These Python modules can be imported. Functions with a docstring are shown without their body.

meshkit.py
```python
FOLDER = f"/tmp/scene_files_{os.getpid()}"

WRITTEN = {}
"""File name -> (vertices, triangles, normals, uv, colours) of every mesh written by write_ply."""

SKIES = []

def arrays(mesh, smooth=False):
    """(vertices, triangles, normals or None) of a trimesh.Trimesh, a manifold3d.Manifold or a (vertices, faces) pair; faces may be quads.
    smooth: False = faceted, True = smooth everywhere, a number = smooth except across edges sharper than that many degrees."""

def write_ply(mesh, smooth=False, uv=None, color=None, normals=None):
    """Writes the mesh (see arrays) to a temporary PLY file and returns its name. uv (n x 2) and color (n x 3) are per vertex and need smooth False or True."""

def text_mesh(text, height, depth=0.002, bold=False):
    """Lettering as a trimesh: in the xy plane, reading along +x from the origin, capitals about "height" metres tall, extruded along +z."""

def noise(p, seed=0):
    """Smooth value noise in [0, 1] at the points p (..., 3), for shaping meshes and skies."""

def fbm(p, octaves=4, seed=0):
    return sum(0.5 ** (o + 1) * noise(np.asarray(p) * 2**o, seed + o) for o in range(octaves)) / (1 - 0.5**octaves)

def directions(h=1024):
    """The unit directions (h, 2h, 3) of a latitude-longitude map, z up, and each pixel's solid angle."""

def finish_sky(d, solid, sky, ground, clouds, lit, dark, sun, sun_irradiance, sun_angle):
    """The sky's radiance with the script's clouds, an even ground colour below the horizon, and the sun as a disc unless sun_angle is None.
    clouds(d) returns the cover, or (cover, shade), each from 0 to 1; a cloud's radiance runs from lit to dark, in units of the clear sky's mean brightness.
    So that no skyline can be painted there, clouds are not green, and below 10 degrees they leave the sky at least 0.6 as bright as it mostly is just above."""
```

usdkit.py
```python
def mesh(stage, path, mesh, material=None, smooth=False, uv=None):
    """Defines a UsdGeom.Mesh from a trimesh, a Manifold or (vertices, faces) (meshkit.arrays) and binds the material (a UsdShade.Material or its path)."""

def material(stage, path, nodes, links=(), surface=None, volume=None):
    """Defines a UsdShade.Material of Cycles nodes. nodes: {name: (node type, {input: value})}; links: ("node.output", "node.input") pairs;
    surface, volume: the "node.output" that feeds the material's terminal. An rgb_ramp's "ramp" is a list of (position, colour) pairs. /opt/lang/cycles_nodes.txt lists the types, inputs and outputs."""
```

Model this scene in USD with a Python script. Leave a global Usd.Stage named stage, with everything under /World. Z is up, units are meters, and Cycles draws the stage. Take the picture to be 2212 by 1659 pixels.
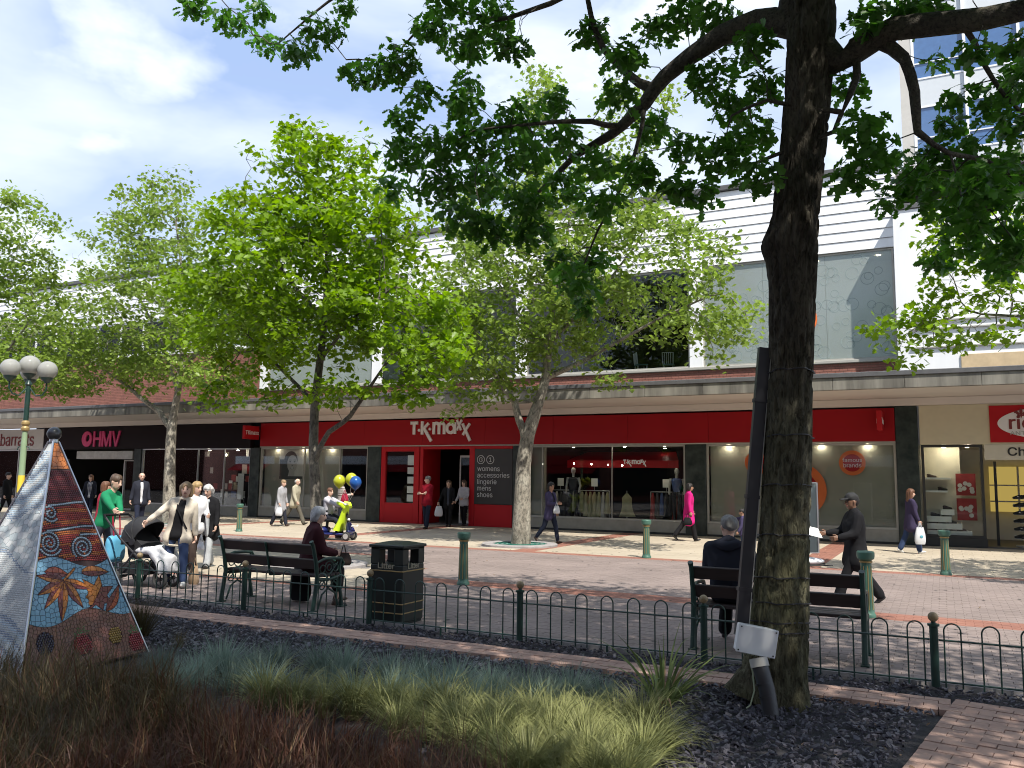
import math, random, re
import numpy as np, trimesh, manifold3d as mf
from shapely.geometry import Polygon, LineString, Point, box as sbox
from shapely import affinity
from shapely.ops import unary_union
from scipy.spatial import cKDTree
import usdkit, meshkit
from pxr import Usd, UsdGeom, UsdLux, UsdShade, Gf, Sdf, Vt

stage = Usd.Stage.CreateInMemory()
UsdGeom.SetStageUpAxis(stage, 'Z')
UsdGeom.SetStageMetersPerUnit(stage, 1.0)
UsdGeom.Xform.Define(stage, '/World')
LK = '/World/Looks'
UsdGeom.Scope.Define(stage, LK)
PI = math.pi
rnd = random.Random(7)
RS = np.random.RandomState(11)

# ---------------------------------------------------------------- camera
FPX, PW, PH = 1800., 2212., 1659.            # lens: focal length and picture size in the same unit
CAM = np.array([0, 0, 1.75]); YAW = math.atan(FPX / 3506.); PITCH = math.atan((1033. - PH / 2) / FPX); ROLL = 0.0125
_f = np.array([-math.sin(YAW) * math.cos(PITCH), math.cos(YAW) * math.cos(PITCH), math.sin(PITCH)])
_r = np.array([math.cos(YAW), math.sin(YAW), 0.]); _u = np.cross(_r, _f)
CR, CU = math.cos(ROLL) * _r + math.sin(ROLL) * _u, math.cos(ROLL) * _u - math.sin(ROLL) * _r
cam = UsdGeom.Camera.Define(stage, '/World/camera')
cam.CreateHorizontalApertureAttr(36.0)
cam.CreateFocalLengthAttr(36.0 * FPX / PW)
cam.CreateClippingRangeAttr(Gf.Vec2f(0.05, 2000))
m = Gf.Matrix4d(*CR, 0, *CU, 0, *(-_f), 0, *CAM, 1)
cam.AddTransformOp().Set(m)
cam.CreateExposureAttr(0.6)

def ray(x, y): return CR * ((x - PW / 2) / FPX) - CU * ((y - PH / 2) / FPX) + _f
def at(x, y, z=0.):
    d = ray(x, y); return CAM + d * ((z - CAM[2]) / d[2])
def aty(x, y, Y):
    d = ray(x, y); return CAM + d * (Y / d[1])
def proj(p):
    q = np.atleast_2d(p) - CAM; w = q @ _f
    return np.stack([PW / 2 + FPX * (q @ CR) / w, PH / 2 - FPX * (q @ CU) / w, w], 1)

# ---------------------------------------------------------------- sky and sun
SUN = np.array([.55, -.43, 1.0]); SUN = SUN / np.linalg.norm(SUN)
EL, ROT = math.asin(SUN[2]), math.atan2(SUN[0], SUN[1])
usdkit.material(stage, LK + '/sky_look', {
    's': ('sky_texture', {'sky_type': 'single_scattering', 'sun_disc': False, 'sun_elevation': EL, 'sun_rotation': ROT, 'altitude': 100., 'air_density': 1.0, 'aerosol_density': 0.7, 'ozone_density': 2.5}),
    'tc': ('texture_coordinate', {}), 'sx': ('separate_xyz', {}),
    'mp': ('mapping', {'scale': (1.3, 1.3, 3.4), 'rotation': (0.25, 0.1, 0.6), 'location': (0.4, 0.1, 0.2)}),
    'n1': ('noise_texture', {'scale': 2.0, 'detail': 7., 'roughness': 0.5, 'distortion': 0.35}),
    'r1': ('rgb_ramp', {'ramp': [(0.34, (.08, .08, .08)), (0.5, (.5, .5, .5)), (0.72, (.95, .95, .95))]}),
    'mp2': ('mapping', {'scale': (1.0, 1.0, 1.8), 'location': (3.1, 0.7, 0.15)}),
    'n2': ('noise_texture', {'scale': 3.1, 'detail': 8., 'roughness': 0.52, 'distortion': 0.1}),
    'r2': ('rgb_ramp', {'ramp': [(0.48, (0, 0, 0)), (0.63, (1, 1, 1))]}),
    'hz': ('map_range', {'from_min': 0.0, 'from_max': 0.42, 'to_min': 0.85, 'to_max': 0.2, 'clamp': True}),
    'mx': ('math', {'math_type': 'maximum'}), 'mxa': ('math', {'math_type': 'maximum'}), 'cl': ('math', {'math_type': 'multiply', 'value2': 0.95}),
    'mix': ('mix', {'color2': (8.2, 8.8, 9.6)}), 'veil': ('mix', {'fac': .7, 'color2': (2.7, 4.3, 7.9)}),
    'bg': ('background_shader', {'strength': 0.09})},
    [('tc.generated', 'mp.vector'), ('tc.generated', 'mp2.vector'), ('tc.generated', 'sx.vector'), ('mp.vector', 'n1.vector'), ('mp2.vector', 'n2.vector'), ('n1.fac', 'r1.fac'), ('n2.fac', 'r2.fac'), ('sx.z', 'hz.value'),
     ('r1.color', 'mx.value1'), ('r2.color', 'mx.value2'), ('mx.value', 'mxa.value1'), ('hz.result', 'mxa.value2'), ('mxa.value', 'cl.value1'), ('cl.value', 'mix.fac'), ('s.color', 'veil.color1'), ('veil.color', 'mix.color1'), ('mix.color', 'bg.color')],
    surface='bg.background')
sky = UsdLux.DomeLight.Define(stage, '/World/sky')
UsdShade.MaterialBindingAPI.Apply(sky.GetPrim()).Bind(UsdShade.Material.Get(stage, LK + '/sky_look'))
sky.GetPrim().SetCustomDataByKey('kind', 'structure')
sun = UsdLux.DistantLight.Define(stage, '/World/sun')
sun.CreateIntensityAttr(1.25); sun.CreateAngleAttr(0.53); sun.CreateColorAttr(Gf.Vec3f(1.0, 0.95, 0.86)); sun.CreateNormalizeAttr(True)
_z = SUN; _x = np.cross([0, 0, 1.], _z); _x = _x / np.linalg.norm(_x); _y = np.cross(_z, _x)
sun.AddTransformOp().Set(Gf.Matrix4d(*_x, 0, *_y, 0, *_z, 0, 0, 0, 30, 1))

# ---------------------------------------------------------------- materials
MATS = {}
def mat(name, col, rough=.6, var=.18, scale=5., bump=0., bscale=60., metal=0., spec=.5, island=0., col2=None, stretch=(1, 1, 1), sheen=0., trans=0., coat=0., world=False, inst=0.):
    """Noise-mottled principled surface: col to col2 by two octaves of noise, optional tone per separate piece, fine bump."""
    if name in MATS: return MATS[name]
    c1 = np.array(col, float); c2 = np.array(col2, float) if col2 is not None else c1 * (1 - var)
    n = {'tc': ('texture_coordinate', {}), 'g': ('geometry', {}), 'mp': ('mapping', {'scale': stretch}),
         'n': ('noise_texture', {'scale': scale, 'detail': 5., 'roughness': 0.62}), 'r': ('rgb_ramp', {'ramp': [(0.3, tuple(c2)), (0.7, tuple(c1))]}),
         'p': ('principled_bsdf', {'roughness': rough, 'metallic': metal, 'specular_ior_level': spec, 'sheen_weight': sheen, 'coat_weight': coat})}
    src = 'g.position' if world else 'tc.object'
    l = [(src, 'mp.vector'), ('mp.vector', 'n.vector'), ('n.fac', 'r.fac')]
    out = 'r.color'
    if island or inst:
        n['h'] = ('hsv', {}); n['mr'] = ('map_range', {'to_min': 1 - (island or inst), 'to_max': 1 + (island or inst)})
        if inst: n['oi'] = ('object_info', {})
        l += [('g.random_per_island' if island else 'oi.random', 'mr.value'), ('mr.result', 'h.value'), (out, 'h.color')]; out = 'h.color'
    l.append((out, 'p.base_color'))
    if bump:
        n['bn'] = ('noise_texture', {'scale': bscale, 'detail': 4.}); n['b'] = ('bump', {'strength': min(1., bump), 'distance': 0.01 if bump <= 1 else 0.01 * bump})
        l += [('mp.vector', 'bn.vector'), ('bn.fac', 'b.height'), ('b.normal', 'p.normal')]
    surf = 'p.BSDF'
    if trans:
        n['t'] = ('translucent_bsdf', {}); n['ms'] = ('mix_closure', {'fac': trans})
        l += [(out, 't.color'), ('p.BSDF', 'ms.closure1'), ('t.BSDF', 'ms.closure2')]; surf = 'ms.closure'
    MATS[name] = usdkit.material(stage, LK + '/' + name, n, l, surface=surf)
    return MATS[name]
def glass(name, tint=(.9, .94, .92), ior=1.5, boost=0.03, haze=0., hazecol=(.7, .75, .73)):
    n = {'f': ('fresnel', {'IOR': ior}), 'a': ('math', {'math_type': 'add', 'value2': boost}), 't': ('transparent_bsdf', {'color': tint}), 'g': ('glossy_bsdf', {'color': (.95, .97, 1), 'roughness': 0.012}), 'm': ('mix_closure', {})}
    l = [('f.fac', 'a.value1'), ('a.value', 'm.fac'), ('t.BSDF', 'm.closure1'), ('g.BSDF', 'm.closure2')]; s = 'm.closure'
    if haze:
        n['d'] = ('principled_bsdf', {'base_color': hazecol, 'roughness': .3}); n['m2'] = ('mix_closure', {'fac': haze}); l += [('m.closure', 'm2.closure1'), ('d.BSDF', 'm2.closure2')]; s = 'm2.closure'
    MATS[name] = usdkit.material(stage, LK + '/' + name, n, l, surface=s); return MATS[name]
def emit(name, col, strength):
    MATS[name] = usdkit.material(stage, LK + '/' + name, {'e': ('emission', {'color': col, 'strength': strength})}, [], surface='e.emission'); return MATS[name]

# ---------------------------------------------------------------- scene helpers
USED = {}
def numbered(parent, name):
    k = (parent, name); USED[k] = USED.get(k, -1) + 1
    return name if USED[k] == 0 else f'{name}_{USED[k]:03d}'
def data(p, label=None, cat=None, group=None, kind=None):
    for k, v in (('label', label), ('category', cat), ('group', group), ('kind', kind)):
        if v: p.SetCustomDataByKey(k, v)
    return p
def thing(name, label=None, cat=None, loc=(0, 0, 0), rz=0., group=None, kind=None, scale=None):
    path = '/World/' + numbered('/World', name)
    x = UsdGeom.Xform.Define(stage, path); x.AddTranslateOp().Set(Gf.Vec3d(*map(float, loc)))
    if rz: x.AddRotateZOp().Set(math.degrees(rz))
    if scale: x.AddScaleOp().Set(Gf.Vec3f(*((scale,) * 3 if np.ndim(scale) == 0 else scale)))
    data(x.GetPrim(), label, cat, group, kind); return path
def obj(name, mesh, mt, parent='/World', label=None, cat=None, group=None, kind=None, smooth=30):
    path = parent + '/' + numbered(parent, name)
    if isinstance(mesh, (list, tuple)) and not isinstance(mesh[0], np.ndarray): mesh = cat_(mesh)
    p = usdkit.mesh(stage, path, mesh, MATS[mt] if isinstance(mt, str) else mt, smooth=smooth)
    data(p.GetPrim(), label, cat, group, kind); return path
def dup(src, label, loc, rz=0., group=None, scale=None, name=None, cat=None):
    pr = stage.GetPrimAtPath(src); was = pr.GetCustomData()
    path = '/World/' + numbered('/World', name or re.sub(r'(_\d{3})+$', '', src.split('/')[-1]))
    x = UsdGeom.Xform.Define(stage, path); p = x.GetPrim()
    p.GetReferences().AddInternalReference(src)
    x.ClearXformOpOrder(); x.AddTranslateOp().Set(Gf.Vec3d(*map(float, loc)))
    x.AddRotateZOp().Set(math.degrees(rz)); x.AddScaleOp().Set(Gf.Vec3f(*((scale or 1.,) * 3 if np.ndim(scale or 1.) == 0 else scale)))
    data(p, label, cat or was.get('category'), group or was.get('group'), was.get('kind'))
    p.SetInstanceable(True); return path

# ---------------------------------------------------------------- mesh helpers
def cat_(ms): return trimesh.util.concatenate([x for x in ms if x is not None])
def bx(x0, x1, y0, y1, z0, z1):
    b = trimesh.creation.box([abs(x1 - x0), abs(y1 - y0), abs(z1 - z0)]); b.apply_translation([(x0 + x1) / 2, (y0 + y1) / 2, (z0 + z1) / 2]); return b
def cbx(x0, x1, y0, y1, z0, z1, c=.01):
    pts = []
    for sx in (0, 1):
        for sy in (0, 1):
            for sz in (0, 1):
                X, Y, Z = (x0, x1)[sx], (y0, y1)[sy], (z0, z1)[sz]; dx, dy, dz = c * (1 - 2 * sx), c * (1 - 2 * sy), c * (1 - 2 * sz)
                pts += [(X, Y + dy, Z + dz), (X + dx, Y, Z + dz), (X + dx, Y + dy, Z)]
    return trimesh.convex.convex_hull(np.array(pts))
def frame_of(d):
    d = d / np.linalg.norm(d); a = np.array([0, 0, 1.]) if abs(d[2]) < .9 else np.array([1., 0, 0]); u = np.cross(a, d); u /= np.linalg.norm(u); return u, np.cross(d, u)
def tube(pts, rad, n=8, caps=True):
    pts = np.asarray(pts, float); k = len(pts); rad = np.full(k, rad, float) if np.ndim(rad) == 0 else np.asarray(rad, float)
    t = np.gradient(pts, axis=0); t /= np.maximum(np.linalg.norm(t, axis=1, keepdims=True), 1e-9)
    u, w = frame_of(t[0]); V = []; a = np.arange(n) * 2 * PI / n
    for i in range(k):
        u = u - t[i] * (u @ t[i]); u /= max(np.linalg.norm(u), 1e-9); w = np.cross(t[i], u)
        V.append(pts[i] + rad[i] * (np.cos(a)[:, None] * u + np.sin(a)[:, None] * w))
    V = np.vstack(V); F = []
    i = np.arange(k - 1)[:, None] * n; j = np.arange(n)[None]; j2 = (j + 1) % n
    A, B, C, D = (i + j).ravel(), (i + j2).ravel(), (i + n + j2).ravel(), (i + n + j).ravel()
    F = np.vstack([np.stack([A, B, C], 1), np.stack([A, C, D], 1)])
    if caps:
        V = np.vstack([V, pts[0], pts[-1]]); q = np.arange(n); q2 = (q + 1) % n
        F = np.vstack([F, np.stack([q2, q, np.full(n, k * n)], 1), np.stack([(k - 1) * n + q, (k - 1) * n + q2, np.full(n, k * n + 1)], 1)])
    return trimesh.Trimesh(V, F, process=False)
def rod(a, b, r, r2=None, n=10): return tube([a, b], [r, r if r2 is None else r2], n)
def lathe(prof, n=24, loc=(0, 0, 0)):
    prof = np.asarray(prof, float); a = np.arange(n) * 2 * PI / n; k = len(prof)
    V = np.stack([np.outer(prof[:, 0], np.cos(a)), np.outer(prof[:, 0], np.sin(a)), np.repeat(prof[:, 1:2], n, 1)], -1).reshape(-1, 3)
    i = np.arange(k - 1)[:, None] * n; j = np.arange(n)[None]; j2 = (j + 1) % n
    A, B, C, D = (i + j).ravel(), (i + j2).ravel(), (i + n + j2).ravel(), (i + n + j).ravel()
    m_ = trimesh.Trimesh(V + np.asarray(loc), np.vstack([np.stack([A, B, C], 1), np.stack([A, C, D], 1)]), process=False); return m_
def ball(c, r, sub=2, scale=(1, 1, 1)):
    s = trimesh.creation.icosphere(sub, 1.); s.apply_scale(np.asarray(scale) * r); s.apply_translation(c); return s
def extrude(poly, z0, z1):
    g = [p for p in getattr(poly, 'geoms', [poly]) if p.area > 1e-8]
    out = []
    for p in g:
        e = trimesh.creation.extrude_polygon(p, z1 - z0, engine='earcut'); e.apply_translation([0, 0, z0]); out.append(e)
    return cat_(out)
def upright(m_, x=0, y=0, z=0):
    """a mesh drawn in the xy plane and extruded along z, stood up so that it faces -y (towards the street)"""
    m_ = m_.copy(); m_.apply_transform(np.array([[1, 0, 0, x], [0, 0, -1, y], [0, 1, 0, z], [0, 0, 0, 1.]])); return m_
def wallpoly(poly, y, t): return upright(extrude(poly, 0, t), 0, y, 0)
def text(s, h, depth=.012, bold=False, sx=1., x=0, y=0, z=0, center=False):
    m_ = meshkit.text_mesh(s, h, depth, bold); m_.apply_scale([sx, 1, 1])
    if center: m_.apply_translation([-m_.bounds[:, 0].mean(), 0, 0])
    else: m_.apply_translation([-m_.bounds[0, 0], 0, 0])
    return upright(m_, x, y, z)
def hull(pts): return trimesh.convex.convex_hull(np.asarray(pts))
SPH = trimesh.creation.icosphere(1, 1.).vertices
SPH2 = trimesh.creation.icosphere(2, 1.).vertices
def rot(v, ax, a):
    v = np.asarray(v, float); ax = np.asarray(ax, float); ax = ax / np.linalg.norm(ax)
    return v * math.cos(a) + np.cross(ax, v) * math.sin(a) + ax * (v @ ax) * (1 - math.cos(a))
def blocks(rects, z0, z1, gap=.004, jit=.0015):
    """many small upright-sided blocks (x0, x1, y0, y1) as one mesh of ten triangles each; vectorised"""
    r = np.asarray(rects, float); n = len(r); top = z1 + RS.uniform(-jit, jit, n)
    X0, X1, Y0, Y1 = r[:, 0] + gap, r[:, 1] - gap, r[:, 2] + gap, r[:, 3] - gap; z = np.full(n, z0)
    V = np.stack([np.stack(q, 1) for q in ((X0, Y0, z), (X1, Y0, z), (X1, Y1, z), (X0, Y1, z), (X0, Y0, top), (X1, Y0, top), (X1, Y1, top), (X0, Y1, top))], 1).reshape(-1, 3)
    f = np.array([(4, 5, 6), (4, 6, 7), (0, 1, 5), (0, 5, 4), (1, 2, 6), (1, 6, 5), (2, 3, 7), (2, 7, 6), (3, 0, 4), (3, 4, 7)])
    return trimesh.Trimesh(V, (f[None] + np.arange(n)[:, None, None] * 8).reshape(-1, 3), process=False)
# ================================================================= ground
mat('mortar', (.19, .175, .17), .9, world=True)
mat('street_block', (.265, .212, .195), .8, col2=(.185, .148, .136), scale=.9, spec=.3, island=.035, bump=.3, bscale=90., world=True)
mat('beige_slab', (.445, .385, .30), .8, col2=(.34, .29, .222), spec=.3, scale=.55, island=.05, bump=.25, bscale=70., world=True)
mat('red_block', (.33, .145, .10), .75, col2=(.25, .11, .08), scale=2., island=.13, bump=.3, bscale=80., world=True)
mat('path_brick', (.43, .285, .225), .85, col2=(.31, .195, .155), scale=4., island=.12, bump=.5, bscale=120., world=True)
mat('soil', (.035, .032, .036), .95, col2=(.016, .015, .018), scale=14., bump=1.0, bscale=60., world=True)
ground = thing('ground', kind='structure')
obj('base', bx(-300, 300, -200, 300, -.6, -.06), 'mortar', ground)
street = thing('street', kind='structure')
obj('bedding', bx(-70, 25, 8.42, 26.9, -.055, -.012), 'mortar', street)
def seen(r, m_=60):
    c = np.stack([(r[:, 0] + r[:, 1]) / 2, (r[:, 2] + r[:, 3]) / 2, np.zeros(len(r))], 1); p = proj(c)
    return (p[:, 2] > 1) & (p[:, 0] > -m_) & (p[:, 0] < PW + m_), p[:, 2]
def grid(x0, x1, y0, y1, w, h, bond=.5, along='x'):
    out = []
    if along == 'x':
        for j in range(int(round((y1 - y0) / h))):
            a = x0 - (w * bond if j % 2 else 0)
            n = int((x1 - a) / w) + 1
            k = np.arange(n); xs = np.maximum(a + k * w, x0); xe = np.minimum(a + (k + 1) * w, x1)
            ok = xe - xs > .02
            out.append(np.stack([xs[ok], xe[ok], np.full(ok.sum(), y0 + j * h), np.full(ok.sum(), y0 + j * h + h)], 1))
        return np.vstack(out)
    g = grid(y0, y1, x0, x1, w, h, bond); return g[:, [2, 3, 0, 1]]
BUILD = Polygon([(-60, 10.9), (-8.3, 10.9), (-9.2, 13.6), (-11.2, 15.35), (-60, 15.35)])         # beige build-out round the street tree
RIM = BUILD.buffer(.32, join_style=2)
def inside(r, poly):
    from shapely import contains_xy
    return contains_xy(poly, (r[:, 0] + r[:, 1]) / 2, (r[:, 2] + r[:, 3]) / 2)
RINGS = [(-9.93, 19.9), (-11.0, 13.1), (-24.2, 20.6)]
def outside_rings(r):
    c = np.stack([(r[:, 0] + r[:, 1]) / 2, (r[:, 2] + r[:, 3]) / 2], 1)
    return np.all([np.hypot(*(c - q).T) > 1.0 for q in RINGS], 0)
CROSS = [-15.82, -9.12, -2.6, 3.9, -22.5, -29.2]
_c = sorted(CROSS)
far = np.vstack([grid(a, b, 18.5, 26.62, .45, .45) for a, b in zip([-60] + [c + .3 for c in _c], [c - .3 for c in _c] + [12])])
far = far[outside_rings(far)]
redr = [grid(-60, 12, 18.1, 18.5, .2, .1)] + [grid(c - .3, c + .3, 18.5, 26.6, .2, .1, along='y') for c in CROSS]
road = grid(-60, 12, 8.5, 18.1, .2, .1)
nb = (road[:, 2] >= 11.95) & (road[:, 2] < 12.55) & ((road[:, 0] + road[:, 1]) / 2 > -8.6)
inb, inr = inside(road, BUILD), inside(road, RIM) & ~inside(road, BUILD)
redr += [road[nb & ~inb & ~inr], road[inr]]
road = road[~nb & ~inb & ~inr]
bo = grid(-60, -8.2, 10.9, 15.4, .45, .45); bo = bo[inside(bo, BUILD) & outside_rings(bo)]
red = np.vstack(redr); red = red[outside_rings(red)]
def lay(name, r, mt, tops, n_parts):
    ok, dep = seen(r); r, dep = r[ok], dep[ok]; o = np.argsort(dep); a, b = r[o[:n_parts]], r[o[n_parts:]]
    for q in a: obj(name, blocks([q], -.03, 0, gap=.0025), mt, street, smooth=False)
    if len(b): obj(name + '_field', blocks(b, -.03, 0, gap=.0025), mt, street, kind='stuff', smooth=False)
lay('paving_block', road, 'street_block', 0, 290)
lay('paving_slab', np.vstack([far, bo]), 'beige_slab', 0, 260)
lay('red_paving_block', red, 'red_block', 0, 220)
# granite kerb between the paving and the beds, and the beds themselves
mat('kerb_stone', (.34, .32, .31), .8, col2=(.22, .2, .2), scale=6., bump=.4, world=True)
obj('kerb', bx(-20, 12, 8.36, 8.47, -.05, .03), 'kerb_stone', street, smooth=False)
bed = thing('planting_bed', kind='structure')
obj('soil', bx(-16, -.02, -3, 8.355, -.058, -.03), 'soil', bed)
# brick edging path along the fence and the wider path beside the oak
path = thing('brick_path', kind='structure')
obj('bedding', bx(-16, 8, -3, 8.35, -.057, -.034), 'soil', path)
pr_ = grid(-15, .0, 7.46, 7.88, .21, .105); wide = grid(.0, 3.6, -4.6, .0, .21, .105)
ok, dep = seen(pr_); pr_, dep = pr_[ok], dep[ok]; o = np.argsort(dep)
def turned(r, **k):
    m_ = blocks(r, -.03, .012, gap=.003, jit=.004); m_.apply_transform(trimesh.transformations.rotation_matrix(-.155, [0, 0, 1])); m_.apply_translation([.03, 7.88, 0]); return m_
_c = np.c_[(wide[:, 0] + wide[:, 1]) / 2, (wide[:, 2] + wide[:, 3]) / 2]; _c = np.c_[_c[:, 0] * math.cos(.155) + _c[:, 1] * math.sin(.155) + .03, -_c[:, 0] * math.sin(.155) + _c[:, 1] * math.cos(.155) + 7.88, np.zeros(len(_c))]; _p = proj(_c); wide = wide[(_p[:, 2] > 1) & (_p[:, 0] < PW + 70) & (_p[:, 1] < PH + 90)]
for q in wide[:200]: obj('brick', turned([q]), 'path_brick', path, smooth=False)
for q in pr_[o[:100]]: obj('brick', blocks([q], -.03, .012, gap=.003, jit=.004), 'path_brick', path, smooth=False)
obj('brick_field', [blocks(pr_[o[100:]], -.03, .012, gap=.003, jit=.004)] + ([turned(wide[200:])] if len(wide) > 200 else []), 'path_brick', path, kind='stuff', smooth=False); print('wide path bricks', len(wide))
q = np.c_[RS.uniform(-30, 6, 900), RS.uniform(8.6, 26, 900)]; q = q[outside_rings(np.c_[q[:, 0], q[:, 0], q[:, 1], q[:, 1]])]
mat('gum', (.10, .095, .09), .8, island=.6)
def spots(q):
    n = len(q); a = np.arange(7) * 2 * PI / 7; r_ = RS.uniform(.012, .032, (n, 1)) * RS.uniform(.75, 1.2, (n, 7)); V = np.stack([q[:, :1] + r_ * np.cos(a), q[:, 1:] + r_ * np.sin(a), np.full((n, 7), .0045)], -1)
    f = [(0, i, i + 1) for i in range(1, 6)]; return trimesh.Trimesh(V.reshape(-1, 3), (np.array(f)[None] + np.arange(n)[:, None, None] * 7).reshape(-1, 3), process=False)
obj('gum_spot', spots(q), 'gum', street, kind='stuff', smooth=False)
# slate chippings
mat('slate', (.15, .14, .175), .55, col2=(.065, .06, .08), scale=9., island=.45, bump=.3, world=True)
def chips(n, poly_fn, z=.0):
    pts = poly_fn(n); n = len(pts); k = 6
    a = np.sort(RS.uniform(0, 2 * PI, (n, k)), 1); r = RS.uniform(.010, .030, (n, 1)) * RS.uniform(.7, 1.2, (n, k))
    el = RS.uniform(.45, 1, (n, 1)); L = np.stack([r * np.cos(a), r * np.sin(a) * el], -1)
    nx, ny = RS.normal(0, .35, (2, n)); th = RS.uniform(.003, .008, n); sp = RS.uniform(0, 2 * PI, n)
    c, s = np.cos(sp)[:, None], np.sin(sp)[:, None]; X, Y = L[..., 0] * c - L[..., 1] * s, L[..., 0] * s + L[..., 1] * c
    Z = X * nx[:, None] + Y * ny[:, None]; base = pts[:, None, :] + 0
    T = np.stack([X + pts[:, 0:1], Y + pts[:, 1:2], Z + pts[:, 2:3] + th[:, None]], -1); B = np.stack([X * 1.08 + pts[:, 0:1], Y * 1.08 + pts[:, 1:2], Z + pts[:, 2:3] - th[:, None]], -1)
    V = np.concatenate([T, B], 1).reshape(-1, 3); f = [(0, i, i + 1) for i in range(1, k - 1)]
    for i in range(k): j = (i + 1) % k; f += [(i, k + i, k + j), (i, k + j, j)]
    return trimesh.Trimesh(V, (np.array(f)[None] + np.arange(n)[:, None, None] * 2 * k).reshape(-1, 3), process=False)
def mulch_pts(n):
    p = np.stack([RS.uniform(-10.5, -.03, n), RS.uniform(3.9, 7.43, n)], 1)
    keep = ((p[:, 1] > 6.1) | (p[:, 0] > -3.2)) & (p[:, 0] < -.05 - .16 * (7.9 - p[:, 1])); p = p[keep]
    s = np.stack([RS.uniform(-11, 3, n // 9), RS.uniform(7.9, 8.34, n // 9)], 1); p = np.vstack([p, s])
    z = -.018 + .03 * meshkit.fbm(np.c_[p * 1.7, np.zeros(len(p))], 3) + RS.uniform(0, .012, len(p)); return np.c_[p, z]
obj('slate_chippings', chips(21000, mulch_pts), 'slate', label='dark blue grey slate chippings spread over the planting bed', cat='slate chippings', kind='stuff', smooth=False)

# ================================================================= the shopping parade
mat('white_board', (.80, .81, .83), .5, var=.13, scale=2.6, world=True, stretch=(1, 1, .15))
mat('white_render', (.78, .79, .81), .6, var=.12, scale=1.6, world=True, stretch=(1, 1, .2))
mat('lead_grey', (.10, .10, .105), .6, var=.3, world=True)
mat('canopy_stone', (.25, .235, .20), .85, col2=(.065, .06, .052), scale=2.6, world=True, stretch=(1, 1, .12), bump=.2)
mat('soffit_paint', (.66, .60, .55), .7, var=.08, scale=.7, world=True)
mat('wall_brick', (.33, .135, .10), .85, col2=(.22, .09, .07), scale=3., island=.16, bump=.4, world=True)
mat('wall_mortar', (.40, .33, .29), .9, world=True)
mat('alu', (.55, .55, .54), .35, var=.08, metal=.6)
mat('grey_frame', (.36, .35, .32), .5, var=.1)
mat('marble', (.05, .062, .058), .3, col2=(.012, .02, .019), scale=3.2, world=True, spec=.3)
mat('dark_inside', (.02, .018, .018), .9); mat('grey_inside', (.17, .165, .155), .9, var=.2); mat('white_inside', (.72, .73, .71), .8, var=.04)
mat('grey_floor', (.12, .11, .10), .5)
glass('clear_glass', (.95, .97, .96), 1.36, .0); mat('tower_glass', (.07, .15, .32), .06, var=.15, spec=.9)  # tower panes: blue base colour paints in the reflected sky
glass('frost_glass', (.88, .93, .92), 1.45, .0, .30, (.66, .73, .70)); glass('dusty_glass', (.8, .84, .8), 1.5, .03, .10, (.35, .35, .30))
bm = thing('shopping_parade_building', 'long white boarded upper storey over brick with a flat canopy above the shops', 'building')
WY = 26.7
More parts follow.
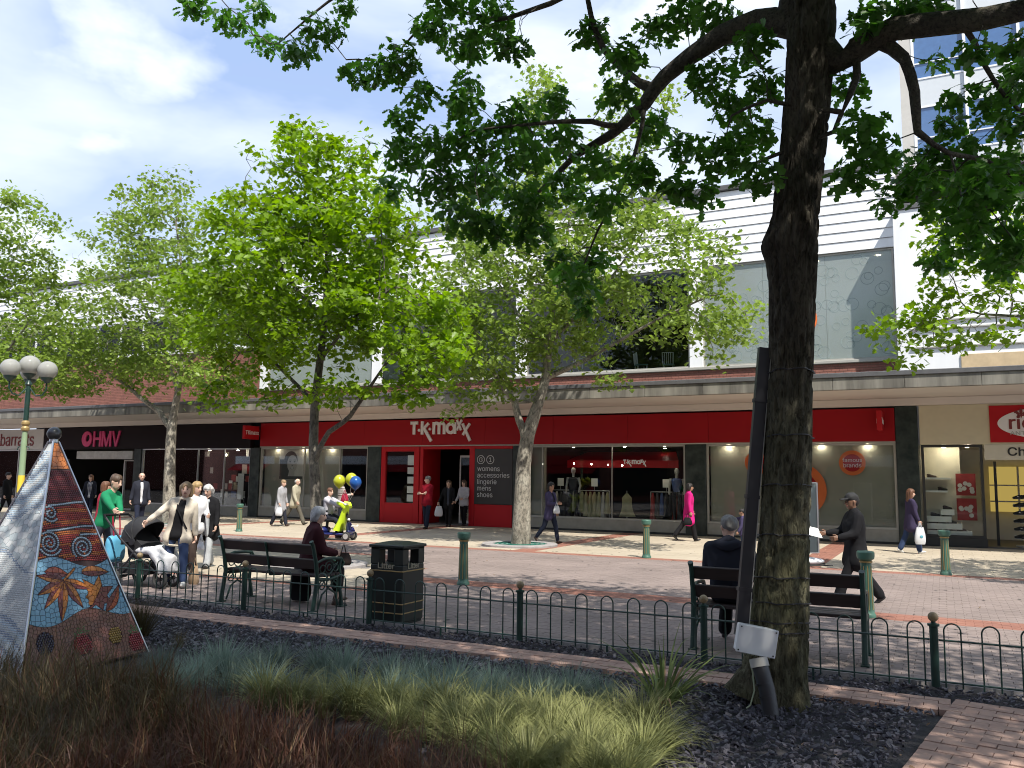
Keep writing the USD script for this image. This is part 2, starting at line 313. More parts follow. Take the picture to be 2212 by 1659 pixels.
# cladding boards, lapped, and the roof edge
xs = [-62, -52.5, -44.2, -36.1, -29.6, -25.7, -19.9, -13.6, -7.3, -.86]
for i in range(len(xs) - 1):
    lo = 8.74 if xs[i] >= -25.8 else 8.94
    n = 8; ph = (11.18 - lo) / n
    for k in range(n):
        z0 = lo + k * ph; V = [(xs[i] + .004, WY - .035, z0 + .012), (xs[i] + .004, WY + .1, z0 + .012), (xs[i] + .004, WY - .008, z0 + ph - .004), (xs[i] + .004, WY + .1, z0 + ph - .004)]
        V += [(xs[i + 1] - .004,) + v[1:] for v in V]
        obj('cladding_board', hull(V), 'white_board', bm, smooth=False)
obj('wall', [bx(-62, -.86, WY + .105, WY + .3, 8.7, 11.2), bx(-62, -25.7, WY + .012, WY + .3, 4.3, 7.22), bx(-25.7, -.86, WY + .012, WY + .3, 4.3, 5.32)], 'wall_mortar', bm, smooth=False)
obj('roof_edge', [cbx(-62, -.8, WY - .12, WY + .4, 11.2, 11.38, .02)], 'lead_grey', bm, smooth=False)
obj('roof', bx(-62, 12, WY + .3, WY + 14, 10.9, 11.15), 'lead_grey', bm, smooth=False)
obj('back_wall', bx(-62, 12, WY + 13.8, WY + 14, 0, 10.9), 'dark_inside', bm, smooth=False)
# brickwork under the windows
def bricks(x0, x1, z0, z1):
    g = grid(x0, x1, z0, z1, .225, .075); return g
wb = bricks(-13.4, -1.02, 4.93, 5.305)
V0 = lambda r: bx(r[0] + .005, r[1] - .005, WY - .012, WY + .02, r[2] + .005, r[3] - .005)
o = np.argsort(-(wb[:, 0] + 40 * (wb[:, 2] > 5.05)))
for r in wb[o[:280]]: obj('brick', V0(r), 'wall_brick', bm, smooth=False)
rest = np.vstack([wb[o[280:]], bricks(-25.7, -13.4, 4.55, 5.31), bricks(-60, -25.7, 4.55, 7.2)])
def blocks_wall(r):
    b = blocks(np.c_[r], 0, .028, gap=.005); v = b.vertices.copy(); b.vertices = np.stack([v[:, 0], WY + .016 - v[:, 2], v[:, 1]], 1); b.faces = b.faces; return b
bw = blocks_wall(rest)
obj('brickwork', bw, 'wall_brick', bm, kind='stuff', smooth=False)
# window sills, heads, white piers and panes
obj('window_sill', cbx(-25.7, -1.0, WY - .09, WY + .1, 5.32, 5.41, .01), 'grey_frame', bm, smooth=False)
obj('window_sill', cbx(-62, -25.72, WY - .1, WY + .1, 7.22, 7.33, .01), 'white_board', bm, smooth=False)
PIERS = [-25.65, -19.75, -13.35, -6.95]
for p in PIERS: obj('window_pier', cbx(p - .22, p + .22, WY - .03, WY + .3, 5.415, 8.735, .008), 'white_render', bm, smooth=False)
mat('cafe_green', (.02, .035, .02), .9)
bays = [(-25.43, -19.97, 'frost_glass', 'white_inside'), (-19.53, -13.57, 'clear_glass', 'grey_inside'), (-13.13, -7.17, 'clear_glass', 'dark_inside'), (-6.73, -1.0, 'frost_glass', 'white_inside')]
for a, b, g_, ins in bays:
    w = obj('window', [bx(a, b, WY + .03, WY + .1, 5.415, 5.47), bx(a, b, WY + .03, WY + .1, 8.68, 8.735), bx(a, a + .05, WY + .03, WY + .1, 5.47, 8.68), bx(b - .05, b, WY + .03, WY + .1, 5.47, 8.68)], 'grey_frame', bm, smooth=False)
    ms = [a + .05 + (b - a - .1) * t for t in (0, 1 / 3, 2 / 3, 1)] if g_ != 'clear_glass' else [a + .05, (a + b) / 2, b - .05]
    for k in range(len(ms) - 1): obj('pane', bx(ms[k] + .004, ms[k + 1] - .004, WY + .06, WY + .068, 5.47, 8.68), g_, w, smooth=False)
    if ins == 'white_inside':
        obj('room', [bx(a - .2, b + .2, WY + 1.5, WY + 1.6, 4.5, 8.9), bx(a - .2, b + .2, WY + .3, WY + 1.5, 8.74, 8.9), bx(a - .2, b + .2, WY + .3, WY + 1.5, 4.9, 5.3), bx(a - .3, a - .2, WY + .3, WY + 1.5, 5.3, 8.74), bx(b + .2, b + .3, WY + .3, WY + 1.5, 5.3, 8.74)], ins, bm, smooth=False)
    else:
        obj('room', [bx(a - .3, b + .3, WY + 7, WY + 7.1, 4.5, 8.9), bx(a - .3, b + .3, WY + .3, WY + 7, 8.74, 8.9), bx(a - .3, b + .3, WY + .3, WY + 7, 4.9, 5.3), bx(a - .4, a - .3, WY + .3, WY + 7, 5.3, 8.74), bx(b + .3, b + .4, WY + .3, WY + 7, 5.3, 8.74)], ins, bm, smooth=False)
# vinyl rings on the frosted panes of the end bay
mat('ring_vinyl', (.26, .33, .33), .6)
rings = []
for k in range(150):
    c = (rnd.uniform(-6.55, -1.2), rnd.uniform(5.65, 8.5)); r_ = rnd.choice([.12, .16, .19])
    if c[1] > 7.2 and rnd.random() < .35: continue
    rings.append(wallpoly(Point(c).buffer(r_, 8).difference(Point(c).buffer(r_ - .014, 8)), WY + .058, .002))
obj('ring_pattern', rings, 'ring_vinyl', bm, smooth=False)
mat('orange', (.75, .16, .03), .5, var=.06); mat('sign_red', (.42, .008, .014), .5, var=.06, world=True, spec=.25); mat('deep_red', (.30, .005, .010), .5, var=.12, world=True, spec=.2, scale=.8)
mat('sign_white', (.72, .70, .70), .5, var=.04)
# small downlights in the ceiling of the end bay
emit('warm_lamp', (1, .82, .55), 9.)
for x in (-3.25, -1.45): obj('downlight', lathe([(0, 0), (.06, 0), (.07, .012), (0, .02)], 12, (x, WY + .75, 8.715)), 'warm_lamp', bm)
# the left-hand upper windows
ml = np.arange(-61, -26, 1.62)
for a, b in zip(ml[:-1], ml[1:]):
    w = obj('window', [bx(a, a + .11, WY + .02, WY + .12, 7.335, 8.93), bx(a + .11, b, WY + .02, WY + .12, 7.335, 7.4), bx(a + .11, b, WY + .02, WY + .12, 8.86, 8.93)], 'white_board', bm, smooth=False)
    obj('pane', bx(a + .11, b, WY + .06, WY + .07, 7.4, 8.86), 'clear_glass', w, smooth=False)
obj('room', [bx(-62, -25.9, WY + 5, WY + 5.1, 7, 9), bx(-62, -25.9, WY + .3, WY + 5, 8.95, 9.1), bx(-62, -25.9, WY + .3, WY + 5, 6.9, 7.2)], 'grey_inside', bm, smooth=False)
# white end bay that stands forward of the boards
obj('end_bay', [cbx(-.95, 12, 25.75, WY + .4, 4.3, 9.55, .01)], 'white_render', bm, smooth=False)
obj('end_bay_coping', [cbx(-1.0, 12, 25.7, WY + .4, 9.555, 9.72, .015)], 'lead_grey', bm, smooth=False)
mat('tan_panel', (.55, .42, .26), .8, var=.2, world=True)
obj('end_bay_panel', [cbx(.62, 12, 25.70, 25.745, 4.5, 5.28, .006)], 'tan_panel', bm, smooth=False)
obj('end_bay_louvre', [bx(-.6, 12, 25.69, 25.747, z, z + .035) for z in (5.5, 6.02, 6.25)], 'grey_frame', bm, smooth=False)
# canopy over the pavement
for k in range(42):
    a = -62 + k * 1.75
    obj('canopy_slab', cbx(a + .004, a + 1.746, 23.7, 23.86, 4.205, 4.53, .006), 'canopy_stone', bm, smooth=False)
obj('canopy_flashing', cbx(-62, 12, 23.66, 23.95, 4.532, 4.66, .012), 'lead_grey', bm, smooth=False)
obj('canopy_roof', bx(-62, 12, 23.86, WY + .05, 4.35, 4.52), 'lead_grey', bm, smooth=False)
obj('canopy_soffit', bx(-62, 12, 23.865, WY - .01, 4.21, 4.345), 'soffit_paint', bm, smooth=False)
obj('fascia_cornice', cbx(-62, 12, WY - .10, WY + .2, 3.985, 4.205, .01), 'soffit_paint', bm, smooth=False)
# office tower behind
mat('tower_panel', (.55, .58, .60), .4, var=.06); mat('tower_stone', (.50, .48, .44), .7, var=.1); mat('tower_frame', (.75, .76, .77), .4, var=.03)
tw = thing('office_tower', 'tall office block with blue glass and pale panels rising behind the white roof', 'building')
TY = 40.
TX0 = aty(1945, 200, TY)[0]; TX1 = TX0 + .55
obj('wall', [bx(TX0, TX0 + .5, TY - .1, TY + 12, 0, 34)], 'tower_stone', tw, smooth=False)
obj('core', bx(TX1, 18, TY + .25, TY + 12, 0, 34), 'dark_inside', tw, smooth=False)
wx = 2.05; nz0 = 8.0; sp_ = 3.5
for i in range(8):
    x = TX1 + i * wx
    obj('mullion', bx(x - .06, x + .06, TY - .12, TY + .2, 6, 34), 'tower_frame', tw, smooth=False)
    for j in range(7):
        z = nz0 + j * sp_
        obj('spandrel_panel', bx(x + .065, x + wx - .065, TY, TY + .1, z, z + 1.25), 'tower_panel', tw, smooth=False)
        obj('window', [bx(x + .065, x + wx - .065, TY - .03, TY + .1, z + 1.255, z + 1.33), bx(x + .065, x + wx - .065, TY - .03, TY + .1, z + sp_ - .08, z + sp_ - .005), bx(x + .065, x + wx - .065, TY - .02, TY + .1, z + 2.0, z + 2.05)], 'tower_frame', tw, smooth=False)
        obj('pane', bx(x + .065, x + wx - .065, TY + .03, TY + .04, z + 1.335, z + sp_ - .085), 'tower_glass', tw, smooth=False)
# ---- the terrace across the street, behind the camera (it shows in the shop glass and shades the sky)
op = thing('facing_terrace', 'brick terrace with red awnings across the street, seen only in the shop glass', 'building')
obj('wall', bx(-200, 60, -19, -12, 0, 10.5), 'wall_brick', op, smooth=False)
obj('parapet', cbx(-200, 60, -19.1, -11.85, 10.5, 10.75, .02), 'kerb_stone', op, smooth=False)
for k in range(18):
    x = -66 + k * 6; f = obj('shop_window', bx(x, x + 4.6, -11.99, -11.9, .5, 2.8), 'dark_inside', op, smooth=False); obj('fascia', cbx(x - .3, x + 5, -11.98, -11.8, 2.9, 3.7, .01), rnd.choice(['sign_red', 'lead_grey', 'white_render']), op, smooth=False)
    for j in (0, 1): obj('window', cbx(x + .5 + j * 2.4, x + 1.7 + j * 2.4, -11.99, -11.93, 5.2, 7.0, .01), 'white_board', op, smooth=False); obj('window', cbx(x + .5 + j * 2.4, x + 1.7 + j * 2.4, -11.99, -11.93, 7.9, 9.4, .01), 'white_board', op, smooth=False)
    if k % 3 == 0: obj('awning', hull([(x, -11.9, 2.9), (x + 4.6, -11.9, 2.9), (x, -10.5, 2.35), (x + 4.6, -10.5, 2.35), (x, -10.5, 2.2), (x + 4.6, -10.5, 2.2)]), 'sign_red', op, smooth=False)
# ================================================================= shopfronts (front plane y = 26.72)
SY = 26.72
def pane(x0, x1, z0, z1, par, g_='clear_glass', y=SY + .06): return obj('window_pane', bx(x0, x1, y, y + .01, z0, z1), g_, par, smooth=False)
def framed(name, x0, x1, z0, z1, par, mt='alu', t=.05, g_='clear_glass', y0=SY + .02, y1=SY + .11, splits=()):
    f = obj(name, [bx(x0, x1, y0, y1, z0, z0 + t), bx(x0, x1, y0, y1, z1 - t, z1), bx(x0, x0 + t, y0, y1, z0 + t, z1 - t), bx(x1 - t, x1, y0, y1, z0 + t, z1 - t)] + [bx(s - .012, s + .012, y0 + .01, y1 - .01, z0 + t, z1 - t) for s in splits], mt, par, smooth=False)
    e = [x0 + t] + list(splits) + [x1 - t]
    for a, b in zip(e[:-1], e[1:]): obj('pane', bx(a + .014, b - .014, (y0 + y1) / 2, (y0 + y1) / 2 + .01, z0 + t, z1 - t), g_, f, smooth=False)
    return f
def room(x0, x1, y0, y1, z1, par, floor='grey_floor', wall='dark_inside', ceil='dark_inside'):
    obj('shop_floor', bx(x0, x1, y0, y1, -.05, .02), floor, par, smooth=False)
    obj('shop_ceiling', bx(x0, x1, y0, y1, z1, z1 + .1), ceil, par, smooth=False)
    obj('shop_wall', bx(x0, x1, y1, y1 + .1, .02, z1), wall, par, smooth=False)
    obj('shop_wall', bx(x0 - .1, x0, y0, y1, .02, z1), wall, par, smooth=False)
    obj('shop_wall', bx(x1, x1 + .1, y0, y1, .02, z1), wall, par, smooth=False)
def stroke(pts, w, cap=2): return LineString(pts).buffer(w / 2, cap_style=cap, join_style=2)
emit('spot_lamp', (1, .9, .72), 7.); emit('tube_lamp', (1, .95, .85), 2.2)
mat('stone_riser', (.30, .285, .25), .8, var=.2, world=True); mat('board_grey', (.27, .265, .225), .8, var=.12, world=True, scale=1.5); mat('black_board', (.028, .026, .026), .45)
mat('paper_white', (.72, .71, .68), .8, var=.06); mat('ink', (.03, .03, .03), .7); mat('photo_dark', (.05, .048, .045), .5); mat('photo_pale', (.50, .47, .43), .5, var=.15)

# ---- clothing shop
cs = thing('clothing_shop', 'clothing shop with a long dark red fascia and white lettering between marble pillars', 'shop')
_fx = np.linspace(-25.68, -1.14, 10)
for a, b in zip(_fx[:-1], _fx[1:]): obj('fascia_panel', cbx(a + .003, b - .003, SY - .06 + rnd.uniform(-.003, .003), SY + .2, 2.96, 3.93, .006), 'deep_red', cs, smooth=False)
obj('fascia_trim', bx(-25.68, -1.14, SY - .05, SY + .15, 2.915, 2.955), 'grey_frame', cs, smooth=False)
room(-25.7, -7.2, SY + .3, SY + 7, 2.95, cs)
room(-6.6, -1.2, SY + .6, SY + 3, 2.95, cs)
for a, b, t in ((-26.22, -25.69, 2.9), (-20.04, -19.4, 2.9), (-13.62, -13.12, 2.9), (-7.36, -6.69, 2.9), (-1.13, -.55, 3.98)):
    obj('pillar', cbx(a, b, SY - .05, SY + .4, .0, t, .006), 'marble', cs, smooth=False)
for a, b in ((-25.68, -20.05), (-13.1, -7.37), (-6.68, -1.14)): obj('stall_riser', [bx(a, b, SY, SY + .25, .06, .40)], 'stone_riser', cs, smooth=False); obj('skirting', bx(a, b, SY + .01, SY + .2, 0, .058), 'ink', cs, smooth=False)
framed('window', -25.68, -20.05, .405, 2.91, cs, 'grey_frame', .07, splits=(-23.3, -21.46))
framed('window', -13.1, -7.37, .405, 2.91, cs, 'grey_frame', .06, splits=(-12.5, -9.9,))
framed('window', -6.68, -1.14, .405, 2.91, cs, 'grey_frame', .06, 'clear_glass', splits=(-4.1,))
obj('display_board', [bx(-25.6, -21.5, SY + .22, SY + .25, .45, 2.9)], 'board_grey', cs, smooth=False)
obj('display_board', [bx(-6.6, -4.86, SY + .24, SY + .27, .45, 2.9)], 'board_grey', cs, smooth=False)
obj('display_board', [bx(-4.85, -1.16, SY + .2, SY + .23, .45, 2.9)], 'board_grey', cs, smooth=False)
obj('column', bx(-13.08, -12.55, SY + .3, SY + .5, .02, 2.94), 'board_grey', cs, smooth=False)
# white logo lettering T . k . m a x x, each letter a piece
bx_, by_ = -18.02, 3.33
def logo(s, x0, z0, y, par, mt='sign_white', t=.05, name='letter'):
    w = .115; L = []
    L.append(stroke([(0, .44), (.34, .44)], w).union(stroke([(.17, .44), (.17, 0)], w)))
    L.append(Point(.40, .16).buffer(.055))
    L.append(unary_union([stroke([(.54, .5), (.54, 0)], w), stroke([(.58, .20), (.82, .42)], w * .9), stroke([(.62, .24), (.95, -.26)], w * 1.05)]))
    L.append(Point(.88, .20).buffer(.05))
    arch = lambda x, r: LineString([(x + r - r * math.cos(a), .30 + r * math.sin(a)) for a in np.linspace(0, PI, 14)]).buffer(w / 2, cap_style=2)
    L.append(unary_union([stroke([(1.06, .46), (1.06, 0)], w), arch(1.06, .115), stroke([(1.29, .31), (1.29, 0)], w), arch(1.29, .115), stroke([(1.52, .31), (1.52, 0)], w)]))
    L.append(Point(1.80, .215).buffer(.22).difference(Point(1.80, .215).buffer(.105)).union(stroke([(1.985, .43), (1.985, 0)], w)))
    L.append(unary_union([stroke([(2.07, .52), (2.25, .14)], w * .8), stroke([(2.27, .52), (2.07, .14)], w * .7)]))
    L.append(unary_union([stroke([(2.31, .38), (2.64, -.26)], w * .95), stroke([(2.62, .38), (2.33, -.04)], w * .8)]))
    for p in L: obj(name, wallpoly(affinity.translate(affinity.scale(p, s, s, origin=(0, 0)), x0, z0), y, t * s), mt, par, smooth=False)
logo(1.0, -18.02, 3.36, SY - .062, cs)
logo(.30, -9.5, 2.27, SY + .05, cs, t=.02)
# entrance: red framed side window, open doorway, red framed directory board
obj('entrance_frame', [cbx(-19.38, -19.18, SY - .04, SY + .1, 0, 2.91, .006), cbx(-17.86, -17.62, SY - .04, SY + .1, 0, 2.91, .006), cbx(-19.18, -17.86, SY - .04, SY + .1, 2.72, 2.91, .006), cbx(-19.18, -17.86, SY - .04, SY + .1, 0, .76, .006)], 'sign_red', cs, smooth=False)
obj('window_pane', bx(-19.18, -17.86, SY + .03, SY + .04, .76, 2.72), 'clear_glass', cs, smooth=False)
for k, z in enumerate((2.2, 1.86, 1.5, 1.14, .82)): obj('notice', bx(-18.2, -17.92, SY + .05, SY + .055, z, z + (.38 if k < 1 else .26)), 'paper_white', cs, smooth=False)
obj('door_frame', [cbx(-17.58, -17.44, SY - .04, SY + 1.2, 0, 2.91, .006), cbx(-15.42, -15.2, SY - .04, SY + 1.2, 0, 2.91, .006), cbx(-17.44, -15.42, SY - .04, SY + .1, 2.8, 2.91, .006)], 'sign_red', cs, smooth=False)
dd = obj('door', [bx(-16.5, -16.46, SY + 1.1, SY + 1.15, .03, 2.6), bx(-15.5, -15.45, SY + 1.1, SY + 1.15, .03, 2.6), bx(-16.46, -15.5, SY + 1.1, SY + 1.15, 2.52, 2.6), bx(-16.46, -15.5, SY + 1.1, SY + 1.15, .03, .12)], 'alu', cs, smooth=False)
obj('pane', bx(-16.46, -15.5, SY + 1.12, SY + 1.13, .12, 2.52), 'clear_glass', dd, smooth=False); obj('handle', [rod((-16.4, SY + 1.06, .9), (-16.4, SY + 1.06, 1.4), .018)], 'alu', dd)
obj('directory_board', cbx(-15.2, -13.64, SY - .03, SY + .1, .80, 2.80, .006), 'black_board', cs, smooth=False)
obj('entrance_frame', [cbx(-15.19, -13.64, SY - .035, SY + .1, 0, .79, .006), cbx(-15.19, -13.64, SY - .035, SY + .1, 2.805, 2.91, .006)], 'sign_red', cs, smooth=False)
mat('pale_ink', (.55, .55, .54), .6)
T = []
for k, s in enumerate(('womens', 'accessories', 'lingerie', 'mens', 'shoes')): T.append(text(s, .175, .004, False, .98, -15.08, SY - .031, 2.0 - k * .235))
for x, s in ((-14.94, 'G'), (-14.55, '1')):
    T.append(wallpoly(Point(x, 2.41).buffer(.16, 24).difference(Point(x, 2.41).buffer(.138, 24)), SY - .031, .004)); T.append(text(s, .16, .004, False, 1, x, SY - .031, 2.33, True))
obj('directory_lettering', T, 'pale_ink', cs, smooth=False)
# portrait poster: plain generic face in greys
pp = thing('poster', 'grey portrait poster of a smiling woman with dark hair in the clothes shop window', 'poster', (-24.13, SY + .19, 2.22))
def flat(poly, y, t=.003): return wallpoly(poly, y, t)
obj('sheet', bx(-.64, .64, 0, .02, -.63, .62), 'photo_pale', pp, smooth=False)
fx = lambda a, b, rx, ry: affinity.scale(Point(0, 0).buffer(1, 20), rx, ry).__class__(affinity.translate(affinity.scale(Point(0, 0).buffer(1, 20), rx, ry), a, b))
obj('hair', flat(unary_union([fx(-.02, .16, .36, .38), fx(-.30, -.2, .2, .42), sbox(-.62, -.62, -.30, .2)]), -.004), 'photo_dark', pp, smooth=False)
mat('photo_skin', (.40, .37, .34), .5, var=.2)
obj('face', flat(unary_union([fx(.06, .02, .27, .36), sbox(-.1, -.5, .2, -.2)]), -.008), 'photo_skin', pp, smooth=False)
obj('features', flat(unary_union([fx(-.05, .1, .05, .025), fx(.19, .1, .05, .025), sbox(-.12, .16, .02, .18), sbox(.13, .16, .27, .18), fx(.07, -.05, .03, .02), fx(.07, -.17, .11, .035), sbox(-.62, -.62, .64, -.50)]), -.012), 'photo_dark', pp, smooth=False)
obj('teeth', flat(fx(.07, -.165, .085, .02), -.016), 'paper_white', pp, smooth=False)
# orange and red round signs in the end window and on the floor above
def disc(x, z, r, y, words=(), label='', par=None, loc=None):
    d = thing('round_sign', label, 'sign', (x, y, z))
    obj('rim', wallpoly(Point(0, 0).buffer(r, 32).difference(Point(0, 0).buffer(r * .70, 32)), 0, .03), 'orange', d, smooth=False)
    obj('face', wallpoly(Point(0, 0).buffer(r * .70, 32), .006, .03), 'sign_red', d, smooth=False)
    L = [text(s, h, .006, False, 1, dx, -.025, dz, True) for s, h, dx, dz in words]
    if L: obj('lettering', L, 'sign_white', d, smooth=False)
disc(-2.34, 2.33, .37, SY + .13, (('famous', .115, 0, .03), ('brands', .115, 0, -.13)), 'smallest orange rimmed disc reading famous brands in the shop window')
disc(-5.12, 2.33, .37, SY + .14, (('6', .24, -.12, -.13), ('0', .24, .08, -.13), ('up to', .07, -.1, .14)), 'orange rimmed disc with a 60 beside the oak trunk in the shop window')
disc(-3.9, 1.5, .82, SY + .12, (), 'large plain orange rimmed disc low in the shop window behind the oak')
disc(-3.75, 6.75, .55, WY + .045, (), 'orange disc on the frosted upstairs window behind the oak trunk')
# projecting signs
for x, lab in ((-25.75, 'small red projecting shop sign above the marble pillar beside the music shop'), (-1.5, 'small red projecting shop sign at the far end of the long red fascia')):
    s = thing('projecting_sign', lab, 'sign', (x, SY, 3.52))
    obj('box', cbx(-.07, .07, -.95, -.12, -.28, .28, .01), 'sign_red', s, smooth=False)
    obj('bracket', [rod((0, -.13, .12), (0, -.04, .12), .03), rod((0, -.13, -.12), (0, -.04, -.12), .03)], 'ink', s)
    for sg in (1, -1):
        t_ = meshkit.text_mesh('TKmaxx', .16, .01, True); t_.apply_translation([-t_.bounds[:, 0].mean(), -.08, 0]); t_.apply_scale([.9, 1, 1])
        t_.apply_transform(np.array([[0, 0, sg, .068 * sg], [sg, 0, 0, -.53], [0, 1, 0, 0], [0, 0, 0, 1.]])); obj('lettering', t_, 'sign_white', s, smooth=False)
# clothes rails, garments and lamps inside
mat('cloth_red', (.30, .03, .03), .9, var=.3); mat('cloth_sage', (.34, .33, .20), .9, var=.3); mat('cloth_pale', (.45, .44, .42), .9, var=.3); mat('cloth_dark', (.05, .05, .06), .9, var=.3); mat('cloth_blue', (.06, .10, .25), .9, var=.3)
def garment(w, h, sk=.25):
    z = np.linspace(0, -h, 6); hw = np.array([.12, .5, .48, .5, .6, .5 + sk]) * w; dp = np.array([.03, .06, .07, .08, .10, .11])
    return lathe(np.stack([np.ones(6), z], 1), 12).copy() if False else trimesh.Trimesh(*_gar(z, hw, dp), process=False)
def _gar(z, hw, dp):
    n = 14; a = np.arange(n) * 2 * PI / n; V = []
    for k in range(len(z)):
        rr = 1 + .12 * np.sin(a * 5 + 1.3) * (k / len(z)); V.append(np.stack([hw[k] * np.cos(a) * rr, dp[k] * np.sin(a) * rr, np.full(n, z[k])], 1))
    V = np.vstack(V); i = np.arange(len(z) - 1)[:, None] * n; j = np.arange(n)[None]; j2 = (j + 1) % n
    A, B, C, D = (i + j).ravel(), (i + j2).ravel(), (i + n + j2).ravel(), (i + n + j).ravel()
    return V, np.vstack([np.stack([A, C, B], 1), np.stack([A, D, C], 1)])
rk = [(-12.2, 'dark', 'rail of dark and pale clothes in the shop window nearest the tree'), (-10.9, 'pale', 'rail of pale patterned clothes in the middle of the shop window'), (-8.3, 'red', 'rail of red and dark clothes at the marble pillar end of the window')]
for x, kcol, lab in rk:
    r_ = thing('clothes_rail', lab, 'clothes rail', (x, SY + 1.0, 0))
    obj('rail', [rod((-.55, 0, 1.35), (.55, 0, 1.35), .015), rod((-.55, 0, .03), (-.55, 0, 1.35), .015), rod((.55, 0, .03), (.55, 0, 1.35), .015), rod((-.55, -.25, .05), (-.55, .25, .05), .015), rod((.55, -.25, .05), (.55, .25, .05), .015)], 'alu', r_)
    for k in range(7):
        g_ = garment(rnd.uniform(.16, .24), rnd.uniform(.7, 1.0)); a = rnd.uniform(.9, 1.9); c_, s_ = math.cos(a), math.sin(a)
        g_.apply_transform(np.array([[c_, -s_, 0, -.48 + k * .16], [s_, c_, 0, 0], [0, 0, 1, 1.31], [0, 0, 0, 1]]))
        obj('garment', g_, rnd.choice({'dark': ['cloth_dark', 'cloth_pale', 'cloth_dark'], 'pale': ['cloth_pale', 'cloth_sage', 'cloth_dark'], 'red': ['cloth_red', 'cloth_dark', 'cloth_blue']}[kcol]), r_)
    obj('price_card', bx(-.12, .12, -.02, -.015, 1.5, 1.78), 'paper_white', r_, smooth=False); obj('card_stem', rod((0, -.01, 1.35), (0, -.01, 1.5), .008), 'alu', r_)
ds = thing('sage_dress', 'sage green flared dress on a stand low in the clothes shop window', 'dress', (-9.55, SY + .55, .42))
g_ = garment(.36, .78, .3); g_.apply_translation([0, 0, .86]); obj('dress', g_, 'cloth_sage', ds); obj('stand', [rod((0, 0, 0), (0, 0, .95), .012), lathe([(0, .0), (.14, 0), (.14, .02), (0, .02)], 14)], 'alu', ds)
def mannequin(x, y, lab, top, low, name='mannequin'):
    t = thing(name, lab, 'mannequin', (x, y, .42))
    H = lambda c, r, sc=(1, 1, 1): SPH2 * np.array(sc) * r + np.array(c)
    obj('torso', hull(np.vstack([H((0, 0, 1.32), .17, (1.1, .6, .5)), H((0, 0, 1.0), .13, (1, .75, .6))])), top, t, smooth=True)
    obj('head', [ball((0, 0, 1.62), .095, 2, (.85, 1, 1.2)), rod((0, 0, 1.38), (0, 0, 1.58), .045)], 'cloth_pale', t)
    for s in (-1, 1):
        obj('arm', tube([(s * .2, 0, 1.38), (s * .26, .02, 1.1), (s * .24, -.08, .86)], [.05, .042, .03], 8), 'cloth_pale', t); obj('leg', tube([(s * .09, 0, .95), (s * .1, 0, .5), (s * .1, .02, .03)], [.085, .06, .04], 8), low, t)
    obj('base', lathe([(0, 0), (.2, 0), (.2, .02), (0, .02)], 16), 'alu', t)
mannequin(-11.55, SY + .6, 'pale mannequin in a dark top in the shop window by the clothes rails', 'cloth_dark', 'cloth_dark')
mannequin(-7.85, SY + .7, 'mannequin in a blue top against the marble pillar in the shop window', 'cloth_blue', 'cloth_dark')
cap_ = [-12.2, -11.5, -10.85, -10.3, -7.9]
obj('pendant_lamp', [ball((x, SY + 2.2, 2.32 - .02 * k), .035, 1) for k, x in enumerate(cap_)], 'spot_lamp', cs)
for x in (-9.0, -8.2, -7.7): obj('ceiling_light', lathe([(0, 0), (.05, 0), (.05, .02)], 10, (x, SY + 3.2, 2.9)), 'spot_lamp', cs)
obj('awning', hull([(-12.6, SY + 2.5, 2.45), (-8.3, SY + 2.5, 2.45), (-12.2, SY + 3.6, 2.8), (-8.7, SY + 3.6, 2.8), (-12.6, SY + 2.5, 2.18), (-8.3, SY + 2.5, 2.18)]), 'sign_red', cs, smooth=False)  # built inside the shop to stand for an awning reflected in the glass

emit('window_lamp', (1, .88, .66), 130.)
for x, y in ((-24.9, .13), (-23.4, .13), (-22.0, .13), (-6.0, .14), (-5.2, .14), (-3.2, .13), (-1.9, .13), (-11.5, .5), (-9.6, .5), (-8.2, .5)): obj('downlight', lathe([(0, 2.86), (.045, 2.86), (.05, 2.872), (0, 2.88)][::-1], 10, (x, SY + y, 0)), 'window_lamp', cs)
# ---- music shop
mat('plum_black', (.014, .008, .010), .6, world=True, spec=.12); mat('pink_sign', (.55, .03, .14), .4, var=.05); mat('yellow_card', (.72, .56, .05), .7, var=.08)
ms_ = thing('music_shop', 'music shop with a near black fascia and pink capital letters', 'shop')
obj('fascia', cbx(-40.18, -26.23, SY - .05, SY + .2, 2.9, 3.98, .008), 'plum_black', ms_, smooth=False)
x = -36.35
for ch, w in (('H', .56), ('M', .68), ('V', .58)):
    t_ = text(ch, .70, .05, True, 1, 0, 0, 0); b = t_.bounds; t_.apply_scale([w / (b[1, 0] - b[0, 0]), 1, 1]); t_.apply_translation([x - t_.bounds[0, 0], SY - .051, 3.03]); obj('letter', t_, 'pink_sign', ms_, smooth=False); x += w + .05
obj('round_emblem', [wallpoly(Point(-36.82, 3.38).buffer(.37, 24).difference(affinity.rotate(affinity.scale(Point(-36.76, 3.42).buffer(.13), 1, 1.35), -20)), SY - .051, .05)], 'pink_sign', ms_, smooth=False)
room(-40.1, -26.3, SY + .3, SY + 6, 2.9, ms_)
obj('pillar', cbx(-33.47, -33.0, SY - .04, SY + .4, 0, 2.89, .006), 'marble', ms_, smooth=False)
obj('shutter_box', cbx(-37.6, -33.6, SY - .02, SY + .3, 2.42, 2.80, .01), 'cloth_pale', ms_, smooth=False)
obj('stall_riser', bx(-32.98, -26.24, SY, SY + .25, 0, .38), 'stone_riser', ms_, smooth=False)
framed('window', -32.98, -26.24, .385, 2.89, ms_, 'alu', .05, splits=(-31.2, -29.4, -27.8))
framed('door', -40.1, -38.3, .02, 2.4, ms_, 'alu', .06); framed('door', -35.2, -33.5, .02, 2.4, ms_, 'alu', .06, y0=SY + .8, y1=SY + .88)
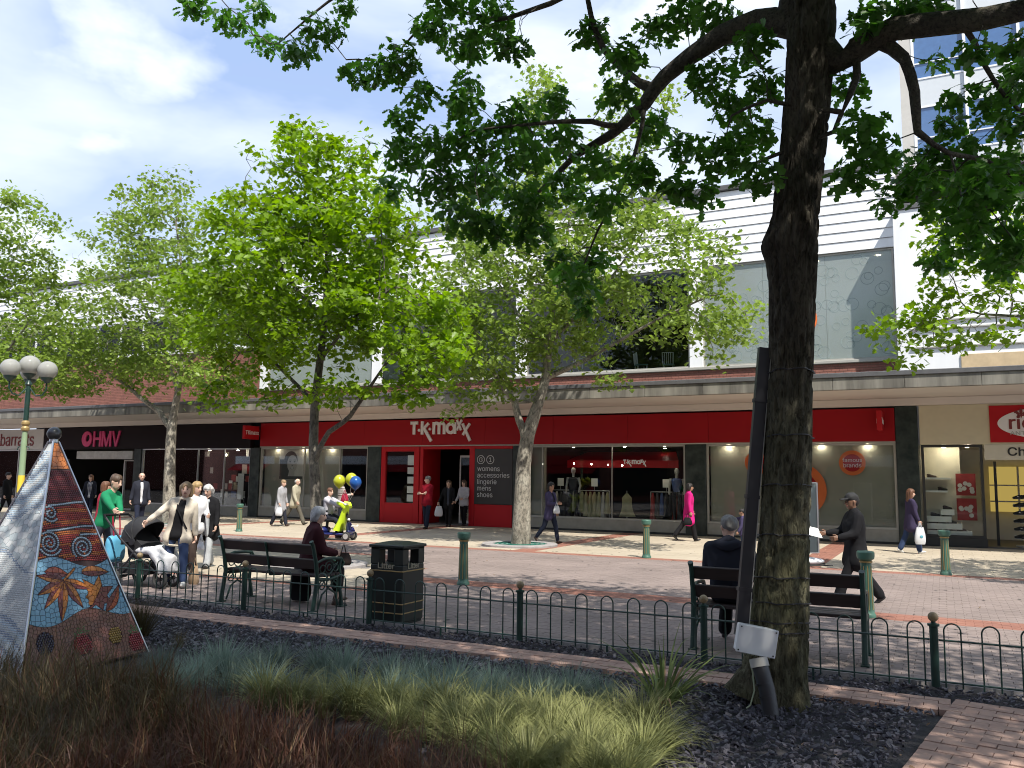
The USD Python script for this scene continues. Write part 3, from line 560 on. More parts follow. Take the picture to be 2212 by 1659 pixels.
yp = thing('yellow_poster', 'yellow card poster in the music shop window behind a plane trunk', 'poster', (-31.26, SY + .46, 2.28))
obj('card', [bx(-1.2, 1.18, 0, .01, -.17, .17), bx(-.55, .12, 0, .01, -.46, -.172)], 'yellow_card', yp, smooth=False)
obj('lettering', [text('KINGS SPEECH', .17, .004, True, 1.25, -1.1, -.005, -.08), text('\u00a39', .17, .004, True, 1, -.38, -.005, -.40)], 'ink', yp, smooth=False)
cols = ['cloth_red', 'cloth_blue', 'paper_white', 'cloth_dark', 'photo_pale', 'cloth_sage', 'cloth_pale']
for k in range(44):
    x, z = rnd.uniform(-32.8, -26.5), rnd.choice([.75, 1.1, 1.45, 1.8, 2.55])
    obj('cover_card', bx(x, x + rnd.uniform(.14, .3), SY + .5 + .01 * k, SY + .507 + .01 * k, z, z + rnd.uniform(.2, .42)), rnd.choice(cols), ms_, smooth=False)
for x in (-28.3,): obj('spotlight', ball((x, SY + .6, 2.62), .06, 2), 'spot_lamp', ms_)
for x, z in ((-31.8, .9), (-27.2, .7), (-30.0, 1.0)): obj('banner', cbx(x, x + .34, SY + .3, SY + .31, z, z + 1.1, .003), 'paper_white', ms_, smooth=False)

for x in (-32.2, -30.6, -29.0, -27.3): obj('downlight', lathe([(0, 2.8), (.05, 2.8), (.05, 2.82), (0, 2.83)], 10, (x, SY + .32, 0)), 'window_lamp', ms_)
# ---- left-hand shop
mat('pale_fascia', (.52, .50, .48), .6, var=.06, world=True); mat('wine_sign', (.20, .03, .03), .5)
ls = thing('shoe_shop', 'shop with a pale grey fascia and dark red lower case letters beside the lamp post', 'shop')
obj('fascia', cbx(-62, -40.21, SY - .05, SY + .2, 2.9, 3.93, .008), 'pale_fascia', ls, smooth=False)
t_ = text('barratts', .62, .03, False, 1, 0, 0, 0); b = t_.bounds; t_.apply_scale([2.75 / (b[1, 0] - b[0, 0]), 1, 1]); t_.apply_translation([-43.7, SY - .051, 3.1]); obj('lettering', t_, 'wine_sign', ls, smooth=False)
room(-62, -40.3, SY + .3, SY + 6, 2.9, ls, wall='white_inside', ceil='white_inside')
framed('window', -46.0, -42.2, .35, 2.89, ls, 'alu', .06, splits=(-44.1,)); framed('window', -42.1, -40.3, .05, 2.89, ls, 'alu', .06); framed('window', -60, -46.1, .05, 2.89, ls, 'alu', .06, splits=(-54, -50))
obj('blue_panel', bx(-44.6, -43.6, SY + .5, SY + .52, .7, 2.7), 'cloth_blue', ls, smooth=False)
obj('stall_riser', bx(-46, -42.2, SY, SY + .25, 0, .345), 'stone_riser', ls, smooth=False)

# ---- right-hand shoe shop
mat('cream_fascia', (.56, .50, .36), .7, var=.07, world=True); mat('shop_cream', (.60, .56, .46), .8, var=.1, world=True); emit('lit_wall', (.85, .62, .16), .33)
rs = thing('shoe_shop', 'shoe shop with cream fascia and a white oval on its red sign', 'shop')
obj('fascia', cbx(-.50, 12, SY - .05, SY + .2, 2.86, 3.98, .008), 'cream_fascia', rs, smooth=False)
sg = obj('sign_panel', cbx(1.26, 4.6, SY - .09, SY - .052, 2.90, 3.92, .006), 'sign_red', rs, smooth=False)
obj('oval', wallpoly(affinity.scale(Point(2.95, 3.42).buffer(1, 40), 1.5, .46), SY - .091, .02), 'sign_white', sg, smooth=False)
t_ = [text('rieker', .34, .012, True, 1.1, 1.72, SY - .112, 3.27), text('ANTISTRESS', .10, .012, False, 1.3, 1.74, SY - .112, 3.10)]; obj('lettering', t_[:1], 'wine_sign', sg, smooth=False); obj('small_lettering', t_[1:], 'grey_frame', sg, smooth=False)
fl = unary_union([affinity.scale(Point(0, .03).buffer(.05), .8, 2.0), affinity.rotate(affinity.scale(Point(.085, .0).buffer(.05), .7, 1.6), -35), affinity.rotate(affinity.scale(Point(-.085, .0).buffer(.05), .7, 1.6), 35), sbox(-.10, -.085, .10, -.06), Polygon([(-.03, -.06), (.03, -.06), (.0, -.15)]), Point(.14, .02).buffer(.025), Point(-.14, .02).buffer(.025)])
obj('emblem', wallpoly(affinity.translate(fl, 2.02, 3.70), SY - .112, .012), 'wine_sign', sg, smooth=False)
obj('lower_fascia', cbx(1.10, 12, SY - .02, SY + .15, 2.42, 2.855, .006), 'shop_cream', rs, smooth=False)
obj('lower_lettering', text('Children', .22, .01, True, 1.15, 1.66, SY - .022, 2.54), 'ink', rs, smooth=False)
room(-.5, 8, SY + .3, SY + 4, 2.85, rs, wall='shop_cream', ceil='shop_cream')
framed('window', -.48, 1.06, .25, 2.85, rs, 'ink', .07); obj('plinth', cbx(-.50, 1.08, SY, SY + .9, 0, .245, .008), 'ink', rs, smooth=False)
obj('side_pane', bx(1.0, 1.01, SY + .1, SY + .95, .25, 2.85), 'clear_glass', rs, smooth=False); obj('door_post', [bx(1.0, 1.07, SY + .9, SY + .98, 0, 2.4), bx(1.35, 1.42, SY + .95, SY + 1.03, 0, 2.4)], 'ink', rs, smooth=False)
obj('display_back', bx(-.48, .5, SY + .72, SY + .74, .25, 2.8), 'shop_cream', rs, smooth=False)
obj('lit_panel', bx(1.35, 8, SY + 3.7, SY + 3.75, .9, 2.3), 'lit_wall', rs, smooth=False)  # back wall glows: its yellow lighting is painted as emission
obj('lit_shelf', [bx(1.35, 8, SY + 3.5, SY + 3.69, z, z + .04) for z in (1.2, 1.7)] + [bx(x, x + .05, SY + 3.55, SY + 3.69, .9, 2.3) for x in (2.1, 3.0, 3.9)], 'shop_cream', rs, smooth=False)
for x0, x1, z in ((-.44, .25, 1.92), (-.44, .15, 1.55), (-.05, .30, 1.02), (-.42, .22, .82), (-.42, .48, .62), (-.42, .72, .42)): obj('display_step', cbx(x0, x1, SY + .25 + (.9 - z) * .1, SY + .7, z - .16 if z < 1.2 else z - .05, z, .005), 'white_inside', rs, smooth=False)
def shoe_mesh(l=.24):
    return cat_([hull(np.vstack([SPH * np.array([l * .28, .04, .035]) + (l * .3, 0, .03), SPH * np.array([.05, .035, .03]) + (-l * .3, 0, .035)])), hull(np.vstack([SPH * np.array([.05, .036, .03]) + (-l * .3, 0, .08), SPH * np.array([.04, .03, .02]) + (l * .1, 0, .06)]))])
mat('shoe_brown', (.06, .035, .025), .4, var=.3)
first = None
for k, (x, z, lab) in enumerate([(-.25, 1.92, 'dark shoe on the top shelf of the shoe shop window'), (.02, 1.55, 'dark shoe on the second shelf of the shoe shop window'), (.12, 1.02, 'dark shoe on the highest white step below the shelves'), (-.2, .82, 'dark shoe on the second white step, pillar side'), (.1, .82, 'dark shoe on the second white step, door side'), (-.25, .62, 'dark shoe on the third white step near the pillar'), (.22, .62, 'dark shoe on the third white step near the posters'), (-.28, .42, 'dark shoe on the lowest white step near the pillar'), (.1, .42, 'dark shoe in the middle of the lowest white step'), (.45, .42, 'dark shoe at the door end of the lowest white step')]):
    obj('shoe', shoe_mesh(), rnd.choice(['shoe_brown', 'ink']), '/World', lab, 'shoe', 'shoes on the shop window display') if False else None
    t = thing('shoe', lab, 'shoe', (x, SY + .42, z + .003), rnd.uniform(-.3, .4), 'shoes on the shop window display'); obj('upper', shoe_mesh(), rnd.choice(['shoe_brown', 'ink']), t, smooth=True); obj('sole', cbx(-.11, .13, -.036, .036, -.002, .012, .004), 'ink', t, smooth=False)
for z, lab in ((1.42, 'upper red sale poster hanging in the shoe shop window'), (.72, 'lower red sale poster hanging in the shoe shop window')):
    t = thing('red_poster', lab, 'poster', (.62, SY + .5, z)); obj('sheet', bx(-.25, .25, 0, .008, 0, .62), 'cloth_red', t, smooth=False); obj('picture', flat(unary_union([Point(rnd.uniform(-.17, .17), rnd.uniform(.1, .4)).buffer(.06) for _ in range(7)]), -.004), 'photo_pale', t, smooth=False)
sr = thing('shoe_rack', 'tall wire rack of dark shoes with white tags in the shoe shop doorway', 'shoe rack', (2.1, SY + .9, .02))
obj('pole', rod((0, 0, 0), (0, 0, 1.5), .02), 'alu', sr); obj('base', lathe([(0, 0), (.3, 0), (.3, .04), (0, .04)], 18), 'alu', sr)
for k in range(6):
    z = .22 + k * .22; obj('tier', lathe([(.02, z), (.33, z), (.33, z + .012), (.02, z + .012)], 16), 'alu', sr)
    for j in range(6):
        a = j * PI / 3 + k; s = shoe_mesh(.2); s.apply_transform(trimesh.transformations.rotation_matrix(a, [0, 0, 1])); s.apply_translation([.22 * math.cos(a), .22 * math.sin(a), z + .012]); obj('rack_shoe', s, 'ink', sr)
        if j % 2: obj('tag', bx(.3 * math.cos(a) - .02, .3 * math.cos(a) + .02, .3 * math.sin(a) - .002, .3 * math.sin(a) + .002, z + .02, z + .09), 'paper_white', sr, smooth=False)
obj('ceiling_light', [bx(.2, .45, SY + .6, SY + .64, 2.80, 2.83)], 'tube_lamp', rs, smooth=False)
for x in (.1, .7): obj('downlight', lathe([(0, 2.79), (.045, 2.79), (.045, 2.81), (0, 2.82)], 10, (x, SY + .4, 0)), 'window_lamp', rs)
# ================================================================= street furniture
mat('green_iron', (.013, .042, .033), .4, var=.3, scale=9., bump=.15, bscale=120.); mat('pale_green_iron', (.055, .135, .098), .4, var=.2, scale=7., bump=.1)
mat('gold_paint', (.36, .25, .10), .45, var=.3, metal=.2); mat('bench_wood', (.030, .017, .015), .5, col2=(.016, .010, .009), scale=5., stretch=(1, 14, 14), bump=.3); mat('worn_gold', (.26, .19, .10), .5, var=.35)
# ---- hoop topped fence: one run of posts, rails and hoops
FY = 8.2; fxs = [-12.02 + 1.985 * k for k in range(8)]
fe = thing('hoop_fence', 'low dark green hoop topped fence with ball capped posts along the planting bed', 'fence')
for x in fxs:
    p = obj('post', [lathe([(0, 0), (.034, 0), (.034, .50), (.048, .505), (.048, .522), (.02, .53), (.018, .545)], 14, (x, FY, .03))], 'green_iron', fe)
    obj('ball_finial', ball((x, FY, .61), .042, 2), 'worn_gold', p)
for a, b in zip(fxs[:-1], fxs[1:]):
    for z in (.42, .075): obj('rail', rod((a + .035, FY, z), (b - .035, FY, z), .0085, n=8), 'green_iron', fe)
    obj('foot', rod(((a + b) / 2, FY, -.03), ((a + b) / 2, FY, .075), .011, n=6), 'green_iron', fe)
    w = .128; st = (b - a) / 7
    for k in range(7):
        c = a + st * (k + .5); j = rnd.uniform(-.006, .006); pts = [(c - w / 2, FY, .03), (c - w / 2, FY, .5)] + [(c - w / 2 * math.cos(t), FY + j, .5 + w / 2 * math.sin(t)) for t in np.linspace(0.25, PI - .25, 9)] + [(c + w / 2, FY, .5), (c + w / 2, FY, .03)]
        obj('hoop', tube(pts, .0072, 6), 'green_iron', fe)
# ---- benches: cast iron ends with a ring pattern and timber slats; the back faces the camera
def bench(loc, rz, label, L=1.72):
    t = thing('bench', label, 'bench', loc, rz, 'benches behind the hoop fence')
    for sx in (-1, 1):
        x = sx * (L / 2 - .03); P = lambda y, z, dx=0: (x + dx, y, z)
        ms = [tube([P(-.07, 0), P(-.035, .2), P(0, .42), P(-.035, .62), P(-.105, .84), P(-.14, .90)], [.030, .028, .03, .027, .023, .03], 8)]
        ms += [tube([P(.50, 0), P(.49, .12), P(.45, .28), P(.46, .42)], [.03, .024, .022, .026], 8), tube([P(0, .40), P(.24, .385), P(.46, .42)], .022, 8)]
        ms += [tube([P(-.01, .62), P(.14, .66), P(.34, .655), P(.47, .64), P(.52, .58), P(.49, .52), P(.455, .56)], [.016, .02, .022, .022, .02, .016, .012], 8), tube([P(.46, .42), P(.44, .52), P(.46, .63)], .018, 8)]
        ms += [tube([P(.03, .02), P(.1, .2), P(.22, .27), P(.36, .2), P(.43, .03)], .014, 6)]
        for (cy, cz, r_) in ((.23, .54, .085), (.10, .53, .05), (.36, .53, .05), (.23, .335, .05), (.10, .32, .055), (.36, .32, .055), (.23, .54, .04)):
            ms.append(tube([P(cy + r_ * math.cos(a), cz + r_ * math.sin(a)) for a in np.linspace(0, 2 * PI, 17)], .0085, 6, False))
        for q in ((.04, .28), (.42, .28), (.06, .45), (.40, .6)): ms.append(rod(P(*q), P(.23, .44), .008, n=6))
        ms += [cbx(x - .04, x + .04, -.12, 0.0, 0, .015, .004), cbx(x - .04, x + .04, .45, .58, 0, .015, .004)]
        obj('end_frame', ms, 'green_iron', t)
    def slat(y, z, w, th, tilt):
        m_ = cbx(-L / 2 + .02, L / 2 - .02, -w / 2, w / 2, -th / 2, th / 2, .006); m_.apply_transform(trimesh.transformations.rotation_matrix(tilt, [1, 0, 0])); m_.apply_translation([0, y, z]); return m_
    for y, z, w in ((-.065, .79, .135), (-.015, .60, .135)): obj('back_slat', slat(y, z, w, .034, PI / 2 + .32), 'bench_wood', t, smooth=False)
    for y in (.07, .185, .30, .415): obj('seat_slat', slat(y, .437 + .02 * abs(y - .24), .095, .034, 0), 'bench_wood', t, smooth=False)
    obj('back_strap', [tube([(0, -.115, .855), (0, -.075, .74), (0, -.03, .55), (0, .0, .42), (0, .2, .405), (0, .44, .42)], .016, 6)], 'green_iron', t)
    return t
b1 = bench((-8.13, 8.74, 0), -.02, 'dark slatted bench with green iron ends where the grey haired woman sits')
b2 = bench((-1.55, 8.93, 0), .03, 'dark slatted bench with green iron ends partly hidden behind the oak trunk')
mat('sticker', (.6, .58, .5), .6); obj('sticker', bx(.26, .315, -.103, -.0985, .77, .83), 'sticker', b2, smooth=False)
# ---- litter bin
lb = thing('litter_bin', 'square black green litter bin with gold bands behind the hoop fence', 'litter bin', (-5.97, 8.62, 0), .0)
mat('bin_green', (.012, .018, .015), .45, var=.3, scale=5.)
s = .235
obj('body', [cbx(-s, s, -s, s, .03, .70, .012), cbx(-s + .015, s - .015, -s + .015, s - .015, 0, .029, .004)], 'bin_green', lb, smooth=False)
pl = []
for a, b in ((-1, -1), (1, -1), (1, 1), (-1, 1)): pl.append(cbx(min(a * s, a * (s - .13)), max(a * s, a * (s - .13)), min(b * s, b * (s - .13)), max(b * s, b * (s - .13)), .70, .90, .008))
[obj('corner_post', q, 'bin_green', lb, smooth=False) for q in pl]
obj('rim', [cbx(-s, s, -s, s, .876, .899, .006)], 'bin_green', lb, smooth=False)
obj('lid', [cbx(-s - .02, s + .02, -s - .02, s + .02, .90, .935, .008), hull([(-s, -s, .935), (s, -s, .935), (s, s, .935), (-s, s, .935), (-.1, -.1, .965), (.1, -.1, .965), (.1, .1, .965), (-.1, .1, .965)])], 'bin_green', lb, smooth=False)
for z in (.62, .24, .13): obj('gold_band', cbx(-s - .006, s + .006, -s - .006, s + .006, z, z + .014, .003), 'gold_paint', lb, smooth=False)
mat('dull_gold', (.30, .27, .19), .6); t_ = text('Litter', .062, .004, True, 1.2, 0, -s - .001, .655, True); lx = [t_]
for a in (1, 2, 3): q = t_.copy(); q.apply_transform(trimesh.transformations.rotation_matrix(a * PI / 2, [0, 0, 1])); lx.append(q)
obj('lettering', lx, 'dull_gold', lb, smooth=False)
# ---- fluted bollards
def bollard():
    t = thing('bollard', 'fluted green bollard just beyond the hoop fence beside the litter bin', 'bollard', (-7.07, 12.1, 0), 0, 'fluted green bollards along the street')
    n = 32; z = [.0, .03, .05, .06, .10, .66, .70]; R = [.105, .105, .095, .09, .082, .066, .07]; V = []
    a = np.arange(n) * 2 * PI / n; fl = np.where(np.arange(n) % 4 == 0, 1.06, np.where(np.arange(n) % 4 == 2, .90, .97))
    for k in range(len(z)): V.append(np.stack([R[k] * np.cos(a) * (fl if 3 < k < 6 else 1), R[k] * np.sin(a) * (fl if 3 < k < 6 else 1), np.full(n, z[k])], 1))
    V = np.vstack(V); i = np.arange(len(z) - 1)[:, None] * n; j = np.arange(n)[None]; j2 = (j + 1) % n
    A, B, C, D = (i + j).ravel(), (i + j2).ravel(), (i + n + j2).ravel(), (i + n + j).ravel()
    obj('shaft', trimesh.Trimesh(V, np.vstack([np.stack([A, B, C], 1), np.stack([A, C, D], 1)]), process=False), 'pale_green_iron', t, smooth=50)
    for k in range(8):
        b = (k * 4 + 2) * 2 * PI / n; obj('gold_flute', rod((.079 * math.cos(b), .079 * math.sin(b), .10), (.064 * math.cos(b), .064 * math.sin(b), .66), .006, n=5), 'gold_paint', t)
    obj('neck_ring', lathe([(.066, .70), (.082, .705), (.084, .722), (.07, .73)], 28), 'gold_paint', t)
    obj('cap', lathe([(.07, .73), (.105, .755), (.112, .79), (.112, .835), (.10, .85), (.0, .86)], 28), 'pale_green_iron', t)
    return t
b0 = bollard()
for loc, lab in (((-5.99, 18.42, 0), 'fluted green bollard in full sun in front of the wide shop window'), ((.01, 18.41, 0), 'fluted green bollard in front of the shoe display window'), ((-.93, 12.1, 0), 'fluted green bollard just behind the bench and the man in the black cap'), ((-19.48, 19.5, 0), 'fluted green bollard farther off beside the music shop window end'), ((-23.75, 14.5, 0), 'fluted green bollard cut by the picture edge behind the mosaic pyramid')): dup(b0, lab, loc)
# ---- lamp post with globes
mat('globe_glass', (.44, .44, .41), .1, var=.12, trans=.35); mat('lamp_pale', (.24, .33, .20), .4, var=.15); mat('yellow_tape', (.75, .55, .05), .6)
lx_, ly_, _ = at(33, 1200)
lp = thing('lamp_post', 'green street lamp with three pale globes beside the pyramid', 'street lamp', (lx_, ly_, 0), .42)
obj('column', [lathe([(.0, 0), (.16, 0), (.16, .12), (.12, .2), (.11, .55), (.085, .62), (.065, .66), (.06, 2.35), (.05, 2.62)], 20)], 'lamp_pale', lp)
obj('collar', lathe([(.06, 2.62), (.085, 2.65), (.085, 2.69), (.06, 2.73), (.085, 2.77), (.085, 2.81), (.055, 2.85)], 20), 'gold_paint', lp)
obj('upper_column', lathe([(.052, 2.85), (.05, 3.6), (.075, 3.63), (.04, 3.7), (.04, 3.75)], 20), 'green_iron', lp)
obj('warning_band', lathe([(.064, 1.32), (.067, 1.32), (.067, 1.68), (.064, 1.68)], 18), 'yellow_tape', lp)
obj('scroll_bracket', [tube([(sx * .05, 0, 2.3), (sx * .12, 0, 2.28), (sx * .14, 0, 2.22)], .012, 6) for sx in (-1, 1)], 'green_iron', lp)
def globe(x, y, z, r_):
    g_ = obj('globe', ball((x, y, z + r_), r_, 3), 'globe_glass', lp, smooth=True); obj('cup', lathe([(.0, z - .08), (.04, z - .08), (.06, z - .05), (.11, z - .01), (.13, z + .035), (.0, z + .04)], 18, (x, y, 0)), 'green_iron', lp)
globe(0, 0, 3.83, .215)
for a in (0., 2.1, 4.2):
    dx, dy = .40 * math.cos(a), .40 * math.sin(a); globe(dx, dy, 3.74, .2)
    obj('arm', tube([(dx * .1, dy * .1, 3.55), (dx * .45, dy * .45, 3.38), (dx * .8, dy * .8, 3.40), (dx, dy, 3.52), (dx, dy, 3.68)], .016, 8), 'green_iron', lp)
# ---- tree rings let into the paving
mat('teal_iron', (.03, .17, .13), .45, var=.35, scale=6., world=True)
for (x, y), lab in zip(RINGS, ('round green iron tree grille under the pale plane trunk by the wide window', 'round green iron tree grille under the plane behind the seated woman', 'round green iron tree grille under the plane in front of the music shop')):
    t = thing('tree_grille', lab, 'tree grille', (x, y, 0))
    obj('kerb_ring', lathe([(.72, -.02), (.72, .05), (.74, .06), (.96, .06), (1.0, .045), (1.0, -.02)], 40), 'kerb_stone', t)
    obj('grating', [lathe([(r_, .03), (r_ + .045, .03), (r_ + .045, .05), (r_, .05)], 36) for r_ in (.26, .38, .50, .62)] + [rod((.26 * math.cos(a), .26 * math.sin(a), .036), (.7 * math.cos(a), .7 * math.sin(a), .036), .014, n=6) for a in np.arange(12) * PI / 6], 'teal_iron', t); obj('tree_pit', lathe([(0, .012), (.72, .012)], 32), 'soil', t)
# ---- forecourt sign behind the oak
mat('sign_slate', (.16, .20, .20), .4, var=.1); mat('sign_base', (.62, .63, .66), .5, var=.15)
fs = thing('pavement_sign', 'grey green pavement sign board on a pale weighted base behind the oak trunk', 'sign', (-2.70, 18.75, 0), .55)
obj('board', cbx(-.36, .36, -.02, .02, .28, 1.72, .008), 'sign_slate', fs, smooth=False); obj('frame', [bx(-.39, -.36, -.03, .03, .26, 1.74), bx(.36, .39, -.03, .03, .26, 1.74), bx(-.36, .36, -.03, .03, 1.72, 1.75), bx(-.36, .36, -.03, .03, .25, .28)], 'alu', fs, smooth=False)
obj('lettering', [bx(-.28, -.28 + rnd.uniform(.3, .55), -.024, -.021, z, z + .03) for z in np.arange(.5, 1.6, .13)], 'pale_ink', fs, smooth=False)
obj('base', [hull(np.vstack([SPH2 * (.5, .24, .09) + (0, 0, .09)])), bx(-.05, .05, -.03, .03, .12, .27)], 'sign_base', fs); obj('foot', [cbx(-.6, .6, -.2, -.16, 0.0, .03, .005), cbx(-.6, .6, .16, .2, 0, .03, .005)], 'ink', fs, smooth=False)
# ---- balcony tables inside the cafe window upstairs
mat('chair_teal', (.08, .22, .25), .4, var=.1); mat('chair_white', (.55, .57, .58), .4)
for k, (x, y, lab) in enumerate(((-11.7, 1.2, 'pale cafe chair near the pier end of the upstairs cafe window'), (-10.9, 1.5, 'pale cafe chair second from the pier in the upstairs cafe window'), (-9.2, 1.1, 'pale cafe chair in the middle of the upstairs cafe window'), (-8.3, 1.4, 'pale cafe chair near the frosted bay in the upstairs cafe window'))):
    t = thing('cafe_chair', lab, 'chair', (x, WY + y, 5.3), 1.1 * k)
    obj('seat', cbx(-.2, .2, -.2, .2, .43, .46, .01), 'chair_teal', t, smooth=False)
    for sx in (-1, 1):
        for sy in (-1, 1): obj('leg', rod((sx * .17, sy * .17, 0), (sx * .16, sy * .16, .43), .014, n=6), 'chair_white', t)
    obj('backrest', [tube([(-.18, .18, .45), (-.19, .22, .85), (.19, .22, .85), (.18, .18, .45)], .014, 6)] + [rod((q, .19, .46), (q, .22, .84), .009, n=5) for q in (-.1, -.03, .04, .11)], 'chair_white', t)
# ================================================================= mosaic pyramid
PYC = (-7.67, 5.195); PTH = .062; S0, S1, PHH = .675, .026, 2.05
py_ = thing('mosaic_pyramid', 'tall narrow mosaic pyramid of leaves, spirals and fruit with a steel ball on top', 'sculpture', (PYC[0], PYC[1], 0), PTH)
mat('grout', (.085, .05, .05), .9); mat('grout_pale', (.50, .52, .53), .9); mat('steel', (.55, .56, .58), .28, metal=1., var=.1); mat('dark_steel', (.09, .09, .095), .33, metal=.7, var=.2)
TL = {}
for nme, c in dict(t_blue=(.21, .42, .60), t_orange=(.62, .20, .04), t_maroon=(.22, .04, .05), t_rust=(.42, .075, .035), t_bead_red=(.50, .07, .06), t_bead_orange=(.74, .23, .07), t_plum=(.15, .035, .05), t_sky=(.50, .64, .76), t_berry=(.03, .025, .06), t_straw=(.30, .028, .035), t_green=(.08, .19, .06), t_gold=(.38, .23, .04), t_earth=(.22, .085, .075), t_white=(.66, .69, .70), t_pale=(.50, .57, .60), t_navy=(.24, .32, .44), t_grey=(.34, .39, .42)).items(): mat(nme, c, .22, var=.22, scale=16., island=.14, coat=.3)
# face frames: (u along the base, v up the slope); u in metres from the centre line
SL = math.hypot(PHH, S0 - S1); hwid = lambda v: S0 + (S1 - S0) * v / SL
def face_map(k):
    a = -PI / 2 + k * PI / 2              # k=0 faces -y, k=3 faces -x
    nrm = np.array([math.cos(a), math.sin(a), 0]); ud = np.array([-math.sin(a), math.cos(a), 0]); vd = np.array([0, 0, PHH]) - nrm * (S0 - S1); vd /= np.linalg.norm(vd); nn = np.cross(ud, vd)
    return lambda u, v, h=0: nrm * S0 + ud * u + vd * v + nn * h, (nrm, ud, vd, nn)
core = hull([(x * s, y * s, z) for s, z in ((S0 - .004, 0), (S1, PHH)) for x in (-1, 1) for y in (-1, 1)]); obj('core', core, 'grout', py_, smooth=False)
for sx, sy in ((-1, -1), (1, -1), (1, 1), (-1, 1)): obj('edge_strip', tube([(sx * (S0 + .004), sy * (S0 + .004), 0), (sx * (S1 + .004), sy * (S1 + .004), PHH)], .011, 6), 'steel', py_)
obj('ball', ball((0, 0, PHH + .075), .066, 3), 'dark_steel', py_); obj('collar', lathe([(.0, PHH - .01), (.045, PHH - .01), (.04, PHH + .02), (0, PHH + .03)], 18), 'steel', py_)
def tiles3(polys, F, basis, h=.006):
    """flat tiles from 2-D convex-ish polygons (u, v): top fan and sides, one mesh"""
    V, Fc, n0 = [], [], 0
    for p in polys:
        c = np.asarray(p.exterior.coords)[:-1] if hasattr(p, 'exterior') else np.asarray(p)
        k = len(c); top = np.array([F(u, v, h) for u, v in c]); bot = np.array([F(u, v, 0) for u, v in c])
        V += [top, bot]; e = 0
        if np.cross(np.r_[c[1] - c[0], 0], np.r_[c[2] - c[1], 0])[2] < 0: pass
        ar = 0.5 * np.sum(c[:, 0] * np.roll(c[:, 1], -1) - np.roll(c[:, 0], -1) * c[:, 1]); sgn = 1 if ar > 0 else -1
        for i in range(1, k - 1): Fc.append((n0, n0 + i, n0 + i + 1)[::sgn])
        for i in range(k):
            j = (i + 1) % k; Fc += [(n0 + i, n0 + k + i, n0 + k + j)[::sgn], (n0 + i, n0 + k + j, n0 + j)[::sgn]]
        n0 += 2 * k
    return trimesh.Trimesh(np.vstack(V), np.array(Fc), process=False)
def beads(pts, r_, F, basis, dome=.5):
    nrm, ud, vd, nn = basis; V, Fc = [], []; a = np.arange(6) * PI / 3; n0 = 0
    c = np.array([F(u, v) for u, v in pts]); k = len(c); rr = np.full(k, r_) * RS.uniform(.9, 1.08, k)
    ring = lambda s, h: c[:, None] + rr[:, None, None] * s * (np.cos(a)[None, :, None] * ud + np.sin(a)[None, :, None] * vd) + (rr * h)[:, None, None] * nn
    V = np.concatenate([ring(1, .05), ring(.75, dome), (c + (rr * dome * 1.35)[:, None] * nn)[:, None]], 1).reshape(-1, 3)
    f = [];
    for i in range(6): j = (i + 1) % 6; f += [(i, j, 6 + j), (i, 6 + j, 6 + i), (6 + i, 6 + j, 12)]
    return trimesh.Trimesh(V, (np.array(f)[None] + np.arange(k)[:, None, None] * 13).reshape(-1, 3), process=False)
F0, B0 = face_map(1); F3, B3 = face_map(0)
from scipy.spatial import Voronoi
def cells(region, d, seed):
    """broken-tile cells: Voronoi of jittered points clipped to the region, each shrunk for the grout"""
    r_ = np.random.RandomState(seed); x0, y0, x1, y1 = region.bounds
    g = np.array([(x + r_.uniform(-.32, .32) * d, y + r_.uniform(-.32, .32) * d) for x in np.arange(x0 - 2 * d, x1 + 2 * d, d) for y in np.arange(y0 - 2 * d, y1 + 2 * d, d)])
    vo = Voronoi(g); out = []
    for i in vo.point_region:
        q = vo.regions[i]
        if -1 in q or len(q) < 3: continue
        c = Polygon(vo.vertices[q]).intersection(region)
        for p in getattr(c, 'geoms', [c]):
            if p.geom_type == 'Polygon':
                p = p.buffer(-.0022, join_style=2).simplify(.001)
                for s in getattr(p, 'geoms', [p]):
                    if s.geom_type == 'Polygon' and s.area > 2e-5: out.append(s)
    return out
def fp(u, v): return (u * hwid(v), v)                    # u from -1 to 1 across the face at slope height v
edge = Polygon([fp(-1, 0), fp(1, 0), fp(1, SL), fp(-1, SL)]).buffer(-.012)
# bands of the leaf face, by slope height (metres)
vb = lambda u: .46 + .055 * math.sin(u * 4.2 + 1.0); vt = lambda u: .965 - .05 * math.sin(u * 3.2 + .3) - .02 * u
us = np.linspace(-1, 1, 25)
low = Polygon([fp(u, 0) for u in us] + [fp(u, vb(u)) for u in us[::-1]]).intersection(edge); mid = Polygon([fp(u, vb(u)) for u in us] + [fp(u, vt(u)) for u in us[::-1]]).intersection(edge)
def leaflet(cx, cy, l, w, ang, bend=0.):
    t = np.linspace(0, 1, 9); up = np.c_[t * l, w * np.sin(PI * t ** .8) + bend * t * (1 - t)]; dn = np.c_[t * l, -w * np.sin(PI * t ** .8) + bend * t * (1 - t)][::-1]
    A, Bp, mi = Polygon(np.vstack([up, np.c_[t * l, bend * t * (1 - t)][::-1]])), Polygon(np.vstack([np.c_[t * l, bend * t * (1 - t)], dn])), None
    pl = lambda p: affinity.translate(affinity.rotate(p, ang, origin=(0, 0)), cx, cy)
    return pl(A.buffer(0)), pl(Bp.buffer(0))
LV = []                                                     # (colour, polygon)
lc = (-.13, .80)
for ang, l, w in ((200, .30, .042), (225, .33, .042), (258, .38, .05), (300, .32, .045), (338, .30, .04), (165, .28, .036)): a, b = leaflet(lc[0], lc[1], l, w, ang); LV += [('t_orange', a), ('t_maroon', b)]
LV.append(('t_orange', stroke([(lc[0], lc[1]), (lc[0] + .13, lc[1] + .10)], .022)))
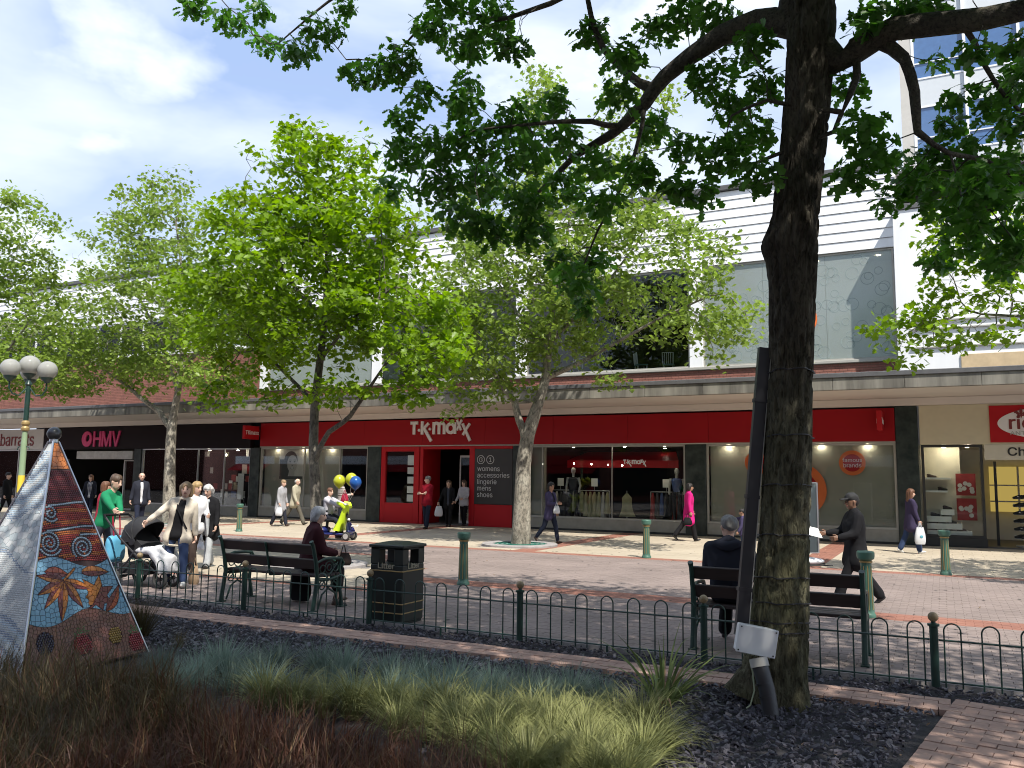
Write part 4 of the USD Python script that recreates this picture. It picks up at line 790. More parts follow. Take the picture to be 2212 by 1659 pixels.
a, b = leaflet(-.31, .90, .24, .055, -12); LV += [('t_rust', a), ('t_maroon', b)]
a, b = leaflet(.05, .86, .32, .05, -6, .05); LV += [('t_orange', a), ('t_maroon', b)]
mc = (.20, .62); mp_ = []
for k, (ang, l) in enumerate(((75, .2), (128, .22), (180, .13), (215, .14), (20, .2), (-30, .17), (-75, .15))): mp_.append(Polygon([(mc[0] + .09 * math.cos(math.radians(ang + 38)), mc[1] + .09 * math.sin(math.radians(ang + 38))), (mc[0] + l * math.cos(math.radians(ang)), mc[1] + l * math.sin(math.radians(ang))), (mc[0] + .09 * math.cos(math.radians(ang - 38)), mc[1] + .09 * math.sin(math.radians(ang - 38))), mc]).buffer(0))
mapl = unary_union(mp_); half = Polygon([(mc[0] - .4, mc[1] - .5), (mc[0] + .35, mc[1] + .45), (mc[0] - .5, mc[1] + .5)])
LV += [('t_orange', mapl.intersection(half)), ('t_maroon', mapl.difference(half)), ('t_maroon', stroke([(mc[0] - .05, mc[1] - .08), (mc[0] - .2, mc[1] - .17)], .02))]
a, b = leaflet(.27, .46, .30, .05, 52, -.09); LV += [('t_maroon', a), ('t_rust', b)]
taken = unary_union([p for _, p in LV]).buffer(.002)
n_t = 0
big = []
for k, (c, p) in enumerate(LV): big += [(q.area, c, q) for q in cells(p.intersection(mid), .052, 40 + k)]
big += [(q.area, 't_blue', q) for q in cells(mid.difference(taken), .047, 77)]
big.sort(key=lambda q: -q[0])
for a_, c, q in big[:295]: obj('tile', tiles3([q], F0, B0), c, py_, smooth=False)
for c in ('t_blue', 't_orange', 't_maroon', 't_rust'):
    r_ = [q for _, c2, q in big[295:] if c2 == c]
    if r_: obj('tile_mosaic', tiles3(r_, F0, B0), c, py_, kind='stuff', smooth=False)
# fruit band at the foot
fruit = [('t_berry', (-.40, .27), .085, .095), ('t_straw', (-.03, .20), .095, .10), ('t_gold', (.33, .22), .07, .08), ('t_straw', (.56, .13), .09, .10)]
ft = unary_union([affinity.scale(Point(*c).buffer(1, 12), rx, ry) for _, c, rx, ry in fruit])
for col, c, rx, ry in fruit:
    e = affinity.scale(Point(*c).buffer(1, 16), rx, ry)
    pts = [(x, y) for i, y in enumerate(np.arange(c[1] - ry, c[1] + ry, .021)) for x in np.arange(c[0] - rx + (i % 2) * .012, c[0] + rx, .024) if e.contains(Point(x, y))]
    obj('fruit_bead', beads(pts, .0125, F0, B0, .7), col, py_, kind='stuff')
    if col == 't_straw': obj('fruit_leaf', tiles3(cells(unary_union([leaflet(c[0], c[1] + ry * .8, .1, .022, a)[0].union(leaflet(c[0], c[1] + ry * .8, .1, .022, a)[1]) for a in (20, 65, 115, 160)]), .03, 5), F0, B0), 't_green', py_, kind='stuff', smooth=False)
obj('foot_mosaic', tiles3(cells(low.difference(ft.buffer(.004)), .036, 9), F0, B0), 't_earth', py_, kind='stuff', smooth=False)
# rows of glass beads with blue spirals
sp = []; spi = [(-.22, 1.16, .125, 1), (.12, 1.09, .115, 1), (-.17, 1.44, .085, 1)]
def spiral(c, R, sg):
    out = []; th = 0.; r_ = .012
    while r_ < R: out.append((c[0] + r_ * math.cos(th) * sg, c[1] + r_ * math.sin(th))); th += .021 / max(r_, .012); r_ = .012 + .0062 * th
    return out, th
for cx0, cy0, R, sg in spi:
    s_, th = spiral((cx0, cy0), R, sg); sp += s_
    e = [(x, cy0 + R + .012 * math.sin(x * 9)) for x in np.arange(cx0, hwid(cy0 + R) - .015, .021)]; sp += e
sp = [p for p in sp if abs(p[0]) < hwid(p[1]) - .015]
obj('spiral_bead', beads(sp, .0105, F0, B0, .8), 't_sky', py_, kind='stuff')
tree_s = cKDTree(np.array(sp)); RB = {k: [] for k in ('t_bead_red', 't_bead_orange', 't_plum', 't_maroon')}
for i, v in enumerate(np.arange(.95, 2.06, .0198)):
    for x in np.arange(-hwid(v) + .018 + (i % 2) * .01, hwid(v) - .012, .0205):
        vv = v + .03 * math.sin(x * 5 + 1.2) - .04 * x
        if vv < vt(x / hwid(min(max(vv, 0), SL - .01))) + .01 or tree_s.query((x, vv))[0] < .0185 or not edge.contains(Point(x, vv)): continue
        if vv > 1.86: continue
        band = int((vv - .9) / .036) % 3
        RB['t_plum' if vv > 1.545 and band else 't_maroon' if vv > 1.52 else 't_bead_orange' if band == 0 else 't_bead_red'].append((x, vv))
for c, p in RB.items(): obj('glass_bead', beads(p, .0095, F0, B0, .75), c, py_, kind='stuff')
topp = Polygon([fp(-1, 1.87), fp(1, 1.87), fp(1, SL), fp(-1, SL)]).intersection(edge); obj('tile', tiles3(cells(topp, .05, 3), F0, B0), 't_orange', py_, kind='stuff', smooth=False)
# the pale water face
edge3 = edge; obj('backing', tiles3([edge], F3, B3, .002), 'grout_pale', py_, smooth=False); W = {k: [] for k in ('t_white', 't_pale', 't_navy', 't_grey', 't_sky')}
w1, w2, w3 = lambda u: .42 + .10 * math.sin(u * 3 + .6), lambda u: 1.0 + .09 * math.sin(u * 2.6 + 2.4), lambda u: 1.42 + .06 * math.sin(u * 3)
for i, v in enumerate(np.arange(.01, 2.05, .0185)):
    for x in np.arange(-hwid(v) + .014 + (i % 2) * .009, hwid(v) - .012, .0195):
        u = x / hwid(v); vv = v
        if not edge3.contains(Point(x, vv)): continue
        k = abs((vv - w1(u)) / .02)
        if vv < w1(u): W['t_navy' if int((w1(u) - vv) / .04) % 3 == 0 else 't_sky' if int((w1(u) - vv) / .04) % 3 == 1 else 't_pale'].append((x, vv))
        elif vv < w2(u): W['t_navy' if vv > w2(u) - .03 else 't_white' if (int(x * 60) * 7 + int(vv * 55) * 3) % 5 else 't_pale'].append((x, vv))
        elif vv > w3(u): W['t_sky' if int((vv - w3(u)) / .05) % 2 else 't_navy' if int((vv - w3(u)) / .05) % 4 == 0 else 't_white'].append((x, vv))
for c, p in W.items():
    if p: obj('glass_bead', beads(p, .009, F3, B3, .6), c, py_, kind='stuff')
fallz = Polygon([fp(u, w2(u) + .01) for u in us] + [fp(u, w3(u) - .01) for u in us[::-1]]).intersection(edge3)
ce = cells(fallz, .06, 21); obj('tile', tiles3(ce[::2], F3, B3), 't_white', py_, kind='stuff', smooth=False); obj('tile', tiles3(ce[1::2], F3, B3), 't_pale', py_, kind='stuff', smooth=False)
# ================================================================= trees
def bark(name, c1, c2, c3, sc=3., st=(1, 1, .25), bump=.8, bsc=30., spots=0.):
    n = {'g': ('geometry', {}), 'mp': ('mapping', {'scale': st}), 'n': ('noise_texture', {'scale': sc, 'detail': 6., 'roughness': .65}), 'r': ('rgb_ramp', {'ramp': [(.32, c2), (.5, c1), (.68, c3)]}),
         'w': ('noise_texture', {'scale': bsc, 'detail': 4., 'roughness': .6, 'distortion': .6}), 'r2': ('rgb_ramp', {'ramp': [(.36, (.25, .25, .25)), (.55, (1, 1, 1))]}), 'mx': ('mix', {'mix_type': 'multiply', 'fac': .85}),
         'b': ('bump', {'strength': min(1., bump), 'distance': .03}), 'p': ('principled_bsdf', {'roughness': .85})}
    MATS[name] = usdkit.material(stage, LK + '/' + name, n, [('g.position', 'mp.vector'), ('mp.vector', 'n.vector'), ('mp.vector', 'w.vector'), ('n.fac', 'r.fac'), ('w.fac', 'r2.fac'), ('r.color', 'mx.color1'), ('r2.color', 'mx.color2'), ('mx.color', 'p.base_color'), ('w.fac', 'b.height'), ('b.normal', 'p.normal')], surface='p.BSDF')
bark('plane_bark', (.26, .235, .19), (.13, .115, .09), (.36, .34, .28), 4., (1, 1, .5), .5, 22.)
bark('plane_bark_shaded', (.12, .105, .085), (.06, .052, .045), (.20, .185, .15), 4., (1, 1, .5), .5, 22.)  # plane bark again, darker: crown shade put into the colour
def oakbark():  # upper bark darkened to paint in crown shade; the low green is algae
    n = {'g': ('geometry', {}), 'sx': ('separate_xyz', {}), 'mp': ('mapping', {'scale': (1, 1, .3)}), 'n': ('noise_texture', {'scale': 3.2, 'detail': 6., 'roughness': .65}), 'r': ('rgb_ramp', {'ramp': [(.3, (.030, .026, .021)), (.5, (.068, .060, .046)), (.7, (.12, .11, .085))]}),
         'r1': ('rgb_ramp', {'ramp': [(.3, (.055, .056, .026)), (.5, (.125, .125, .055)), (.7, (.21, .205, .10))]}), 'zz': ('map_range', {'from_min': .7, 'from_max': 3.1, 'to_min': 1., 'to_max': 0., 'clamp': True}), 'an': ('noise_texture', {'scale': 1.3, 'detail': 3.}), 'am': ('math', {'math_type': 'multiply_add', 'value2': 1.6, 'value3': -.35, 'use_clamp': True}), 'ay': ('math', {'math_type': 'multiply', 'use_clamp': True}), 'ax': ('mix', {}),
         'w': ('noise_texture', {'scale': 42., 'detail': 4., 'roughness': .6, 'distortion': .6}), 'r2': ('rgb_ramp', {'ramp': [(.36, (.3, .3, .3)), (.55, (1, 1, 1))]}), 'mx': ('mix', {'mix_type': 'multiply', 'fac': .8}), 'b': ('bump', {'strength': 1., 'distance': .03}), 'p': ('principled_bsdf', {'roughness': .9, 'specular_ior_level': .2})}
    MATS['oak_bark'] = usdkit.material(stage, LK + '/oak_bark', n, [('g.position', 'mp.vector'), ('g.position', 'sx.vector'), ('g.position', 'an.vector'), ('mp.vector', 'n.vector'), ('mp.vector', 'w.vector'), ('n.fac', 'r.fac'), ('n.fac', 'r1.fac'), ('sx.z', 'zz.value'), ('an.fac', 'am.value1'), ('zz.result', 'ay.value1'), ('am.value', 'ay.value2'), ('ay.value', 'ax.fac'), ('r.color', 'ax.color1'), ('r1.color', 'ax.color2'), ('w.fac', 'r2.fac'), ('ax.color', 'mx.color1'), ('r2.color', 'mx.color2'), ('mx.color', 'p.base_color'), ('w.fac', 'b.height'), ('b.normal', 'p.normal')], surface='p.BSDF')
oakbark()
bark('oak_limb_bark', (.075, .065, .05), (.035, .03, .025), (.11, .10, .07), 4., (1, 1, 1), .8, 40.)
def leafmat(name, c1, c2, tr=.38, isl=.3, rough=.42):
    n = {'g': ('geometry', {}), 'r': ('rgb_ramp', {'ramp': [(0, c1), (.8, c2), (1, tuple(np.array(c2) * (1.3, 1.15, 1.)))]}), 'n': ('noise_texture', {'scale': .9, 'detail': 2.}), 'h': ('hsv', {}), 'mr': ('map_range', {'from_min': .3, 'from_max': .7, 'to_min': 1 - isl, 'to_max': 1 + isl}),
         'p': ('principled_bsdf', {'roughness': rough, 'specular_ior_level': .45}), 't': ('translucent_bsdf', {}), 'tc': ('hsv', {'saturation': 1.1, 'value': 1.55}), 'm': ('mix_closure', {'fac': tr})}
    MATS[name] = usdkit.material(stage, LK + '/' + name, n, [('g.random_per_island', 'r.fac'), ('g.position', 'n.vector'), ('n.fac', 'mr.value'), ('mr.result', 'h.value'), ('r.color', 'h.color'), ('h.color', 'p.base_color'), ('h.color', 'tc.color'), ('tc.color', 't.color'), ('p.BSDF', 'm.closure1'), ('t.BSDF', 'm.closure2')], surface='m.closure')
leafmat('plane_leaf', (.16, .26, .02), (.42, .48, .05), .5); leafmat('plane_leaf_far', (.18, .255, .05), (.40, .44, .11), .5); leafmat('oak_leaf', (.058, .148, .022), (.15, .25, .038), .5, .28)
def leaf_plane():
    o = [(0, 0), (.32, .02), (.30, .22), (.55, .42), (.30, .50), (.28, .72), (0, 1.0), (-.28, .72), (-.30, .50), (-.55, .42), (-.30, .22), (-.32, .02)]
    v = [(x, y, .10 * abs(x) - .12 * y * y) for x, y in o] + [(0, .42, -.06)]
    return np.array(v) * (1.0, 1.0, 1.0), np.array([(12, i, (i + 1) % 12) for i in range(12)])
def leaf_oak():
    o = [(0, 0), (.10, .18), (.22, .30), (.12, .42), (.32, .56), (.17, .66), (.26, .84), (0, 1.0), (-.26, .84), (-.17, .66), (-.32, .56), (-.12, .42), (-.22, .30), (-.10, .18)]
    v = [(x, y, .12 * abs(x) - .15 * y * y) for x, y in o] + [(0, .5, -.04)]
    return np.array(v), np.array([(14, i, (i + 1) % 14) for i in range(14)])
def leaves(pos, size, tmpl, rs, droop=.5, updir=None, jit=.5):
    """one mesh of leaves: each lies near flat with a random bearing, its tip drooping"""
    V0, F0_ = tmpl; n = len(pos); s = size * rs.uniform(.65, 1.2, n)
    az = rs.uniform(0, 2 * PI, n); dz = -droop + rs.normal(0, .38, n); d = np.stack([np.cos(az), np.sin(az), dz], 1); d /= np.linalg.norm(d, axis=1, keepdims=True)
    up = np.stack([rs.normal(0, jit, n), rs.normal(0, jit, n), np.ones(n)], 1); x = np.cross(d, up); x /= np.maximum(np.linalg.norm(x, axis=1, keepdims=True), 1e-6); z = np.cross(x, d)
    V = pos[:, None] + s[:, None, None] * (V0[None, :, 0:1] * x[:, None] + V0[None, :, 1:2] * d[:, None] + V0[None, :, 2:3] * z[:, None])
    return trimesh.Trimesh(V.reshape(-1, 3), (F0_[None] + np.arange(n)[:, None, None] * len(V0)).reshape(-1, 3), process=False)
def grow(seeds, att, D, di, dk, rs, iters=120, up=.05):
    """space colonisation from the seed limbs towards the attractors"""
    N, P, Rm = [], [], []
    for pts, rad, par in seeds:
        pts = np.asarray(pts, float); seg = [0] + list(np.cumsum(np.linalg.norm(np.diff(pts, axis=0), axis=1))); k = max(2, int(seg[-1] / D)); t = np.linspace(0, seg[-1], k + 1)
        q = np.stack([np.interp(t, seg, pts[:, i]) for i in range(3)], 1); r_ = np.interp(t, seg, np.asarray(rad))
        if par is None or not N: p0 = -1; st = 0
        else: p0 = int(np.argmin(np.linalg.norm(np.array(N) - q[0], axis=1))); st = 1
        for i in range(st, len(q)): N.append(q[i]); P.append(p0); Rm.append(r_[i]); p0 = len(N) - 1
    N, P, Rm = [np.array(x) for x in (N, P, Rm)]; att = np.asarray(att)
    for it in range(iters):
        if not len(att): break
        d, i = cKDTree(N).query(att); att, i, d = att[d > dk], i[d > dk], d[d > dk]
        ok = d < di
        if not ok.any(): di *= 1.4; continue
        v = (att - N[i])[ok]; v /= np.linalg.norm(v, axis=1, keepdims=True); S = np.zeros_like(N); np.add.at(S, i[ok], v); w = np.unique(i[ok])
        g = S[w]; g /= np.maximum(np.linalg.norm(g, axis=1, keepdims=True), 1e-6); g = g + rs.normal(0, .22, g.shape) + [0, 0, up]; g /= np.linalg.norm(g, axis=1, keepdims=True)
        new = N[w] + g * D; dd, _ = cKDTree(N).query(new); ok2 = dd > D * .45
        if not ok2.any(): att = att[rs.permutation(len(att))[: int(len(att) * .7)]]; continue
        N = np.vstack([N, new[ok2]]); P = np.r_[P, w[ok2]]; Rm = np.r_[Rm, np.zeros(ok2.sum())]
    n = len(N); kids = [[] for _ in range(n)]
    for i, p in enumerate(P):
        if p >= 0: kids[p].append(i)
    r_ = np.zeros(n)
    for i in range(n - 1, -1, -1): r_[i] = max(.0045 if not kids[i] else sum(r_[k] ** 2.4 for k in kids[i]) ** (1 / 2.4), 0)
    order = np.arange(n); r_ = np.where(Rm > 0, np.maximum(Rm, np.minimum(r_, Rm)), np.minimum(r_, .06))
    for i in range(n):
        if P[i] >= 0: r_[i] = min(r_[i], r_[P[i]] * .97)
    return N, P, kids, r_
def branch_tubes(N, P, kids, r_, skip=0, sides=6, rmin=.0):
    out = []; heads = [i for i in range(len(N)) if P[i] < 0]
    while heads:
        h = heads.pop(); ch = ([P[h]] if P[h] >= 0 else []) + [h]; c = h
        while kids[c]:
            k = sorted(kids[c], key=lambda q: -r_[q]); heads += k[1:]; c = k[0]; ch.append(c)
        rr = r_[ch].copy()
        if P[h] >= 0: rr[0] = min(rr[0], rr[1] * 1.25)
        if len(ch) > 1 and rr.max() > rmin: out.append(tube(N[ch], rr, 4 if rr.max() < .012 else sides if rr.max() < .08 else 10, False))
    return cat_(out)
def limbs(rows, Y):
    return [aty(x, y, Y + dy) for x, y, dy in rows]
def plane_tree(label, seeds, blobs, leafm, barkm, size, n_leaf, rs_seed, dens=260, spread=.16, thin=None, D=.22):
    rs = np.random.RandomState(rs_seed); A = []
    for c, rad, k in blobs:
        q = rs.normal(size=(k, 3)); q /= np.linalg.norm(q, axis=1, keepdims=True); q *= rs.uniform(.15, 1, (k, 1)) ** .45; A.append(np.array(c) + q * np.array(rad))
    A = np.vstack(A); A = A[meshkit.fbm(A * 1.1 + rs_seed, 2, rs_seed) > .36]
    N, P, kids, r_ = grow(seeds, A, D, 1.6, .26, rs)
    t = thing('plane_tree', label, 'tree', (0, 0, 0), 0)
    obj('trunk', branch_tubes(N, P, kids, r_), barkm, t, smooth=60)
    tip = np.where((r_ < .0125))[0]; nc = n_leaf // 13; cc = N[tip[rs.randint(0, len(tip), nc)]] + rs.normal(0, .05, (nc, 3)); pick = rs.randint(0, nc, n_leaf); pos = cc[pick] + rs.normal(0, 1, (n_leaf, 3)) * np.array([spread, spread, spread * .5])
    obj('crown', leaves(pos, size, leaf_plane(), rs), leafm, t, smooth=False)
    return t
gB = lambda *rows: limbs(rows, 13.1)
plane_tree('bright green plane tree, the fullest of the row, behind the grey haired seated woman',
    [(gB((685, 1222, 0), (681, 1050, 0), (677, 960, 0), (680, 870, 0), (690, 790, 0), (702, 690, .1), (706, 560, .1), (700, 420, 0)), [.135, .12, .115, .105, .085, .06, .04, .02], None),
     (gB((679, 990, 0), (708, 935, -.1), (752, 905, -.2), (790, 850, -.3), (830, 790, -.5)), [.06, .05, .045, .035, .02], 1), (gB((680, 870, 0), (610, 800, .3), (550, 740, .5)), [.045, .035, .02], 1), (gB((690, 780, 0), (760, 690, -.4), (850, 620, -.8)), [.045, .03, .02], 1), (gB((700, 690, 0), (620, 600, .2), (570, 520, .5)), [.04, .03, .018], 1)],
    [(aty(690, 600, 13.1), (2.35, 2.3, 1.95), 1500), (aty(690, 390, 13.1), (1.2, 1.3, 1.15), 420), (aty(560, 500, 13.1), (1.3, 1.4, 1.0), 420), (aty(820, 500, 13.1), (1.2, 1.4, 1.0), 380), (aty(520, 720, 13.1), (1.5, 1.4, .8), 350), (aty(860, 680, 13.1), (1.5, 1.6, .9), 420), (aty(730, 850, 12.7), (.75, .6, .3), 90), (aty(900, 850, 12.9), (.6, .6, .35), 70), (aty(470, 850, 13.3), (.6, .6, .35), 80), (aty(440, 640, 13.2), (1.1, 1.1, .7), 220), (aty(930, 760, 12.9), (1.0, 1.0, .6), 200), (aty(590, 870, 13.0), (.45, .5, .25), 60), (aty(790, 330, 13.2), (.4, .4, .5), 60), (aty(545, 340, 13.1), (.3, .3, .35), 36), (aty(640, 290, 13.1), (.35, .4, .45), 60)],
    'plane_leaf', 'plane_bark_shaded', .125, 20000, 3)
gA = lambda *rows: limbs(rows, 19.9)
plane_tree('plane tree with a pale mottled forked trunk standing before the red fascia',
    [(gA((1125, 1178, 0), (1127, 1120, 0), (1131, 1000, 0), (1140, 940, 0), (1160, 880, 0), (1180, 815, 0), (1186, 730, 0), (1200, 620, 0), (1230, 480, .2)), [.27, .235, .20, .20, .15, .12, .09, .06, .03], None),
     (gA((1140, 950, 0), (1120, 905, -.1), (1110, 862, -.15), (1085, 838, -.2), (1055, 780, -.3), (1020, 700, -.6)), [.12, .10, .09, .07, .05, .03], 1), (gA((1112, 865, -.1), (1150, 868, 0), (1168, 858, 0)), [.06, .055, .05], 1), (gA((1182, 815, 0), (1240, 790, -.2), (1330, 740, -.5), (1420, 690, -.8), (1530, 640, -1)), [.08, .06, .045, .03, .02], 1), (gA((1186, 740, 0), (1290, 640, .3), (1380, 520, .6)), [.06, .045, .02], 1), (gA((1186, 760, 0), (1120, 680, .4), (1070, 600, .8)), [.06, .045, .02], 1)],
    [(aty(1150, 640, 19.9), (3.0, 2.6, 2.2), 900), (aty(1060, 760, 19.6), (2.0, 1.8, 1.2), 420), (aty(1420, 600, 19.6), (2.3, 1.8, 1.9), 420), (aty(1250, 430, 20), (2.2, 1.8, 1.5), 300), (aty(1060, 480, 20), (1.6, 1.5, 1.3), 240), (aty(1550, 700, 19.2), (1.1, 1, 1.0), 90), (aty(1170, 200, 20), (.9, .9, 1.1), 60), (aty(1380, 250, 20), (1.2, 1, 1.2), 60), (aty(1320, 830, 19.6), (.4, .4, .2), 25), (aty(990, 880, 19.4), (.6, .6, .35), 40)],
    'plane_leaf_far', 'plane_bark', .135, 19500, 4, spread=.2, D=.26)
gC = lambda *rows: limbs(rows, 20.75)
plane_tree('thinly leaved plane tree with a mottled trunk in front of the music shop',
    [(gC((365, 1130, 0), (366, 1040, 0), (369, 950, 0), (373, 905, 0), (384, 850, 0), (395, 760, 0), (400, 640, 0), (380, 480, 0)), [.24, .2, .19, .16, .11, .08, .05, .03], None), (gC((370, 930, 0), (345, 890, 0), (305, 860, -.2), (270, 830, -.3), (210, 790, -.6)), [.12, .10, .08, .06, .03], 1), (gC((385, 850, 0), (350, 740, .4), (300, 640, .8)), [.07, .05, .03], 1), (gC((390, 800, 0), (450, 740, -.5), (490, 680, -.8)), [.06, .05, .03], 1)],
    [(aty(340, 680, 20.75), (3.6, 2.6, 2.7), 1100), (aty(350, 500, 20.75), (2.6, 2, 1.9), 300), (aty(200, 780, 20.6), (2.2, 1.8, 1.3), 360), (aty(460, 780, 20.5), (2.0, 1.6, 1.3), 260), (aty(355, 400, 20.75), (.8, .8, .9), 60), (aty(560, 640, 20.6), (1.4, 1.2, 1.4), 160), (aty(270, 470, 20.7), (.9, .9, .9), 60), (aty(150, 815, 20.6), (1.5, 1.2, .9), 200), (aty(300, 800, 20.3), (1.2, 1., .6), 120), (aty(230, 560, 20.7), (1.4, 1.2, 1.3), 140)],
    'plane_leaf_far', 'plane_bark', .15, 16000, 5, spread=.24, D=.3)
dx_ = at(-70, 1128); gD = lambda *rows: limbs(rows, dx_[1])
plane_tree('plane tree cut by the picture edge above the street lamp globes',
    [(gD((-70, 1128, 0), (-66, 950, 0), (-55, 800, 0), (-40, 600, 0)), [.2, .17, .1, .04], None), (gD((-66, 900, 0), (0, 780, -.2), (60, 700, -.4)), [.08, .05, .02], 1)],
    [(aty(-30, 680, dx_[1]), (3.2, 2.4, 3.2), 800), (aty(20, 520, dx_[1]), (1.7, 1.6, 1.9), 260), (aty(60, 760, dx_[1]), (1.8, 1.8, 1.6), 300)],
    'plane_leaf_far', 'plane_bark', .15, 12000, 6, spread=.24, D=.3)
ex = np.array([5.0, 17.6, 0.])
plane_tree('sunlit plane tree boughs reaching in from beyond the oak across the white end wall',
    [([ex, ex + (0, 0, 1.5), ex + (-.05, 0, 3.0), ex + (0, .1, 4.6), ex + (.1, .1, 6.2)], [.2, .17, .15, .1, .04], None), ([ex + (-.05, 0, 3.2), ex + (-1.3, .0, 4.2), ex + (-2.8, .0, 4.7), ex + (-4.2, .0, 4.9)], [.07, .05, .035, .02], 1), ([ex + (-.05, 0, 3.8), ex + (-1.2, -.3, 4.8), ex + (-2.0, -.5, 5.6)], [.06, .04, .02], 1)],
    [(ex + (0, 0, 5.6), (3.2, 2.6, 2.3), 800), (aty(2060, 700, 17.4), (1.5, 1.0, .6), 150), (aty(1985, 690, 17.5), (.75, .7, .45), 60), (aty(2130, 600, 17.2), (1.2, 1.0, .7), 110), (aty(1975, 770, 17.5), (.4, .4, .3), 26), (aty(2120, 470, 17.0), (1.3, 1.1, 1.0), 150)],
    'plane_leaf', 'plane_bark', .135, 8000, 7)
# ---- the oak in the bed
OY = 7.2
def oak_pt(x, y, dy=0): return aty(x, y, OY + dy)
cl = [(1655, 1540, .30), (1668, 1490, .265), (1676, 1440, .248), (1682, 1380, .238), (1690, 1240, .215), (1697, 1080, .203), (1704, 900, .190), (1710, 780, .182), (1713, 640, .192), (1713, 545, .205), (1718, 470, .192), (1734, 330, .186), (1744, 200, .188), (1750, 90, .20), (1752, -20, .205), (1750, -160, .17), (1745, -330, .14), (1750, -560, .10), (1760, -800, .06)]
path_ = np.array([oak_pt(x, y) for x, y, _ in cl]); path_[0, 2] = -.06; rads = np.array([r_ for *_, r_ in cl])
tt = np.r_[0, np.cumsum(np.linalg.norm(np.diff(path_, axis=0), axis=1))]; ts = np.linspace(0, tt[-1], 420); pth = np.stack([np.interp(ts, tt, path_[:, i]) for i in range(3)], 1); rd = np.interp(ts, tt, rads)
from scipy.ndimage import gaussian_filter1d
pth = gaussian_filter1d(pth, 6, axis=0, mode='nearest'); rd = gaussian_filter1d(rd, 4, mode='nearest'); pth[:, 2] = np.maximum.accumulate(pth[:, 2])
ot = tube(pth, rd, 72, False); v = ot.vertices.copy().reshape(len(pth), 72, 3); c_ = pth[:, None]; dr = v - c_; dn_ = dr / np.linalg.norm(dr, axis=2, keepdims=True)
pn = np.stack([dn_[..., 0] * 5.2, dn_[..., 1] * 5.2, v[..., 2] * 1.5], -1); rid = 1 - np.abs(2 * meshkit.fbm(pn * 1.9 + 9, 3) - 1); big_ = meshkit.fbm(pn * .35 + 3, 3) - .5
flare = np.clip((.55 - v[..., 2]) / .55, 0, 1)[..., None] ** 2 * .10 * np.clip(np.cos(3 * np.arctan2(dn_[..., 1], dn_[..., 0]) + 1.4), -.2, 1)[..., None]
knob = np.exp(-((v[..., 2:3] - 3.75) / .13) ** 2) * np.clip(dn_ @ np.array([-.95, -.3, 0]), 0, 1)[..., None] ** 3 * .06
v = v + dn_ * (-.024 * (rid[..., None] > .78) * (rid[..., None] - .78) * 6 + .05 * big_[..., None] + flare + knob); ot.vertices = v.reshape(-1, 3)
oak = thing('oak_tree', 'big dark oak trunk with spreading limbs standing in the slate bed', 'tree')
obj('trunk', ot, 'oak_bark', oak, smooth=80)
ol = lambda *rows: [oak_pt(*r_) for r_ in rows]
OS = [(ol((1740, 60, 0), (1650, 42, .05), (1565, 72, .1), (1490, 122, .2), (1425, 175, .3), (1392, 225, .35), (1330, 285, .45), (1240, 338, .6), (1185, 395, .7), (1130, 445, .8)), [.125, .115, .098, .085, .075, .068, .052, .036, .026, .014], None),
      (ol((1405, 200, .3), (1345, 150, .3), (1298, 100, .2), (1278, 40, .1), (1262, -40, 0)), [.05, .042, .036, .03, .026], 1), (ol((1335, 280, .45), (1285, 262, .2), (1215, 262, 0), (1130, 270, -.2), (1030, 280, -.4)), [.03, .028, .022, .016, .01], 1),
      (ol((1395, 240, .35), (1372, 330, .2), (1335, 420, .1), (1290, 500, 0), (1262, 570, 0)), [.022, .018, .014, .011, .008], 1), (ol((1245, 335, .6), (1170, 320, .9), (1080, 350, 1.1), (960, 380, 1.2)), [.026, .02, .015, .009], 1),
      (ol((1770, 165, 0), (1850, 108, 0), (1925, 62, -.1), (2020, 52, -.2), (2120, 42, -.3), (2240, 15, -.4), (2420, -60, -.5)), [.12, .108, .098, .092, .085, .075, .05], 1),
      (ol((1895, 85, 0), (1950, 118, -.1), (1974, 180, -.2), (1982, 285, -.25)), [.06, .052, .046, .034], 1), (ol((1865, 128, 0), (1840, 195, -.1), (1800, 285, -.1)), [.036, .03, .018], 1), (ol((1982, 285, -.25), (2040, 330, -.1), (2130, 345, .1), (2212, 400, .2)), [.028, .022, .018, .012], 1),
      (ol((2090, 55, -.3), (2130, 150, 0), (2180, 220, .2), (2230, 260, .4)), [.024, .02, .016, .012], 1), (ol((1735, -20, 0), (1660, -110, .1), (1540, -160, .2), (1380, -120, .2), (1205, 2, .1), (1080, 45, .1), (980, 22, .1), (890, 78, .1), (850, 125, .1)), [.10, .075, .055, .04, .028, .022, .018, .013, .008], 1),
      (ol((1380, -120, .2), (1100, -160, .3), (850, -90, .3), (700, 10, .2), (600, 95, .1)), [.04, .03, .022, .016, .008], 1), (ol((1700, 320, 0), (1650, 345, -.1), (1590, 370, -.1)), [.02, .016, .01], 1), (ol((1720, 230, 0), (1650, 215, -.3), (1580, 250, -.4)), [.02, .016, .01], 1)]
